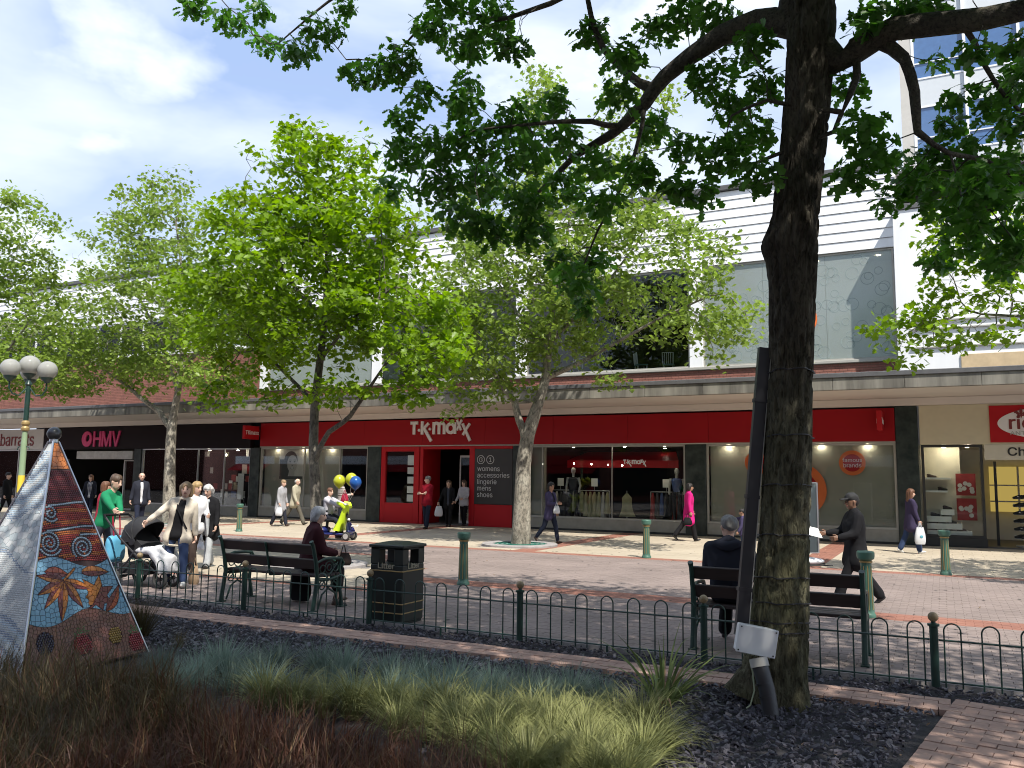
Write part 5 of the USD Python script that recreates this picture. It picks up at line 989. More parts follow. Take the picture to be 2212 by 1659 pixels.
blob = [(420, 10, 45), (500, 45, 42), (575, 90, 40), (640, 105, 45), (700, 60, 45), (745, 10, 32), (560, 20, 38), (770, 160, 34), (820, 148, 42), (870, 122, 42), (940, 60, 52), (1010, 90, 50), (1060, 30, 55), (1105, 95, 40), (960, 0, 45), (905, 195, 40),
        (870, 330, 52), (850, 400, 40), (950, 310, 55), (1000, 225, 46), (1040, 300, 58), (950, 400, 58), (1040, 390, 60), (1120, 250, 50), (1130, 330, 55), (1130, 430, 55), (1000, 465, 48), (1060, 495, 45), (1200, 220, 45), (1210, 300, 50), (1220, 400, 48), (1150, 500, 40), (1290, 350, 45), (1300, 440, 42), (870, 255, 36), (1010, 180, 36),
        (1280, 70, 45), (1350, 120, 40), (1420, 60, 45), (1480, 20, 45), (1550, 40, 45), (1340, 200, 40), (1410, 270, 44), (1480, 320, 38), (1380, 370, 44), (1460, 400, 38), (1250, 600, 48), (1210, 560, 34), (1290, 560, 34), (1262, 655, 28),
        (1530, 170, 48), (1590, 230, 48), (1560, 330, 48), (1630, 290, 44), (1640, 375, 38), (1510, 415, 38), (1600, 110, 40), (1650, 180, 40), (1640, 80, 36), (1830, 180, 36), (1860, 275, 40), (1900, 330, 40), (1840, 375, 34), (1980, 380, 40), (2050, 265, 30), (2000, 350, 44), (2080, 340, 54), (2160, 185, 34), (2150, 235, 32), (2060, 205, 26), (2205, 165, 32), (2025, 130, 22), (2200, 270, 40), (2190, 370, 52), (2050, 430, 54), (2140, 450, 55), (2200, 520, 45), (2080, 500, 44), (2110, 105, 28), (2000, 15, 40), (2205, 95, 34), (1950, 20, 36), (1870, 45, 40), (2160, 560, 36), (1930, 420, 34), (2120, 390, 45), (2030, 560, 28)]
rs = np.random.RandomState(21); A, LP = [], []
for x, y, r_ in blob:
    dy = rs.uniform(-.55, .75); c_ = oak_pt(x, y, dy); R_ = r_ * 6.95 / FPX; k = 7
    q = rs.normal(size=(k, 3)); q /= np.linalg.norm(q, axis=1, keepdims=True); A.append(c_ + q * rs.uniform(.2, 1, (k, 1)) * R_ * (1, 1.2, .9))
    k = int(125 * (r_ / 48) ** 2); q = rs.normal(size=(k, 3)); q /= np.linalg.norm(q, axis=1, keepdims=True); LP.append(c_ + q * rs.uniform(.1, 1, (k, 1)) ** .5 * R_ * (1.2, 1.5, 1.02))
# the rest of the crown, above and behind the camera
q = rs.uniform(-1, 1, (5200, 3)); q = q[(q ** 2).sum(1) < 1]; cr = np.array([.1, 3.9, 8.7]) + q * (6.4, 5.8, 3.5)
pp_ = proj(cr); keep = (cr[:, 2] > 5.0) & ~((pp_[:, 2] > .3) & (pp_[:, 0] > -160) & (pp_[:, 0] < PW + 160) & (pp_[:, 1] > -110)) & (np.linalg.norm(cr - CAM, axis=1) > 3.2); cr = cr[keep]; cr = cr[meshkit.fbm(cr * .5, 2, 5) > .39]
# gaps cut in the unseen crown to place sun patches on bed and pyramid
sh_ = cr - SUN * ((cr[:, 2:3] - .2) / SUN[2]); gap = np.zeros(len(cr), bool)
for x, y, r_ in ((1290, 1560, .75), (1020, 1545, .3), (640, 1630, .3), (480, 1440, .35), (620, 1445, .35), (1090, 1475, .3), (760, 1500, .3), (1150, 1600, .35), (2010, 1640, .35), (2180, 1545, .3), (1750, 1580, .3), (1480, 1640, .3), (860, 1455, .32), (2120, 1600, .35), (1620, 1640, .3), (300, 1560, .3), (1180, 1470, .25), (10, 1330, .8)): gap |= np.hypot(*(sh_[:, :2] - at(x, y, .2)[:2]).T) < r_
cr = cr[~gap]
OS += [([oak_pt(1752, -20) + (0, 0, .3), (-2.6, 5.8, 7.2), (-4.0, 4.6, 7.9), (-5.3, 3.4, 8.2)], [.1, .08, .05, .02], 1), ([oak_pt(1752, -20) + (0, 0, .6), (-.6, 5.2, 7.6), (.1, 3.2, 8.2), (.6, 1.2, 8.4)], [.1, .08, .05, .02], 1), ([oak_pt(1750, -330), (1.2, 6.4, 9.2), (3.2, 5.2, 9.4), (4.6, 4.2, 9.2)], [.08, .06, .04, .02], 1), ([oak_pt(1750, -330), (-2.4, 8.3, 9.6), (-3.8, 9.4, 9.9)], [.07, .05, .02], 1), ([oak_pt(1750, -330) + (0, 0, .5), (-1.2, 6.4, 10.8), (-1.5, 5.6, 11.6)], [.07, .05, .02], 1)]
N, P, kids, r_ = grow(OS, np.vstack(A + [cr[::4]]), .16, 1.4, .17, rs, 90, .0)
obj('limbs', branch_tubes(N, P, kids, r_), 'oak_limb_bark', oak, smooth=60)
obj('crown', leaves(np.vstack(LP), .122, leaf_oak(), rs, .55, jit=.7), 'oak_leaf', oak, smooth=False)
up_ = np.vstack([cr + rs.normal(0, .3, cr.shape) for _ in range(20)])
pp_ = proj(up_); up_ = up_[~((pp_[:, 2] > .3) & (pp_[:, 0] > -30) & (pp_[:, 0] < PW + 30) & (pp_[:, 1] > -20))]
obj('upper_crown', leaves(up_, .17, leaf_oak(), rs, .4, jit=.6), 'oak_leaf', oak, smooth=False)
print('oak leaves', len(up_), sum(map(len, LP)))
# ---- things strapped to the oak
mat('black_metal', (.02, .02, .024), .45, var=.3); mat('box_white', (.68, .69, .70), .35, var=.05); mat('black_pipe', (.022, .023, .026), .4, var=.3, bump=.2); mat('cable_pale', (.40, .45, .30), .5)
tr_ = thing('cable_trunking', 'tall narrow black cable trunking leaning against the oak trunk', 'trunking')
a, b = oak_pt(1600, 1372, -.20), oak_pt(1651, 752, -.05); d = (b - a) / np.linalg.norm(b - a); u, w = np.array([.89, .457, 0]), None; w = np.cross(d, u); w /= np.linalg.norm(w); u = np.cross(w, d)
def slab(a, b, hw, hd, u, w): return hull([p + u * sx * hw + w * sy * hd for p in (a, b) for sx in (-1, 1) for sy in (-1, 1)])
obj('channel', slab(a, b, .048, .03, u, w), 'black_metal', tr_, smooth=False); obj('cover_edge', slab(a + u * .052, b + u * .052, .003, .034, u, w), 'grey_frame', tr_, smooth=False)
[obj('bracket', slab(a + d * t, a + d * (t + .03), .056, .036, u, w), 'black_metal', tr_, smooth=False) for t in (.35, 1.1, 1.9)]
eb = thing('junction_box', 'tilted white electrical box fixed low on the oak trunk', 'junction box', oak_pt(1632, 1382, -.30), .42)
def tilt(m_): m_ = m_.copy(); m_.apply_transform(trimesh.transformations.rotation_matrix(.17, [0, 1, 0])); return m_
obj('case', tilt(cbx(-.15, .15, -.045, .05, -.105, .105, .008)), 'box_white', eb, smooth=False); obj('lid', tilt(cbx(-.154, .154, -.06, -.047, -.109, .109, .006)), 'box_white', eb, smooth=False)
obj('screw', [tilt(rod((x, -.064, z), (x, -.058, z), .006)) for x in (-.135, .135) for z in (-.09, .09)], 'black_metal', eb); obj('cable_gland', [tilt(rod((x, 0, -.125), (x, 0, -.10), .012)) for x in np.linspace(-.07, .12, 7)], 'cable_pale', eb)
dp = thing('cable_duct', 'black plastic duct with a grey collar rising from the slate beside the oak', 'pipe')
a, b = at(1668, 1545), oak_pt(1641, 1435, -.42); obj('pipe', tube([a - (0, 0, .05), a + (b - a) * .5 + (.008, 0, 0), b], .062, 20), 'black_pipe', dp); d = (b - a) / np.linalg.norm(b - a); obj('collar', tube([b - d * .02, b + d * .045], .07, 20), 'grey_frame', dp)
obj('rib', [tube([a + (b - a) * t, a + (b - a) * t + d * .01], .067, 18) for t in (.35, .6)], 'black_pipe', dp)
cb = thing('loose_cable', 'thin pale cable looping from the white box to the slate by the oak', 'cable'); e0 = oak_pt(1620, 1428, -.36); obj('cable', tube([e0, e0 + (.02, 0, -.09), e0 + (.03, 0, -.22), e0 + (-.0, -.02, -.33), at(1612, 1530)], .006, 6), 'cable_pale', cb)
for z, lab in ((2.66, 'dark wire strap tied highest round the oak trunk'), (2.12, 'dark wire strap round the oak level with the red fascia'), (1.72, 'dark wire strap round the oak level with the round signs'), (1.32, 'dark wire strap round the oak level with the shop riser'), (.98, 'dark wire strap round the oak level with the top of the bench'), (.78, 'dark wire strap round the oak just above the white box'), (.63, 'upper of two close wire straps beside the white box'), (.55, 'lower of two close wire straps beside the white box')):
    i = int(np.argmin(abs(pth[:, 2] - z))); t = thing('wire_strap', lab, 'wire strap', (pth[i, 0], pth[i, 1], z), 0, 'wire straps round the oak'); vv = v[i] - pth[i]; vv = vv * (1 + .012 / np.linalg.norm(vv, axis=1, keepdims=True)); vv[:, 2] = .012 * np.sin(np.arange(72) / 5.); obj('wire', tube(np.vstack([vv, vv[:1]])[::2], .006, 5, False), 'black_metal', t)
# ================================================================= people and what they carry
SK = {}
mat('skin', (.58, .37, .28), .5, var=.1, scale=12.); mat('skin_tan', (.36, .20, .13), .5, var=.1, scale=12.); mat('skin_dark', (.20, .105, .065), .5, var=.1, scale=12.); mat('eye_dark', (.03, .02, .018), .3); mat('lip', (.36, .12, .10), .5)
def cloth(name, c, var=.25, rough=.85, **k): return mat(name, c, rough, var=var, scale=k.pop('scale', 4.), bump=.8, bscale=9., spec=.15, **k)
for n_, c in dict(wool_green=(.015, .20, .09), wool_red=(.30, .02, .045), navy_cloth=(.022, .024, .035), black_cloth=(.012, .012, .014), jean_blue=(.035, .055, .12), jean_dark=(.02, .025, .045), cream_coat=(.60, .53, .43), grey_coat=(.36, .36, .38), beige_jacket=(.40, .37, .28), olive_trouser=(.11, .10, .08), white_cloth=(.66, .66, .68), maroon_coat=(.045, .012, .016), pink_coat=(.62, .02, .20), purple_coat=(.045, .035, .075), polo_red=(.26, .008, .02), pale_grey_cloth=(.42, .44, .46), slate_trouser=(.06, .065, .085), dark_brown_cloth=(.05, .035, .03), lilac_cloth=(.48, .47, .52), violet_cloth=(.06, .05, .11)).items(): cloth(n_, c)
for n_, c in dict(hair_brown=(.085, .05, .03), hair_dark=(.014, .011, .010), hair_blond=(.40, .27, .12), hair_grey=(.36, .36, .37), hair_white=(.55, .54, .53), hair_auburn=(.14, .06, .03), hair_salt=(.17, .165, .16), hair_fair=(.30, .20, .11)).items(): mat(n_, c, .55, var=.45, scale=30., stretch=(1, 1, .25), bump=.6, bscale=90.)
mat('shoe_black', (.014, .013, .013), .4); mat('shoe_pale', (.55, .54, .52), .5); mat('felt_black', (.012, .012, .013), .8)
def pattern(name, kind):
    if kind == 'check':
        n = {'tc': ('texture_coordinate', {}), 'k': ('brick_texture', {'offset': 0., 'color1': (.62, .62, .64), 'color2': (.55, .55, .58), 'mortar': (.03, .03, .06), 'scale': 12., 'mortar_size': .16, 'brick_width': .6, 'row_height': .6, 'mortar_smooth': .2}), 'p': ('principled_bsdf', {'roughness': .85})}; l = [('tc.object', 'mp.vector'), ('mp.vector', 'k.vector'), ('k.color', 'p.base_color')]; n['mp'] = ('mapping', {'rotation': (PI / 2, 0, 0)})
    else:
        n = {'tc': ('texture_coordinate', {}), 'w': ('wave_texture', {'bands_direction': 'z', 'scale': 4.2, 'distortion': .6, 'detail': 1.}), 'r': ('rgb_ramp', {'ramp': [(.35, (.10, .07, .06)), (.5, (.62, .60, .55)), (.85, (.60, .58, .54)), (.95, (.18, .12, .10))]}), 'p': ('principled_bsdf', {'roughness': .85})}; l = [('tc.object', 'w.vector'), ('w.fac', 'r.fac'), ('r.color', 'p.base_color')]
    MATS[name] = usdkit.material(stage, LK + '/' + name, n, l, surface='p.BSDF')
pattern('check_shirt', 'check'); pattern('stripe_top', 'stripe')
def H_(*sp):
    """hull of spheres given as (point, radius)"""
    return hull(np.vstack([SPH2[::2] * r_ + np.asarray(c) for c, r_ in sp]))
def M_(t): return mf.Manifold(mf.Mesh(np.asarray(t.vertices, np.float32), np.asarray(t.faces, np.uint32)))
def U_(ms): return mf.Manifold.batch_boolean([m_ if isinstance(m_, mf.Manifold) else M_(m_) for m_ in ms], mf.OpType.Add)
def fin(man, L=.035, it=8, fold=0., seed=0):
    man = man.refine_to_length(L); q = man.to_mesh(); t = trimesh.Trimesh(q.vert_properties[:, :3].astype(float), q.tri_verts, process=False)
    if it: trimesh.smoothing.filter_taubin(t, .5, -.53, it)
    if fold:
        v = t.vertices; t.vertices = v + t.vertex_normals * (fold * (meshkit.fbm(v * np.array([11, 11, 6]) + seed, 3, seed) - .5) * 2)[:, None]
    return t
def ik(a, b, l1, l2, pole):
    d = b - a; L = min(np.linalg.norm(d), (l1 + l2) * .999); u = d / np.linalg.norm(d); x = (l1 * l1 - l2 * l2 + L * L) / (2 * L); h = math.sqrt(max(l1 * l1 - x * x, 0)); p = pole - u * (pole @ u); p /= max(np.linalg.norm(p), 1e-6)
    return a + u * x + p * h, a + u * L
def hand(wr, d, pn, s, curl=.5):
    """palm, four unequal fingers with two bends and a thumb from the side of the palm"""
    d = d / np.linalg.norm(d); pn = pn - d * (pn @ d); pn /= max(np.linalg.norm(pn), 1e-6); sd = np.cross(d, pn) * s; out = [H_((wr, .026), (wr + d * .075 + sd * .026, .014), (wr + d * .075 - sd * .026, .014))]
    for k, (o, l) in enumerate(((.030, .064), (.010, .074), (-.010, .070), (-.030, .054))):
        b = wr + d * .078 + sd * o; d1 = d * math.cos(curl) + pn * math.sin(curl); d2 = d * math.cos(2.1 * curl) + pn * math.sin(2.1 * curl); m_ = b + d1 * l * .5; out += [H_((b, .0105), (m_, .0095)), H_((m_, .0095), (m_ + d2 * l * .5, .008))]
    b = wr + d * .022 + sd * .028; m_ = b + (d * .7 + sd * .7 + pn * .2) * .034; out += [H_((b, .014), (m_, .011)), H_((m_, .011), (m_ + (d * .9 + sd * .2 + pn * .4) * .03, .009))]
    return out
def person(label, loc, heading, Ht=1.7, lean=0., side=0., legs=((0, 0), (0, 0)), splay=0., arms=((0, 8, 12), (0, 8, 12)), head=(0, 0), w=1., top=None, under=None, low=None, hair=('hair_brown', 'short'), skin='skin', shoes='shoe_black', seat=None, sleeves=1., extra=None, twist=0., bust=0., detail=1):
    hd = math.radians(heading) - PI / 2; t = thing('person', label, 'person', (loc[0], loc[1], 0), hd); k = Ht / 1.75; ca, sa = math.cos(hd), math.sin(hd)
    toL = lambda p: np.array([(p[0] - loc[0]) * ca + (p[1] - loc[1]) * sa, -(p[0] - loc[0]) * sa + (p[1] - loc[1]) * ca, p[2]]) / k
    R1 = lambda v: rot(rot(rot(v, (0, 0, 1), math.radians(twist)), (1, 0, 0), -math.radians(lean)), (0, 1, 0), math.radians(side))
    hip = np.array([0, 0, .93]); J = {}
    for s, nm, (fl_, kn) in ((-1, 'L', legs[0]), (1, 'R', legs[1])):
        h = np.array([s * .088 * w, 0, .92]); d = rot(rot((0, 0, -1), (1, 0, 0), math.radians(fl_)), (0, 1, 0), -s * math.radians(splay)); kk = h + d * .43; d2 = rot(rot((0, 0, -1), (1, 0, 0), math.radians(fl_ - kn)), (0, 1, 0), -s * math.radians(splay) * .6); J['hip' + nm], J['kn' + nm], J['an' + nm] = h, kk, kk + d2 * .42; J['fd' + nm] = d2
    dz = (.085 - min(J['anL'][2], J['anR'][2])) if seat is None else seat / k + .10 - .92
    off = np.array([0, 0, dz]); B = lambda v: off + hip + R1(np.asarray(v, float) - hip)
    for n_ in ('hip', 'kn', 'an'):
        for s in 'LR': J[n_ + s] = J[n_ + s] + off
    nb, hc = B((0, 0, 1.47)), B((0, .025, 1.635))
    for s, nm, sp in ((-1, 'L', arms[0]), (1, 'R', arms[1])):
        sh = B((s * .165 * w, 0, 1.41)); J['sh' + nm] = sh
        if sp[0] in ('w', 'l'):
            tg = toL(np.asarray(sp[1], float)) if sp[0] == 'w' else np.asarray(sp[1], float) + off * (sp[0] == 'l'); J['el' + nm], J['wr' + nm] = ik(sh, tg, .285, .255, np.array([s * .6, -.5, -.7]) if len(sp) < 3 else np.asarray(sp[2], float))
        else:
            fl_, ab, el = sp[:3]; iw = sp[3] if len(sp) > 3 else 0; u = R1(rot(rot((0, 0, -1), (1, 0, 0), math.radians(fl_)), (0, 1, 0), -s * math.radians(ab))); J['el' + nm] = sh + u * .285
            f_ = R1(rot(rot(rot((0, 0, -1), (1, 0, 0), math.radians(fl_ + el)), (0, 1, 0), -s * math.radians(ab)), (0, 0, 1), s * math.radians(iw))); J['wr' + nm] = J['el' + nm] + f_ * .25
    def torso(e, hem=None, flare=1., neck=True):
        P = lambda s, x, y, z, r_: (B((s * x * w, y, z)), r_ + e)
        a = [P(s, .075, 0, .94, .10) for s in (-1, 1)]; b = [P(s, .055 + .01 * (w > 1), .008, 1.09, .098 * (.6 + .4 * w)) for s in (-1, 1)]; c = [P(s, .085, .012 + bust, 1.27, .105) for s in (-1, 1)]; d = [P(s, .155, -.005, 1.405, .048) for s in (-1, 1)] + [(B((0, -.01, 1.46)), .055 + e * .6)]
        ms = [H_(*a, *b), H_(*b, *c), H_(*c, *d)]
        if hem is not None and hem < .9:
            if seat is None:
                lo = [(off + np.array([s * .085 * w * flare, y_, hem]) + (0 if True else 0), .10 * flare + e) for s in (-1, 1) for y_ in (-.02, .02)]; ms.append(H_(*a, *lo))
            else: ms.append(H_(*a, *[(J['hip' + q] * .55 + J['kn' + q] * .45, .10 + e) for q in 'LR']))
        return ms
    def arm(nm, e, upto=1.):
        sh, el, wr = J['sh' + nm], J['el' + nm], J['wr' + nm]
        if upto >= .99: return [H_((sh, .058 + e), (el, .041 + e)), H_((el, .041 + e), (wr - (wr - el) * .08, .029 + e * 1.1))]
        return [H_((sh, .058 + e), (sh + (el - sh) * min(1, upto * 2), .046 + e * 1.3))]
    def leg(nm, e, hem=.06, wd=1.):
        h, kk, an = J['hip' + nm], J['kn' + nm], J['an' + nm]; return [H_((h, .088 * w + e), (kk, .060 + e)), H_((kk, .060 + e), (kk + (an - kk) * (1 - hem), .046 * wd + e * 1.1))]
    # body: one continuous mesh
    RH = lambda v: rot(rot(v, (1, 0, 0), -math.radians(head[1] + lean * .35)), (0, 0, 1), math.radians(head[0] + twist)); Hd = lambda x, y, z: hc + RH(np.array([x, y, z]))
    hd_ = [H_((Hd(0, -.018, .028), .088), (Hd(0, .012, .03), .082), (Hd(0, .01, -.03), .070)), H_((Hd(0, .035, -.02), .060), (Hd(0, .052, -.085), .033), (Hd(.03, .02, -.06), .04), (Hd(-.03, .02, -.06), .04)), H_((Hd(0, .088, .015), .010), (Hd(0, .112, -.022), .0125), (Hd(.012, .092, -.026), .010), (Hd(-.012, .092, -.026), .010))]
    for s in (-1, 1): hd_.append(H_((Hd(s * .083, -.005, .012), .016), (Hd(s * .081, -.002, -.022), .011)))
    body = hd_ + [H_((nb - (0, 0, .03), .052), (hc + RH(np.array([0, -.01, -.05])), .050))] + torso(-.012) + arm('L', -.006) + arm('R', -.006) + leg('L', -.012) + leg('R', -.012)
    sm = fin(U_(body), .028, 4); hs = []
    for s, nm in ((-1, 'L'), (1, 'R')): hs += hand(J['wr' + nm], J['wr' + nm] - J['el' + nm], R1(np.array([-s * .8, .5, 0])), s, .55)
    try: q = (M_(sm) + U_(hs)).to_mesh(); bd = trimesh.Trimesh(q.vert_properties[:, :3].astype(float), q.tri_verts, process=False); assert len(bd.faces) > 500
    except Exception: bd = cat_([sm] + hs)
    def put_(nm, m_, mt, sm_=60): m_ = m_.copy(); m_.apply_scale(k); return obj(nm, m_, mt, t, smooth=sm_)
    put_('body', bd, skin)
    for s in (-1, 1): put_('eye', H_((Hd(s * .032, .078, .014), .0105)), 'eye_dark'); put_('eyebrow', H_((Hd(s * .02, .086, .036), .005), (Hd(s * .046, .078, .036), .004)), hair[0])
    put_('mouth', H_((Hd(-.02, .083, -.055), .006), (Hd(0, .089, -.056), .008), (Hd(.02, .083, -.055), .006)), 'lip')
    # clothes
    sd_ = abs(hash(round(float(loc[0]), 2))) % 97
    if low:
        kind, mt = low[0], low[1]
        if kind == 'trousers': put_('trousers', fin(U_([H_(*[(B((s * .075 * w, 0, .95)), .112) for s in (-1, 1)], *[(J['hip' + q], .098 * w) for q in 'LR'])] + leg('L', .012, .04, low[2] if len(low) > 2 else 1.15) + leg('R', .012, .04, low[2] if len(low) > 2 else 1.15)), .035, 5, .007, sd_), mt)
        else:
            if seat is None: sk = U_([H_(*[(B((s * .075 * w, 0, .97)), .115) for s in (-1, 1)], *[(off + np.array([s * .11 * w, y_, low[2]]), .09) for s in (-1, 1) for y_ in (-.04, .04)])])
            else: sk = U_([H_(*[(B((s * .075 * w, 0, .95)), .12) for s in (-1, 1)], *[(J['kn' + q], .088) for q in 'LR']), H_(*[(J['kn' + q], .088) for q in 'LR'], *[(J['kn' + q] * (1 - low[2]) + J['an' + q] * low[2], .085) for q in 'LR'])])
            put_('skirt', fin(sk, .035, 5, .008, sd_), mt)
    if under: put_(under[1] if len(under) > 1 else 'shirt', fin(U_(torso(.008, .86)), .035, 5, .004, sd_), under[0])
    if top:
        mt, e, hem, flare = top['m'], top.get('e', .02), top.get('hem', .88), top.get('flare', 1.)
        g_ = U_(torso(e, hem, flare) + ([] if sleeves <= 0 else arm('L', e * .75, sleeves) + arm('R', e * .75, sleeves)) + ([H_((nb + (0, -.01, -.015), .066 + e), (nb + (0, -.01, .025), .060 + e * .5))] if top.get('collar') else []))
        if top.get('open'):
            o_ = top['open']; ob = top.get('ob', .012); fw = lambda x, y, z: B((x, y, z)); g_ = g_ - M_(hull([fw(-ob, .02, hem - .1), fw(ob, .02, hem - .1), fw(-o_ * 1.3, .45, hem - .1), fw(o_ * 1.3, .45, hem - .1), fw(-o_, .02, 1.46), fw(o_, .02, 1.46), fw(-o_ * 1.5, .45, 1.50), fw(o_ * 1.5, .45, 1.50)]))
        put_(top.get('n', 'jacket'), fin(g_, .032, 5, top.get('fold', .008), sd_ + 3), mt)
    for nm, f_ in (('L', legs[0]), ('R', legs[1])):
        an, d = J['an' + nm], J['fd' + nm]; fw = np.array([0, -d[2], d[1]]) if abs(d[1]) < .95 else np.array([0, .4, -.9]); fw = fw / np.linalg.norm(fw); dn = d / np.linalg.norm(d); so = an + dn * .055
        put_('shoe', fin(U_([H_((an + dn * .0, .042), (so - fw * .035, .030), (so + fw * .05, .034)), H_((so + fw * .05, .034), (so + fw * .125 - dn * .0, .026), (so + fw * .15 - dn * -.006, .018))]), .03, 2), shoes)
    # hair or hat
    hm, st = hair; hb = [H_((Hd(0, -.028, .045), .095), (Hd(0, .01, .055), .085))]
    cutf = [H_((Hd(0, .13, -.035), .086), (Hd(0, .11, -.08), .088), (Hd(0, .142, .035), .072))]
    if st == 'bald': hb = [H_((Hd(s * .06, -.03, -.005), .045), (Hd(s * .04, -.065, .0), .045), (Hd(s * .066, -.02, .03), .032)) for s in (-1, 1)] + [H_((Hd(.04, -.07, .0), .04), (Hd(-.04, -.07, .0), .04))]
    if st in ('bob', 'long', 'curly'):
        L = {'bob': -.10, 'long': -.20, 'curly': -.06}[st]; hb += [H_((Hd(s * .05, -.03, .04), .062), (Hd(s * .072, -.035, L), .036), (Hd(s * .02, -.075, L), .04)) for s in (-1, 1)] + [H_((Hd(0, -.06, .02), .07), (Hd(.03, -.075, L), .04), (Hd(-.03, -.075, L), .04))]
    if st == 'curly': hb += [H_((Hd(s * .07, -.03, .03), .05), (Hd(s * .06, -.06, -.03), .05)) for s in (-1, 1)]
    if st == 'cap':
        put_('cap', fin(U_([H_((Hd(0, -.02, .062), .094), (Hd(0, .015, .066), .088)), H_((Hd(-.055, .085, .055), .012), (Hd(.055, .085, .055), .012), (Hd(-.04, .17, .045), .010), (Hd(.04, .17, .045), .010))]) - M_(hull(np.vstack([SPH2 * (.13, .13, .10) + hc + RH(np.array([0, 0, -.075]))]))), .02, 2), 'felt_black')
        hb = [H_((Hd(0, -.05, .0), .072), (Hd(0, -.05, .03), .075))]
    if st == 'hat': put_('hat', fin(U_([H_((Hd(0, -.01, .06), .1), (Hd(0, -.01, .12), .085)), H_(*[(Hd(.13 * math.cos(a), .13 * math.sin(a) - .01, .06), .010) for a in np.arange(8) * PI / 4])]), .03, 2), 'felt_black')
    hm_ = U_(hb) - U_(cutf); hm_ = fin(hm_, .014, 2); hm_.vertices = hm_.vertices + hm_.vertex_normals * (.009 * (meshkit.fbm(hm_.vertices * np.array([60, 60, 25]), 2, 3) - .4))[:, None]; put_('hair', hm_, hm)
    if extra: extra(t, B, J, Hd, k, put_)
    toW = lambda p: np.array([loc[0] + (p[0] * ca - p[1] * sa) * k, loc[1] + (p[0] * sa + p[1] * ca) * k, p[2] * k])
    return t, {q: toW(J[q]) for q in ('wrL', 'wrR', 'elL', 'elR')}
# ---- bags
def carrier(label, top_pt, h, wd, mt, rz=0., name='carrier_bag', cat='bag', print_=None):
    t = thing(name, label, cat, (top_pt[0], top_pt[1], top_pt[2] - h - .12), rz); z = np.linspace(0, h, 7); hw = np.array([.42, .5, .5, .47, .42, .36, .3]) * wd; dp = np.array([.16, .24, .25, .22, .17, .11, .06]) * wd
    v, f = _gar(z, hw, dp); f = f[:, ::-1]; n = 14; v = np.vstack([v, [[0, 0, .004]]]); f = np.vstack([f, [(len(v) - 1, (i + 1) % n, i) for i in range(n)]]); m_ = trimesh.Trimesh(v, f, process=False); v = m_.vertices; m_.vertices = v + .012 * wd * 3 * (meshkit.fbm(v * 14 + top_pt[0], 3)[:, None] - .5) * m_.vertex_normals
    obj('bag_body', m_, mt, t, smooth=60)
    for s in (-1, 1): obj('handle', tube([(-.16 * wd, s * .03, h - .02), (-.06 * wd, s * .012, h + .08), (0, s * .006, h + .12), (.06 * wd, s * .012, h + .08), (.16 * wd, s * .03, h - .02)], .006, 6), mt, t)
    if print_: obj('print', ball((0, -.245 * wd, h * .45), .14 * wd, 2, (1, .25, 1)), print_, t)
    return t
mat('plastic_white', (.68, .69, .72), .4, var=.06, trans=.25); mat('paper_tan', (.42, .29, .18), .75, var=.15); mat('bag_print', (.10, .33, .42), .5); mat('bag_pink', (.55, .10, .12), .5, col2=(.60, .45, .36), scale=9.); mat('lime', (.55, .75, .02), .5, var=.12)
RT, LT, AW, CM = 27., 207., 117., 297.
W = lambda x, y, d, z=None: CAM + ray(x, y) * d                    # a point at distance d along the view axis
# the family with the pushchair
gm = at(216, 1250); sr_, sf_ = at(288, 1262), at(380, 1279); ph = 6.
hx = W(276, 1148, 12.95); hx2 = W(268, 1150, 13.3)
person('young man in a green jumper leaning forward to push the pushchair', gm, ph + 10, 1.77, 13, legs=((24, 12), (-22, 14)), arms=(('w', hx2), ('w', hx)), head=(-6, 10), top={'m': 'wool_green', 'e': .020, 'hem': .92, 'n': 'jumper'}, low=('trousers', 'slate_trouser', 1.5), hair=('hair_brown', 'short'))
cw = at(378, 1268)
person('smiling woman in a cream coat reaching towards the pushchair', cw, CM + 8, 1.62, 4, -9, legs=((14, 4), (-5, 2)), splay=7, arms=((-6, 14, 10), ('w', W(306, 1136, 12.7))), head=(6, 2), top={'m': 'cream_coat', 'e': .024, 'hem': .80, 'flare': 1.2, 'open': .045, 'ob': .10, 'n': 'coat', 'collar': 1}, under=('black_cloth',), low=('trousers', 'jean_blue', 1.05), hair=('hair_fair', 'bob'), shoes='shoe_pale', bust=.02,
       extra=lambda t, B, J, Hd, k, put_: put_('shoulder_strap', tube([B((.1, .02, 1.46)), B((.05, .155, 1.32)), B((-.06, .155, 1.15)), B((-.16, .12, 1.0))], .012, 6), 'black_cloth'))
_, h3 = person('blonde woman in a white top with a black waistcoat walking behind the cream coat', at(414, 1234), -15, 1.62, 2, legs=((-16, 10), (18, 6)), arms=((15, 8, 70, 20), (10, 8, 75)), head=(10, 8), top={'m': 'white_cloth', 'e': .02, 'n': 'top', 'hem': .84}, low=('trousers', 'dark_brown_cloth', 1.3), hair=('hair_blond', 'bob'), bust=.02,
       extra=lambda t, B, J, Hd, k, put_: put_('waistcoat', fin(U_([H_(*[(B((s * .075, 0, .94)), .125) for s in (-1, 1)], *[(B((s * .085, .0, 1.27)), .125) for s in (-1, 1)])]) - M_(hull([B((-.05, .06, .8)), B((.05, .06, .8)), B((-.12, .4, .8)), B((.12, .4, .8)), B((-.07, .05, 1.6)), B((.07, .05, 1.6)), B((-.12, .4, 1.6)), B((.12, .4, 1.6))])), .04, 3), 'black_cloth'))
carrier('tan paper bag hanging beside the knees of the woman in the cream coat', W(421, 1205, 13.4), .30, .22, 'paper_tan')
carrier('small white bag held by the blonde woman', W(435, 1155, 14.6), .14, .16, 'plastic_white')
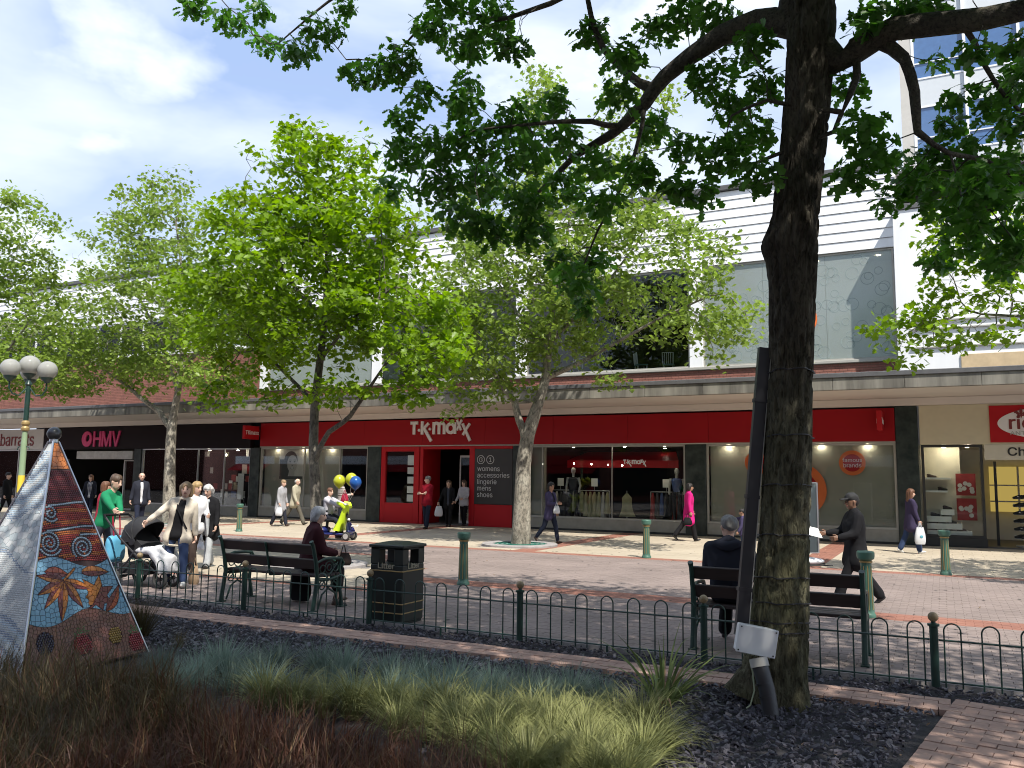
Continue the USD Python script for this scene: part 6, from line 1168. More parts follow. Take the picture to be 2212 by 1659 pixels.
def scarf(t, B, J, Hd, k, put_):
    put_('scarf', fin(U_([H_((B((s * .055, .13, 1.40)), .035), (B((s * .06, .165, 1.15)), .045), (B((s * .065, .16, .72)), .05)) for s in (-1, 1)] + [H_((B((-.06, .1, 1.42)), .04), (B((0, .13, 1.38)), .04), (B((.06, .1, 1.42)), .04))]), .04, 3, .008), 'pale_grey_cloth')
person('elderly white haired woman with a long pale grey scarf and dark cardigan, looking down', at(446, 1227), CM - 15, 1.55, 5, legs=((14, 8), (-14, 8)), arms=((5, 10, 20), (18, 4, 75, 30)), head=(4, 22), w=1.08, top={'m': 'black_cloth', 'e': .028, 'hem': .70, 'flare': 1.15, 'open': .06, 'n': 'cardigan'}, under=('pale_grey_cloth',), low=('trousers', 'pale_grey_cloth', 1.5), hair=('hair_white', 'curly'), extra=scarf)
person('woman in a crimson coat half hidden behind the man in green', at(214, 1196), 70, 1.56, 3, legs=((-10, 6), (14, 6)), top={'m': 'wool_red', 'e': .024, 'hem': .66, 'flare': 1.2, 'n': 'coat'}, low=('trousers', 'black_cloth'), hair=('hair_auburn', 'bob'))
_, h6 = person('balding man in a dark zipped jacket over a white shirt carrying a bag', at(299, 1142), -25, 1.78, 2, legs=((-12, 6), (14, 4)), arms=((4, 8, 10), (-4, 12, 12)), head=(0, 12), top={'m': 'navy_cloth', 'e': .028, 'hem': .80, 'open': .035, 'collar': 1}, under=('white_cloth',), low=('trousers', 'jean_dark', 1.4), hair=('hair_brown', 'bald'), w=1.06)
carrier('patterned pink bag with lime sides held behind the pushchair hood', W(322, 1122, 14.6), .34, .42, 'bag_pink', .4, print_='lime')
person('woman in a checked shirt and dark cardigan by the music shop door', at(191, 1116), CM + 10, 1.66, 0, legs=((8, 4), (-10, 6)), arms=((8, 12, 10), (4, 14, 14)), head=(-20, 4), top={'m': 'navy_cloth', 'e': .024, 'hem': .82, 'open': .085, 'n': 'cardigan'}, under=('check_shirt',), low=('trousers', 'jean_dark'), hair=('hair_auburn', 'bob'))
# couple by the clothes shop window
_, h8 = person('elderly woman in a pale grey coat walking with a man in beige', at(604, 1137), 5, 1.60, 6, legs=((18, 6), (-16, 12)), arms=((6, 8, 14), (4, 8, 20)), head=(6, 8), top={'m': 'grey_coat', 'e': .028, 'hem': .64, 'flare': 1.25, 'n': 'coat', 'collar': 1}, low=('trousers', 'navy_cloth', 1.3), hair=('hair_fair', 'short'), shoes='shoe_brown')
carrier('white carrier bag held by the woman in the grey coat', h8['wrR'] + (0, 0, -.02), .28, .26, 'plastic_white', .3)
person('bald elderly man in a beige jacket striding past the shop window', at(634, 1134), 14, 1.70, 6, legs=((26, 4), (-24, 14)), arms=((-14, 8, 14), (16, 8, 18)), head=(-8, 12), w=1.1, top={'m': 'beige_jacket', 'e': .03, 'hem': .80, 'flare': 1.1, 'collar': 1}, low=('trousers', 'olive_trouser', 1.5), hair=('hair_white', 'bald'))
# mobility scooter
scp = at(722, 1166); sch = 12.
sc_ = thing('mobility_scooter', 'blue mobility scooter carrying a seated woman past the plane trunk', 'mobility scooter', (scp[0], scp[1], 0), math.radians(sch) - PI / 2)
mat('scooter_blue', (.015, .022, .12), .25, var=.1, coat=.5); mat('tyre', (.03, .03, .03), .8); mat('wheel_grey', (.36, .36, .35), .5)
for nm, x, y, r_ in (('rear', -.24, -.40, .13), ('rear', .24, -.40, .13), ('front', -.22, .46, .12), ('front', .22, .46, .12)):
    wh = obj('wheel', [rod((x - .04, y, r_), (x + .04, y, r_), r_ * .62, n=18)], 'wheel_grey', sc_); tr = trimesh.creation.torus(r_ - .035, .038, 20, 10); tr.apply_transform(trimesh.transformations.rotation_matrix(PI / 2, [0, 1, 0])); tr.apply_translation([x, y, r_]); obj('tyre', tr, 'wheel_grey' if nm == 'rear' else 'tyre', wh)
obj('deck', cbx(-.22, .22, -.3, .5, .14, .20, .02), 'scooter_blue', sc_, smooth=False); obj('rear_cover', hull(np.vstack([SPH2 * (.24, .12, .10) + (0, y, .27) for y in (-.52, -.28)])), 'scooter_blue', sc_); obj('front_cover', hull(np.vstack([SPH2 * (.20, .10, .08) + (0, .48, .25), SPH2 * (.10, .06, .05) + (0, .42, .45)])), 'scooter_blue', sc_)
obj('seat_post', rod((0, -.25, .25), (0, -.22, .52), .04), 'black_metal', sc_); obj('seat', cbx(-.23, .23, -.42, .06, .50, .58, .03), 'black_cloth', sc_); obj('seat_back', hull(np.vstack([SPH2 * (.05, .05, .05) + (x, y, z) for x in (-.19, .19) for y, z in ((-.42, .60), (-.50, 1.02))])), 'black_cloth', sc_)
for s in (-1, 1): obj('armrest', [tube([(s * .26, -.42, .62), (s * .27, -.40, .78), (s * .27, -.1, .79)], .028, 8)], 'black_metal', sc_)
obj('tiller', tube([(0, .42, .30), (0, .36, .70), (0, .30, .92)], .03, 8), 'black_metal', sc_); obj('handlebar', tube([(-.24, .22, .95), (-.12, .30, .93), (.12, .30, .93), (.24, .22, .95)], .016, 8), 'black_metal', sc_); obj('headlight', ball((0, .42, .56), .04, 2), 'paper_white', sc_)
fwd = np.array([math.cos(math.radians(sch)), math.sin(math.radians(sch)), 0]); rgt = np.array([fwd[1], -fwd[0], 0])
person('woman in a white cardigan riding the blue mobility scooter', scp[:2] - fwd[:2] * .22, sch, 1.60, 2, legs=((72, 74), (68, 70)), arms=(('w', scp + fwd * .26 - rgt * .2 + (0, 0, .94)), ('w', scp + fwd * .26 + rgt * .2 + (0, 0, .94))), head=(-14, 4), w=1.25, seat=.56, top={'m': 'lilac_cloth', 'e': .028, 'hem': .9, 'n': 'cardigan'}, low=('trousers', 'navy_cloth', 1.5), hair=('hair_auburn', 'short'))
lj = thing('lime_jacket', 'lime yellow safety jacket draped over the scooter handlebars', 'jacket', scp + fwd * .50 + (0, 0, .18), math.radians(sch) - PI / 2)
g_ = garment(.40, .72, .3); g_.apply_transform(trimesh.transformations.rotation_matrix(-.32, [1, 0, 0])); g_.apply_translation([0, -.14, .78]); obj('cloth', g_, 'lime', lj); obj('sleeve', [tube([(s * .18, -.14, .72), (s * .26, -.2, .80), (s * .2, -.34, .84)], [.06, .055, .045], 8) for s in (-1, 1)], 'lime', lj); obj('reflective_band', [tube([(-.2, .10, .22), (0, .16, .2), (.2, .10, .22)], .02, 6)], 'paper_white', lj)
for (x, y, col, lab) in ((733, 1040, 'balloon_yellow', 'pale yellow balloon nearest the woman on the scooter'), (759, 1036, 'balloon_yellow', 'yellow balloon half hidden behind the blue balloon'), (768, 1043, 'balloon_blue', 'blue balloon tied to the mobility scooter')):
    mat('balloon_yellow', (.52, .55, .04), .18, var=.05, trans=.3); mat('balloon_blue', (.02, .10, .36), .18, var=.05, trans=.2); p = W(x, y, 22.6 if x < 765 else 22.2); t = thing('balloon', lab, 'balloon', p, 0, None)
    b = ball((0, 0, 0), .16, 3, (1, 1, 1.15)); v = b.vertices; v[:, :2] *= (1 - .32 * np.clip(-v[:, 2:3] / .18, 0, 1) ** 1.5); b.vertices = v; obj('skin', b, col, t, smooth=True); obj('knot', lathe([(.0, -.185), (.02, -.21), (.012, -.19), (.016, -.178)], 8), col, t); e = scp + fwd * .35 + (0, 0, .95) - p; obj('string', tube([(0, 0, -.2), e * .5 + (.03, 0, -.05), e], .004, 5), 'paper_white', t)
_, h10 = person('person in a striped top and dark hat behind the balloons', at(735, 1146), 50, 1.68, 0, legs=((6, 4), (-6, 4)), arms=((10, 8, 30), (20, 10, 80, 30)), head=(25, 0), top={'m': 'stripe_top', 'e': .02, 'hem': .84, 'n': 'top'}, low=('trousers', 'navy_cloth'), hair=('hair_dark', 'hat'))
carrier('small red shoulder bag against the striped top', W(745, 1058, 25.0), .26, .24, 'wool_red', .3, 'shoulder_bag')
# shop doorway
person('man in a red polo shirt standing with folded arms at the shop doorway', at(921, 1142), 262, 1.76, -3, legs=((8, 2), (-4, 4)), arms=(('l', (.10, .21, 1.17)), ('l', (-.10, .24, 1.20))), head=(-40, 4), top={'m': 'polo_red', 'e': .022, 'hem': .84, 'n': 'polo_shirt', 'collar': 1}, sleeves=.4, low=('trousers', 'jean_dark', 1.3), hair=('hair_salt', 'short'), w=1.08)
_, h12 = person('woman in dark clothes stepping out of the shop with a white bag', at(968, 1138), CM - 8, 1.64, 2, legs=((10, 6), (-10, 6)), arms=((6, 8, 40), (4, 22, 14)), top={'m': 'black_cloth', 'e': .022, 'hem': .76, 'open': .04}, under=('slate_trouser',), low=('trousers', 'black_cloth'), hair=('hair_brown', 'long'))
carrier('white carrier bag swinging from the woman in the doorway', h12['wrR'] + (0, 0, -.02), .36, .30, 'plastic_white', .5)
person('woman in a pale top at the right jamb of the shop doorway', at(1001, 1136), CM - 25, 1.64, 0, legs=((6, 4), (-8, 6)), arms=((10, 6, 60, 30), (8, 10, 30)), head=(-10, 6), top={'m': 'lilac_cloth', 'e': .018, 'hem': .84, 'n': 'blouse'}, low=('trousers', 'black_cloth'), hair=('hair_brown', 'long'), bust=.02)
_, h14 = person('dark haired woman in a navy jacket walking past the pale tree trunk', at(1187, 1174), -10, 1.66, 2, legs=((20, 10), (-18, 22)), arms=((-8, 10, 30), (18, 6, 78, 25)), head=(-22, 8), top={'m': 'violet_cloth', 'e': .022, 'hem': .78, 'open': .03}, under=('black_cloth',), low=('trousers', 'jean_dark', 1.), hair=('hair_dark', 'bob'), skin='skin_tan', shoes='shoe_brown', bust=.015)
carrier('crumpled white bag in the hand of the woman in the navy jacket', h14['wrR'] + (.0, -.05, .06), .20, .18, 'plastic_white', .5)
_, h15 = person('woman in a bright pink coat walking in front of the marble pillar', at(1488, 1169), 33, 1.66, 2, legs=((-20, 18), (14, 4)), arms=((10, 6, 20), (-10, 8, 16)), top={'m': 'pink_coat', 'e': .026, 'hem': .60, 'flare': 1.2, 'n': 'coat', 'collar': 1}, low=('trousers', 'black_cloth', 1.4), hair=('hair_dark', 'curly'), skin='skin_tan')
carrier('black handbag carried low by the woman in pink', h15['wrR'] + (-.05, -.12, -.02), .22, .26, 'black_cloth', .4, 'handbag')
person('child in a purple jacket and jeans pointing, half hidden behind the trunking', at(1607, 1202), 190, 1.08, 2, legs=((4, 4), (-6, 4)), arms=((10, 10, 20), ('l', (.16, .55, 1.36))), w=1.12, head=(0, 6), top={'m': 'violet_cloth', 'e': .03, 'hem': .82}, low=('trousers', 'jean_blue', 1.2), hair=('hair_dark', 'short'), skin='skin_tan',
       extra=lambda t, B, J, Hd, k, put_: put_('belt', fin(U_([H_(*[(B((s * .085, 0, .88)), .135) for s in (-1, 1)])]) - M_(bx(-1, 1, -1, 1, -1, .86)) - M_(bx(-1, 1, -1, 1, .91, 2)), .06, 0), 'wool_red'))
# seated on the benches
person('grey haired man in a dark jacket sitting on the bench, seen from behind', (-2.06, 9.17), 92, 1.72, -2, legs=((84, 80), (80, 84)), splay=8, arms=((14, 12, 60, 20), (14, 14, 60, 20)), head=(38, 4), w=1.2, seat=.45, top={'m': 'navy_cloth', 'e': .034, 'hem': .88, 'collar': 1}, low=('trousers', 'black_cloth', 1.5), hair=('hair_salt', 'short'),
       extra=lambda t, B, J, Hd, k, put_: put_('hood', fin(U_([H_((B((-.12, -.08, 1.47)), .045), (B((0, -.12, 1.44)), .055)), H_((B((.12, -.08, 1.47)), .045), (B((0, -.12, 1.44)), .055))]), .04, 3, .006), 'navy_cloth'))
_, h18 = person('grey haired woman in a maroon coat sitting on the bench end, in profile', (-7.74, 9.06), 52, 1.64, 8, legs=((82, 78), (78, 82)), splay=3, arms=((20, 4, 70, 25), (24, 6, 62, 25)), head=(-14, 6), w=1.2, seat=.45, top={'m': 'maroon_coat', 'e': .036, 'hem': .84, 'n': 'coat', 'collar': 1}, low=('skirt', 'black_cloth', .55), hair=('hair_grey', 'curly'), shoes='shoe_brown')
hb_ = carrier('pale handbag on the lap of the grey haired seated woman', h18['wrR'] + (.05, .10, .12), .17, .22, 'dark_brown_cloth', .6, 'handbag')
carrier('black shopping bag on the ground under the bench by the seated woman', tuple(at(648, 1300)[:2]) + (.64,), .50, .36, 'black_cloth', 0, 'shopping_bag')
# man with the cap, woman with the carrier bag, two far figures
_, h19 = person('man in a black cap and jacket striding past the bench holding a paper', at(1852, 1304), LT - 2, 1.62, 1, legs=((26, 6), (-22, 12)), arms=((18, 8, 60), (24, 6, 62)), head=(4, 4), w=1.16, top={'m': 'black_cloth', 'e': .036, 'hem': .70, 'flare': 1.2, 'collar': 1}, low=('trousers', 'black_cloth', 1.6), hair=('hair_dark', 'cap'), skin='skin_dark')
pz = W(1800, 1163, 12.0); ppz = thing('paper_sheet', 'white paper held out by the man in the black cap', 'paper', h19['wrR'] + np.array([-.20, -.14, .03]), math.radians(205)); q = np.array([(x, y, .03 * math.sin(x * 9) - .65 * y) for x in np.linspace(-.13, .15, 6) for y in (-.1, .1)]); f = [];
for i in range(5): f += [(2 * i, 2 * i + 2, 2 * i + 3), (2 * i, 2 * i + 3, 2 * i + 1)]
obj('sheet', trimesh.Trimesh(np.vstack([q, q - (0, 0, .002)]), np.array(f + [(c + 12, b + 12, a + 12) for a, b, c in f]), process=False), 'paper_white', ppz)
_, h20 = person('woman in a dark purple jacket and jeans by the marble pillar with a carrier bag', at(1970, 1195), 25, 1.60, 1, legs=((-14, 10), (14, 4)), arms=((4, 10, 14), (6, 8, 14)), head=(0, 4), top={'m': 'purple_coat', 'e': .026, 'hem': .70, 'flare': 1.1}, low=('trousers', 'jean_blue', 1.4), hair=('hair_auburn', 'long'), shoes='shoe_pale', bust=.02)
carrier('white carrier bag with a teal print held by the woman in purple', h20['wrR'] + (.02, -.06, -.03), .42, .28, 'plastic_white', .5, print_='bag_print')
person('far figure in dark clothes at the picture edge by the left shop', at(10, 1120), RT, 1.72, 0, legs=((14, 6), (-14, 8)), top={'m': 'black_cloth', 'e': .024, 'hem': .8}, low=('trousers', 'black_cloth'), hair=('hair_dark', 'short'))
person('far figure in a dark red jacket and pale shoes beside the lamp post', at(52, 1116), LT, 1.66, 0, legs=((-14, 8), (16, 6)), top={'m': 'maroon_coat', 'e': .024, 'hem': .8}, low=('trousers', 'black_cloth'), hair=('hair_brown', 'short'), shoes='shoe_pale')
# ---- the pushchair
mid_ = at(313, 1266); pc = thing('pushchair', 'black pushchair with a big hood and a white blanket', 'pushchair', (mid_[0], mid_[1], 0), math.radians(ph) - PI / 2)
mat('hood_black', (.016, .016, .019), .75, var=.3, scale=6., bump=.6, bscale=14.)
for x, y, r_ in ((-.28, -.40, .15), (.28, -.40, .15), (-.14, .42, .14), (.14, .42, .14)):
    tr = trimesh.creation.torus(r_ - .025, .027, 26, 10); tr.apply_transform(trimesh.transformations.rotation_matrix(PI / 2, [0, 1, 0])); tr.apply_translation([x, y, r_]); wh = obj('wheel', tr, 'tyre', pc); obj('hub', [rod((x - .025, y, r_), (x + .025, y, r_), .03, n=12)] + [rod((x, y, r_), (x, y + (r_ - .03) * math.cos(a), r_ + (r_ - .03) * math.sin(a)), .010, n=6) for a in np.arange(5) * 2 * PI / 5], 'black_metal', wh)
obj('axle', [rod((-.28, -.40, .15), (.28, -.40, .15), .014), rod((-.14, .42, .14), (.14, .42, .14), .014)], 'black_metal', pc)
for s in (-1, 1): obj('frame_tube', [tube([(s * .26, -.62, 1.05), (s * .26, -.30, .74), (s * .25, .05, .48), (s * .16, .42, .22)], .016, 8), tube([(s * .28, -.40, .16), (s * .26, -.12, .40), (s * .25, .0, .56)], .016, 8)], 'black_metal', pc)
obj('handle', tube([(-.26, -.62, 1.05), (-.24, -.68, 1.09), (.24, -.68, 1.09), (.26, -.62, 1.05)], .019, 8), 'black_cloth', pc)
obj('seat', hull([(s * .21, y, z) for s in (-1, 1) for y, z in ((-.26, .86), (-.20, .86), (-.16, .46), (-.08, .42), (.26, .46), (.26, .52))]), 'hood_black', pc); obj('leg_rest', hull([(s * .19, y, z) for s in (-1, 1) for y, z in ((.22, .50), (.27, .53), (.44, .28), (.40, .25))]), 'hood_black', pc)
# hood: part of an ellipsoid shell with ribs
th = np.linspace(-.25, 2.25, 12); fa = np.linspace(-PI / 2, PI / 2, 14); V = []
for a in th:
    for b in fa: V.append((.25 * math.sin(b), -.10 - .34 * math.cos(a) * math.cos(b) * -1 * (1 if a > PI / 2 else 1) * (-1 if False else 1) * -1, .72 + .36 * math.sin(a) * math.cos(b) ** .6))
V = np.array(V); na, nb_ = len(th), len(fa); V[:, 1] = np.array([-.06 + (.40 if math.cos(a) > 0 else .40) * -math.cos(a) * math.cos(b) ** .7 for a in th for b in fa]); f = []
for i in range(na - 1):
    for j in range(nb_ - 1): a, b, c, d = i * nb_ + j, i * nb_ + j + 1, (i + 1) * nb_ + j + 1, (i + 1) * nb_ + j; f += [(a, b, c), (a, c, d)]
obj('hood', trimesh.Trimesh(np.vstack([V, V - (0, 0, .008)]), np.array(f + [(c + len(V), b + len(V), a + len(V)) for a, b, c in f]), process=False), 'hood_black', pc, smooth=50); obj('hood_rib', [tube(V[i * nb_:(i + 1) * nb_] * (1.01, 1, 1) + (0, 0, .003), .009, 6) for i in (0, 4, 7, 11)], 'hood_black', pc)
obj('hood_pivot', [rod((s * .25, -.06, .70), (s * .275, -.06, .70), .055, n=18) for s in (-1, 1)], 'black_metal', pc); obj('basket', hull([(s * .2, y, z) for s in (-1, 1) for y, z in ((-.34, .20), (.22, .20), (-.36, .36), (.28, .34))]), 'hood_black', pc)
bl = thing('blanket', 'crumpled white blanket spilling from the front of the pushchair', 'blanket', (mid_[0], mid_[1], 0), math.radians(ph) - PI / 2)
b_ = fin(U_([H_(*[((s * .17, -.02, .56), .05) for s in (-1, 1)], *[((s * .2, .26, .58), .055) for s in (-1, 1)]), H_(*[((s * .2, .26, .58), .055) for s in (-1, 1)], *[((s * .21, .42, .44), .05) for s in (-1, 1)]), H_(*[((s * .21, .42, .44), .05) for s in (-1, 1)], *[((s * .2, .46, .26), .04) for s in (-1, 1)])]), .03, 4, .022, 5); obj('cloth', b_, 'white_cloth', bl)
bp = thing('backpack', 'light blue child backpack with red straps hanging from the pushchair handle', 'backpack', (mid_[0], mid_[1], 0), math.radians(ph) - PI / 2)
mat('pack_blue', (.10, .36, .55), .6, var=.15); obj('bag', fin(U_([H_(*[((s * .09, -.66, z), .085) for s in (-1, 1) for z in (.42, .68)])]), .03, 3), 'pack_blue', bp); obj('pocket', fin(U_([H_(*[((s * .07, -.72, z), .06) for s in (-1, 1) for z in (.40, .50)])]), .03, 3), 'wool_red', bp); obj('strap', [tube([(s * .06, -.64, .74), (s * .07, -.66, .92), (s * .07, -.68, 1.07)], .012, 6) for s in (-1, 1)], 'wool_red', bp); obj('face_patch', ball((.0, -.765, .60), .07, 2, (1, .3, .8)), 'white_cloth', bp)
# ================================================================= grasses and plants in the bed
def grassmat(name, c1, c2, tip, tr=.3):
    n = {'g': ('geometry', {}), 'oi': ('object_info', {}), 'mr': ('map_range', {'to_min': .62, 'to_max': 1.38}), 'h': ('hsv', {}), 'r': ('rgb_ramp', {'ramp': [(0, c1), (.7, c2), (1, tip)]}), 'p': ('principled_bsdf', {'roughness': .5, 'specular_ior_level': .3}), 't': ('translucent_bsdf', {}), 'm': ('mix_closure', {'fac': tr})}
    MATS[name] = usdkit.material(stage, LK + '/' + name, n, [('g.random_per_island', 'r.fac'), ('r.color', 'h.color'), ('oi.random', 'mr.value'), ('mr.result', 'h.value'), ('h.color', 'p.base_color'), ('h.color', 't.color'), ('p.BSDF', 'm.closure1'), ('t.BSDF', 'm.closure2')], surface='m.closure')
grassmat('fescue_blade', (.21, .28, .225), (.42, .50, .42), (.66, .70, .62)); grassmat('golden_blade', (.25, .26, .10), (.47, .45, .21), (.68, .63, .40)); grassmat('brown_blade', (.09, .036, .02), (.30, .145, .085), (.68, .50, .35)); grassmat('olive_blade', (.075, .06, .025), (.19, .15, .06), (.42, .33, .16)); grassmat('flax_blade', (.13, .17, .05), (.34, .35, .12), (.60, .55, .30)); grassmat('dead_blade', (.22, .14, .07), (.34, .24, .13), (.45, .35, .2))
def blades(root, az, h, lean, curl, w, seg=4, rs=RS, dw=None):
    """curved grass blades: root (n,3), bearing, length, lean from the vertical at the root, extra bend to the tip"""
    n = len(root); t = np.linspace(0, 1, seg + 1); ang = lean[:, None] + curl[:, None] * t[None] ** 1.5; ds = h[:, None] / seg
    hor = np.cumsum(np.c_[np.zeros(n), np.sin(ang[:, :-1]) * ds], 1); ver = np.cumsum(np.c_[np.zeros(n), np.cos(ang[:, :-1]) * ds], 1)
    d = np.stack([np.cos(az), np.sin(az)], 1); C = np.stack([root[:, None, 0] + d[:, None, 0] * hor, root[:, None, 1] + d[:, None, 1] * hor, root[:, None, 2] + ver], -1)
    wd = w[:, None] * (1 - t[None] ** 1.6) * (.7 + .6 * t[None] * (t[None] < .6)); tw = rs.uniform(-.9, .9, n); s = np.stack([-np.sin(az + tw), np.cos(az + tw), np.zeros(n)], 1)
    L, R_ = C[:, :-1] - s[:, None] * wd[:, :-1, None] / 2, C[:, :-1] + s[:, None] * wd[:, :-1, None] / 2
    V = np.concatenate([np.stack([L, R_], 2).reshape(n, -1, 3), C[:, -1:]], 1); f = []
    for k in range(seg - 1): f += [(2 * k, 2 * k + 1, 2 * k + 3), (2 * k, 2 * k + 3, 2 * k + 2)]
    f.append((2 * seg - 2, 2 * seg - 1, 2 * seg)); k = 2 * seg + 1
    return trimesh.Trimesh(V.reshape(-1, 3), (np.array(f)[None] + np.arange(n)[:, None, None] * k).reshape(-1, 3), process=False)
def tuft(n, r0, h, lean, curl, w, seg, seed, flop=0.):
    rs = np.random.RandomState(seed); a = rs.uniform(0, 2 * PI, n); q = rs.uniform(0, 1, n) ** .5 * r0; root = np.stack([np.cos(a) * q, np.sin(a) * q, np.zeros(n)], 1); az = a + rs.normal(0, .35, n)
    le = np.abs(rs.normal(lean, .3, n)) * (.12 + .95 * q / r0); return blades(root, az, h * rs.uniform(.6, 1.1, n), le, np.abs(rs.normal(curl, .35, n)), w * rs.uniform(.7, 1.3, n), seg, rs)
protos = []
def put(name, mk, mt, label, cat, loc, rz, sc, group, part='blades'):
    t = thing(name, label, cat, loc, rz, group, scale=sc); obj(part, mk, mt, t, smooth=False); return t
# where they stand: picture rows at the height of the tuft's middle
fes = [(350, 1420), (430, 1432), (480, 1412), (545, 1418), (565, 1462), (600, 1402), (625, 1470), (690, 1415), (715, 1462), (745, 1418), (770, 1478), (835, 1430), (860, 1480), (905, 1440), (930, 1482), (985, 1445), (1010, 1488), (1060, 1455), (1090, 1478), (1140, 1470), (1180, 1482), (1235, 1470), (395, 1452), (500, 1455), (1300, 1478)]
fp_ = [None, None, None]
places = ['right behind the mosaic pyramid foot', 'second from the pyramid in the back row', 'third from the pyramid, at the back by the slate', 'fourth from the pyramid at the back', 'pale one in the front row nearest the golden sedge', 'at the very back under the brick edging', 'bright spiky one in the front row below the bench', 'at the back in line with the end of the bench', 'in the front row below the seated woman', 'at the back in line with the seated woman', 'large silvery one in the front row below the litter bin', 'back row below the litter bin', 'front row just past the litter bin', 'back row past the litter bin', 'front row touching the golden sedge below the bollard', 'back row below the bollard', 'spiky front one below the fence post past the bin', 'back row below the fence post past the bin', 'front one between the fence post and the flax', 'dull one at the back near the flax', 'front one next but one to the flax', 'last but one before the flax', 'dark one low beside the pyramid foot', 'dull one among the front row near the pyramid', 'last one, touching the strappy flax']
for k, (x, y) in enumerate(fes):
    p = at(x, y + 8, .10); p[2] = -.02; sc = rnd.uniform(1.15, 1.6); lab = 'blue grey fescue tuft, ' + places[k]; j = k % 3
    if fp_[j] is None: fp_[j] = put('fescue_tuft', tuft(300, .035, .26, 1.0, .25, .0068, 3, 60 + j), 'fescue_blade', lab, 'grass tuft', p, 0, sc, 'blue grey fescue tufts in a band across the bed')
    else: dup(fp_[j], lab, p, rnd.uniform(0, 6), scale=sc)
gold = [(575, 1490), (640, 1497), (700, 1500), (765, 1504), (830, 1512), (895, 1515), (960, 1520), (1025, 1523), (1090, 1530), (1150, 1532), (1215, 1538), (1275, 1540), (1335, 1545), (1390, 1552), (1430, 1580), (860, 1545), (925, 1552), (990, 1558), (1060, 1562), (1120, 1572), (1190, 1575), (1255, 1582), (1320, 1590), (1385, 1610), (1000, 1590), (1065, 1600), (1130, 1610), (1200, 1620), (1270, 1630), (1335, 1642), (1140, 1650), (1215, 1660), (1285, 1668), (1350, 1680), (1095, 1640)]
def gname(k):
    row = 'back' if k < 15 else 'second' if k < 24 else 'third' if k < 30 else 'front'; n = [15, 9, 6, 5][['back', 'second', 'third', 'front'].index(row)]; i = k - {'back': 0, 'second': 15, 'third': 24, 'front': 30}[row]
    o_ = ['first', 'second', 'third', 'fourth', 'fifth', 'sixth', 'seventh', 'eighth', 'ninth', 'tenth', 'eleventh', 'twelfth', 'thirteenth', 'fourteenth', 'fifteenth'][i]
    return f'arching golden green sedge tuft, {o_} from the pyramid side in the {row} row'
gp_ = [None, None, None, None]
for k, (x, y) in enumerate(gold):
    p = at(x, y + 12, .10); p[2] = -.02; sc = rnd.uniform(1.0, 1.35); j = k % 4
    if gp_[j] is None: gp_[j] = put('sedge_tuft', tuft(300, .05, .40, .45, 1.9, .0085, 5, 80 + j), 'golden_blade', gname(k), 'grass tuft', p, 0, sc, 'golden sedge tufts in the bed')
    else: dup(gp_[j], gname(k), p, rnd.uniform(0, 6), scale=sc)
# the mass of brown sedge in front
top_ = [(-200, 1405), (0, 1405), (200, 1412), (340, 1422), (400, 1462), (560, 1494), (700, 1512), (820, 1540), (930, 1570), (1020, 1605), (1090, 1640), (1130, 1720)]
tp = np.array([at(x, y, .30)[:2] for x, y in top_]); low_ = [(1000, 2300), (-500, 2300), (-700, 1700), (-500, 1450)]; lw = np.array([at(x, y, .0)[:2] for x, y in low_]); BP = Polygon(np.vstack([tp, lw])).buffer(0).difference(sbox(PYC[0] - .64, PYC[1] - .64, PYC[0] + .64, PYC[1] + .64))
from shapely import contains_xy
rs = np.random.RandomState(5); x0, y0, x1, y1 = BP.bounds; q = np.stack([rs.uniform(x0, x1, 260000), rs.uniform(y0, y1, 260000)], 1); q = q[contains_xy(BP, q[:, 0], q[:, 1])]; _p = proj(np.c_[q, np.full(len(q), .2)]); q = q[(_p[:, 2] > .5) & (_p[:, 0] > -500) & (_p[:, 0] < PW + 200) & (_p[:, 1] < PH + 700)]; dist = np.linalg.norm(q - CAM[:2], axis=1); q = q[dist > 1.6]
cl_ = meshkit.noise(np.c_[q * 3.2, np.zeros(len(q))], 3); q = q[rs.uniform(0, 1, len(q)) < .25 + cl_ * .9]
print('sedge', len(q)); q = q[:36000]
n = len(q); gr = meshkit.fbm(np.c_[q * .7, np.zeros(n)], 2, 8); az = 2 * PI * meshkit.noise(np.c_[q * 1.6, np.zeros(n)], 12) * 2 + rs.normal(0, 1.1, n)
hh = (.36 + .26 * meshkit.noise(np.c_[q * 2.2, np.zeros(n)], 4)) * rs.uniform(.55, 1.25, n) + .14 * (q[:, 0] < -5.3) * rs.uniform(.3, 1, n); bl = lambda s_, mt: obj({'brown_blade': 'brown_sedge', 'olive_blade': 'olive_sedge', 'dead_blade': 'dry_grass'}[mt], blades(np.c_[q[s_], np.full(s_.sum(), -.03)], az[s_], hh[s_], np.abs(rs.normal(.42, .42, s_.sum())), np.abs(rs.normal(1.5, 1.1, s_.sum())), rs.uniform(.005, .0115, s_.sum()), 4, rs), mt, label={'brown_blade': 'mass of reddish brown sedge filling the front of the bed', 'olive_blade': 'olive green sedge patch in front of the pyramid', 'dead_blade': 'dry straw coloured stalks standing among the brown sedge'}[mt], cat='ornamental grass', kind='stuff', smooth=False)
st_ = rs.uniform(0, 1, n) < .10; ol_ = (q[:, 0] < -4.6 + 1.2 * (gr - .5)) & (rs.uniform(0, 1, n) < .75) | (rs.uniform(0, 1, n) < .06); bl(~ol_ & ~st_, 'brown_blade'); bl(st_, 'dead_blade'); bl(ol_ & ~st_, 'olive_blade')
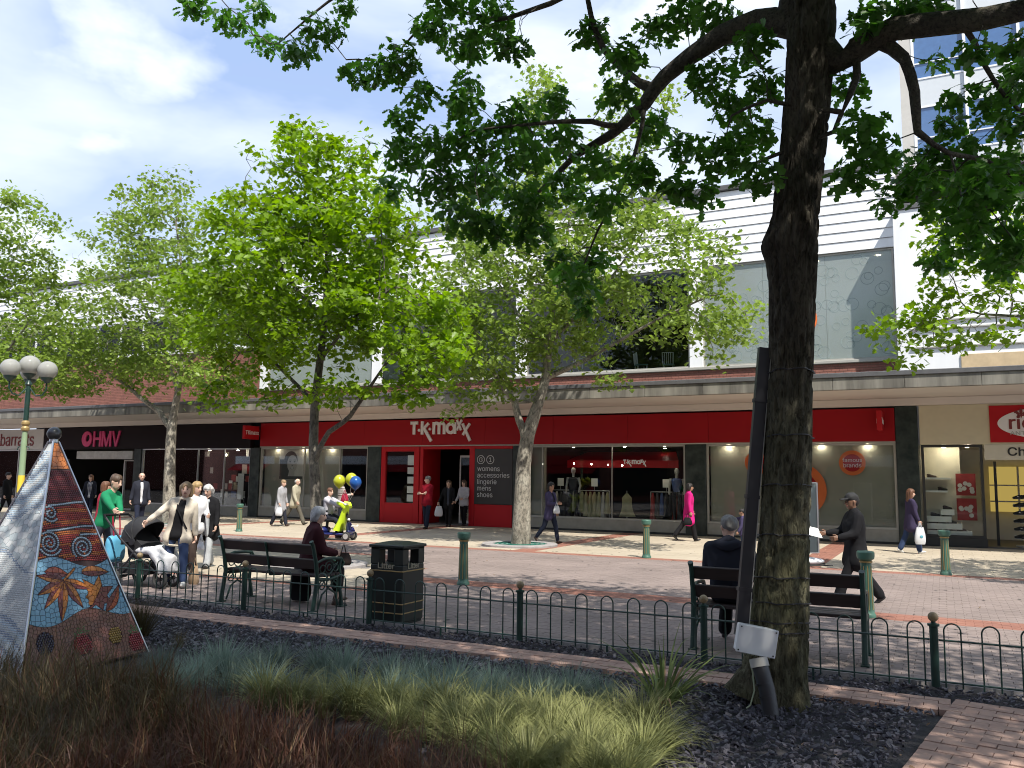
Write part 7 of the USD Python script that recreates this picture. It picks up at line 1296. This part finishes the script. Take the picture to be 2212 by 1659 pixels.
# the strappy flax beside the oak and a dark grass clump behind the pyramid
fl = thing('flax_plant', 'strappy green and yellow flax plant with brown dead leaves beside the oak', 'plant', at(1432, 1518)); rs = np.random.RandomState(9); n = 46; a = rs.uniform(0, 2 * PI, n)
def straps(n, seed, h, lean, curl, w):
    rs = np.random.RandomState(seed); a = rs.uniform(0, 2 * PI, n); root = np.stack([np.cos(a) * .05, np.sin(a) * .05, np.full(n, -.02)], 1); return blades(root, a, h * rs.uniform(.6, 1.1, n), np.abs(rs.normal(lean, .22, n)), np.abs(rs.normal(curl, .45, n)), w * rs.uniform(.7, 1.2, n), 7, rs)
for k in range(44): obj('leaf', straps(1, 200 + k, .74, .55, 1.25, .034), 'flax_blade', fl, smooth=False)
for k in range(13): obj('dead_leaf', straps(1, 300 + k, .6, .9, 1.7, .032), 'dead_blade', fl, smooth=False)
put('dark_grass_clump', tuft(700, .09, .55, .35, .9, .004, 4, 99), 'olive_blade', 'tall dark olive grass clump beside the pyramid edge near the fence', 'grass tuft', at(300, 1378), 0, 1.0, None)
put('sprouting_tuft', tuft(120, .05, .35, .4, .8, .003, 4, 97), 'olive_blade', 'thin wispy grass seedling alone on the slate between pyramid and fescues', 'grass tuft', at(385, 1400), 0, .8, None)
q = np.c_[RS.uniform(-18, 4, 260), RS.uniform(8.7, 24, 260), np.full(260, .009)]; mat('dead_leaf_tan', (.30, .20, .10), .8, island=.45); obj('leaf_litter', leaves(q, .04, leaf_oak(), RS, .05, jit=.25), 'dead_leaf_tan', label='tiny dry leaves blown about on the street paving', cat='fallen leaves', kind='stuff', smooth=False)
# scattered dead leaves and pale stones on the slate
mat('dead_leaf_brown', (.28, .17, .09), .8, island=.4)
q = np.c_[RS.uniform(-3.2, -.1, 90), RS.uniform(3.9, 7.4, 90), np.full(90, .012)]; obj('fallen_leaves', leaves(q, .035, leaf_oak(), RS, .1, jit=.3), 'dead_leaf_brown', label='small dry brown leaves scattered on the slate round the oak', cat='fallen leaves', kind='stuff', smooth=False)
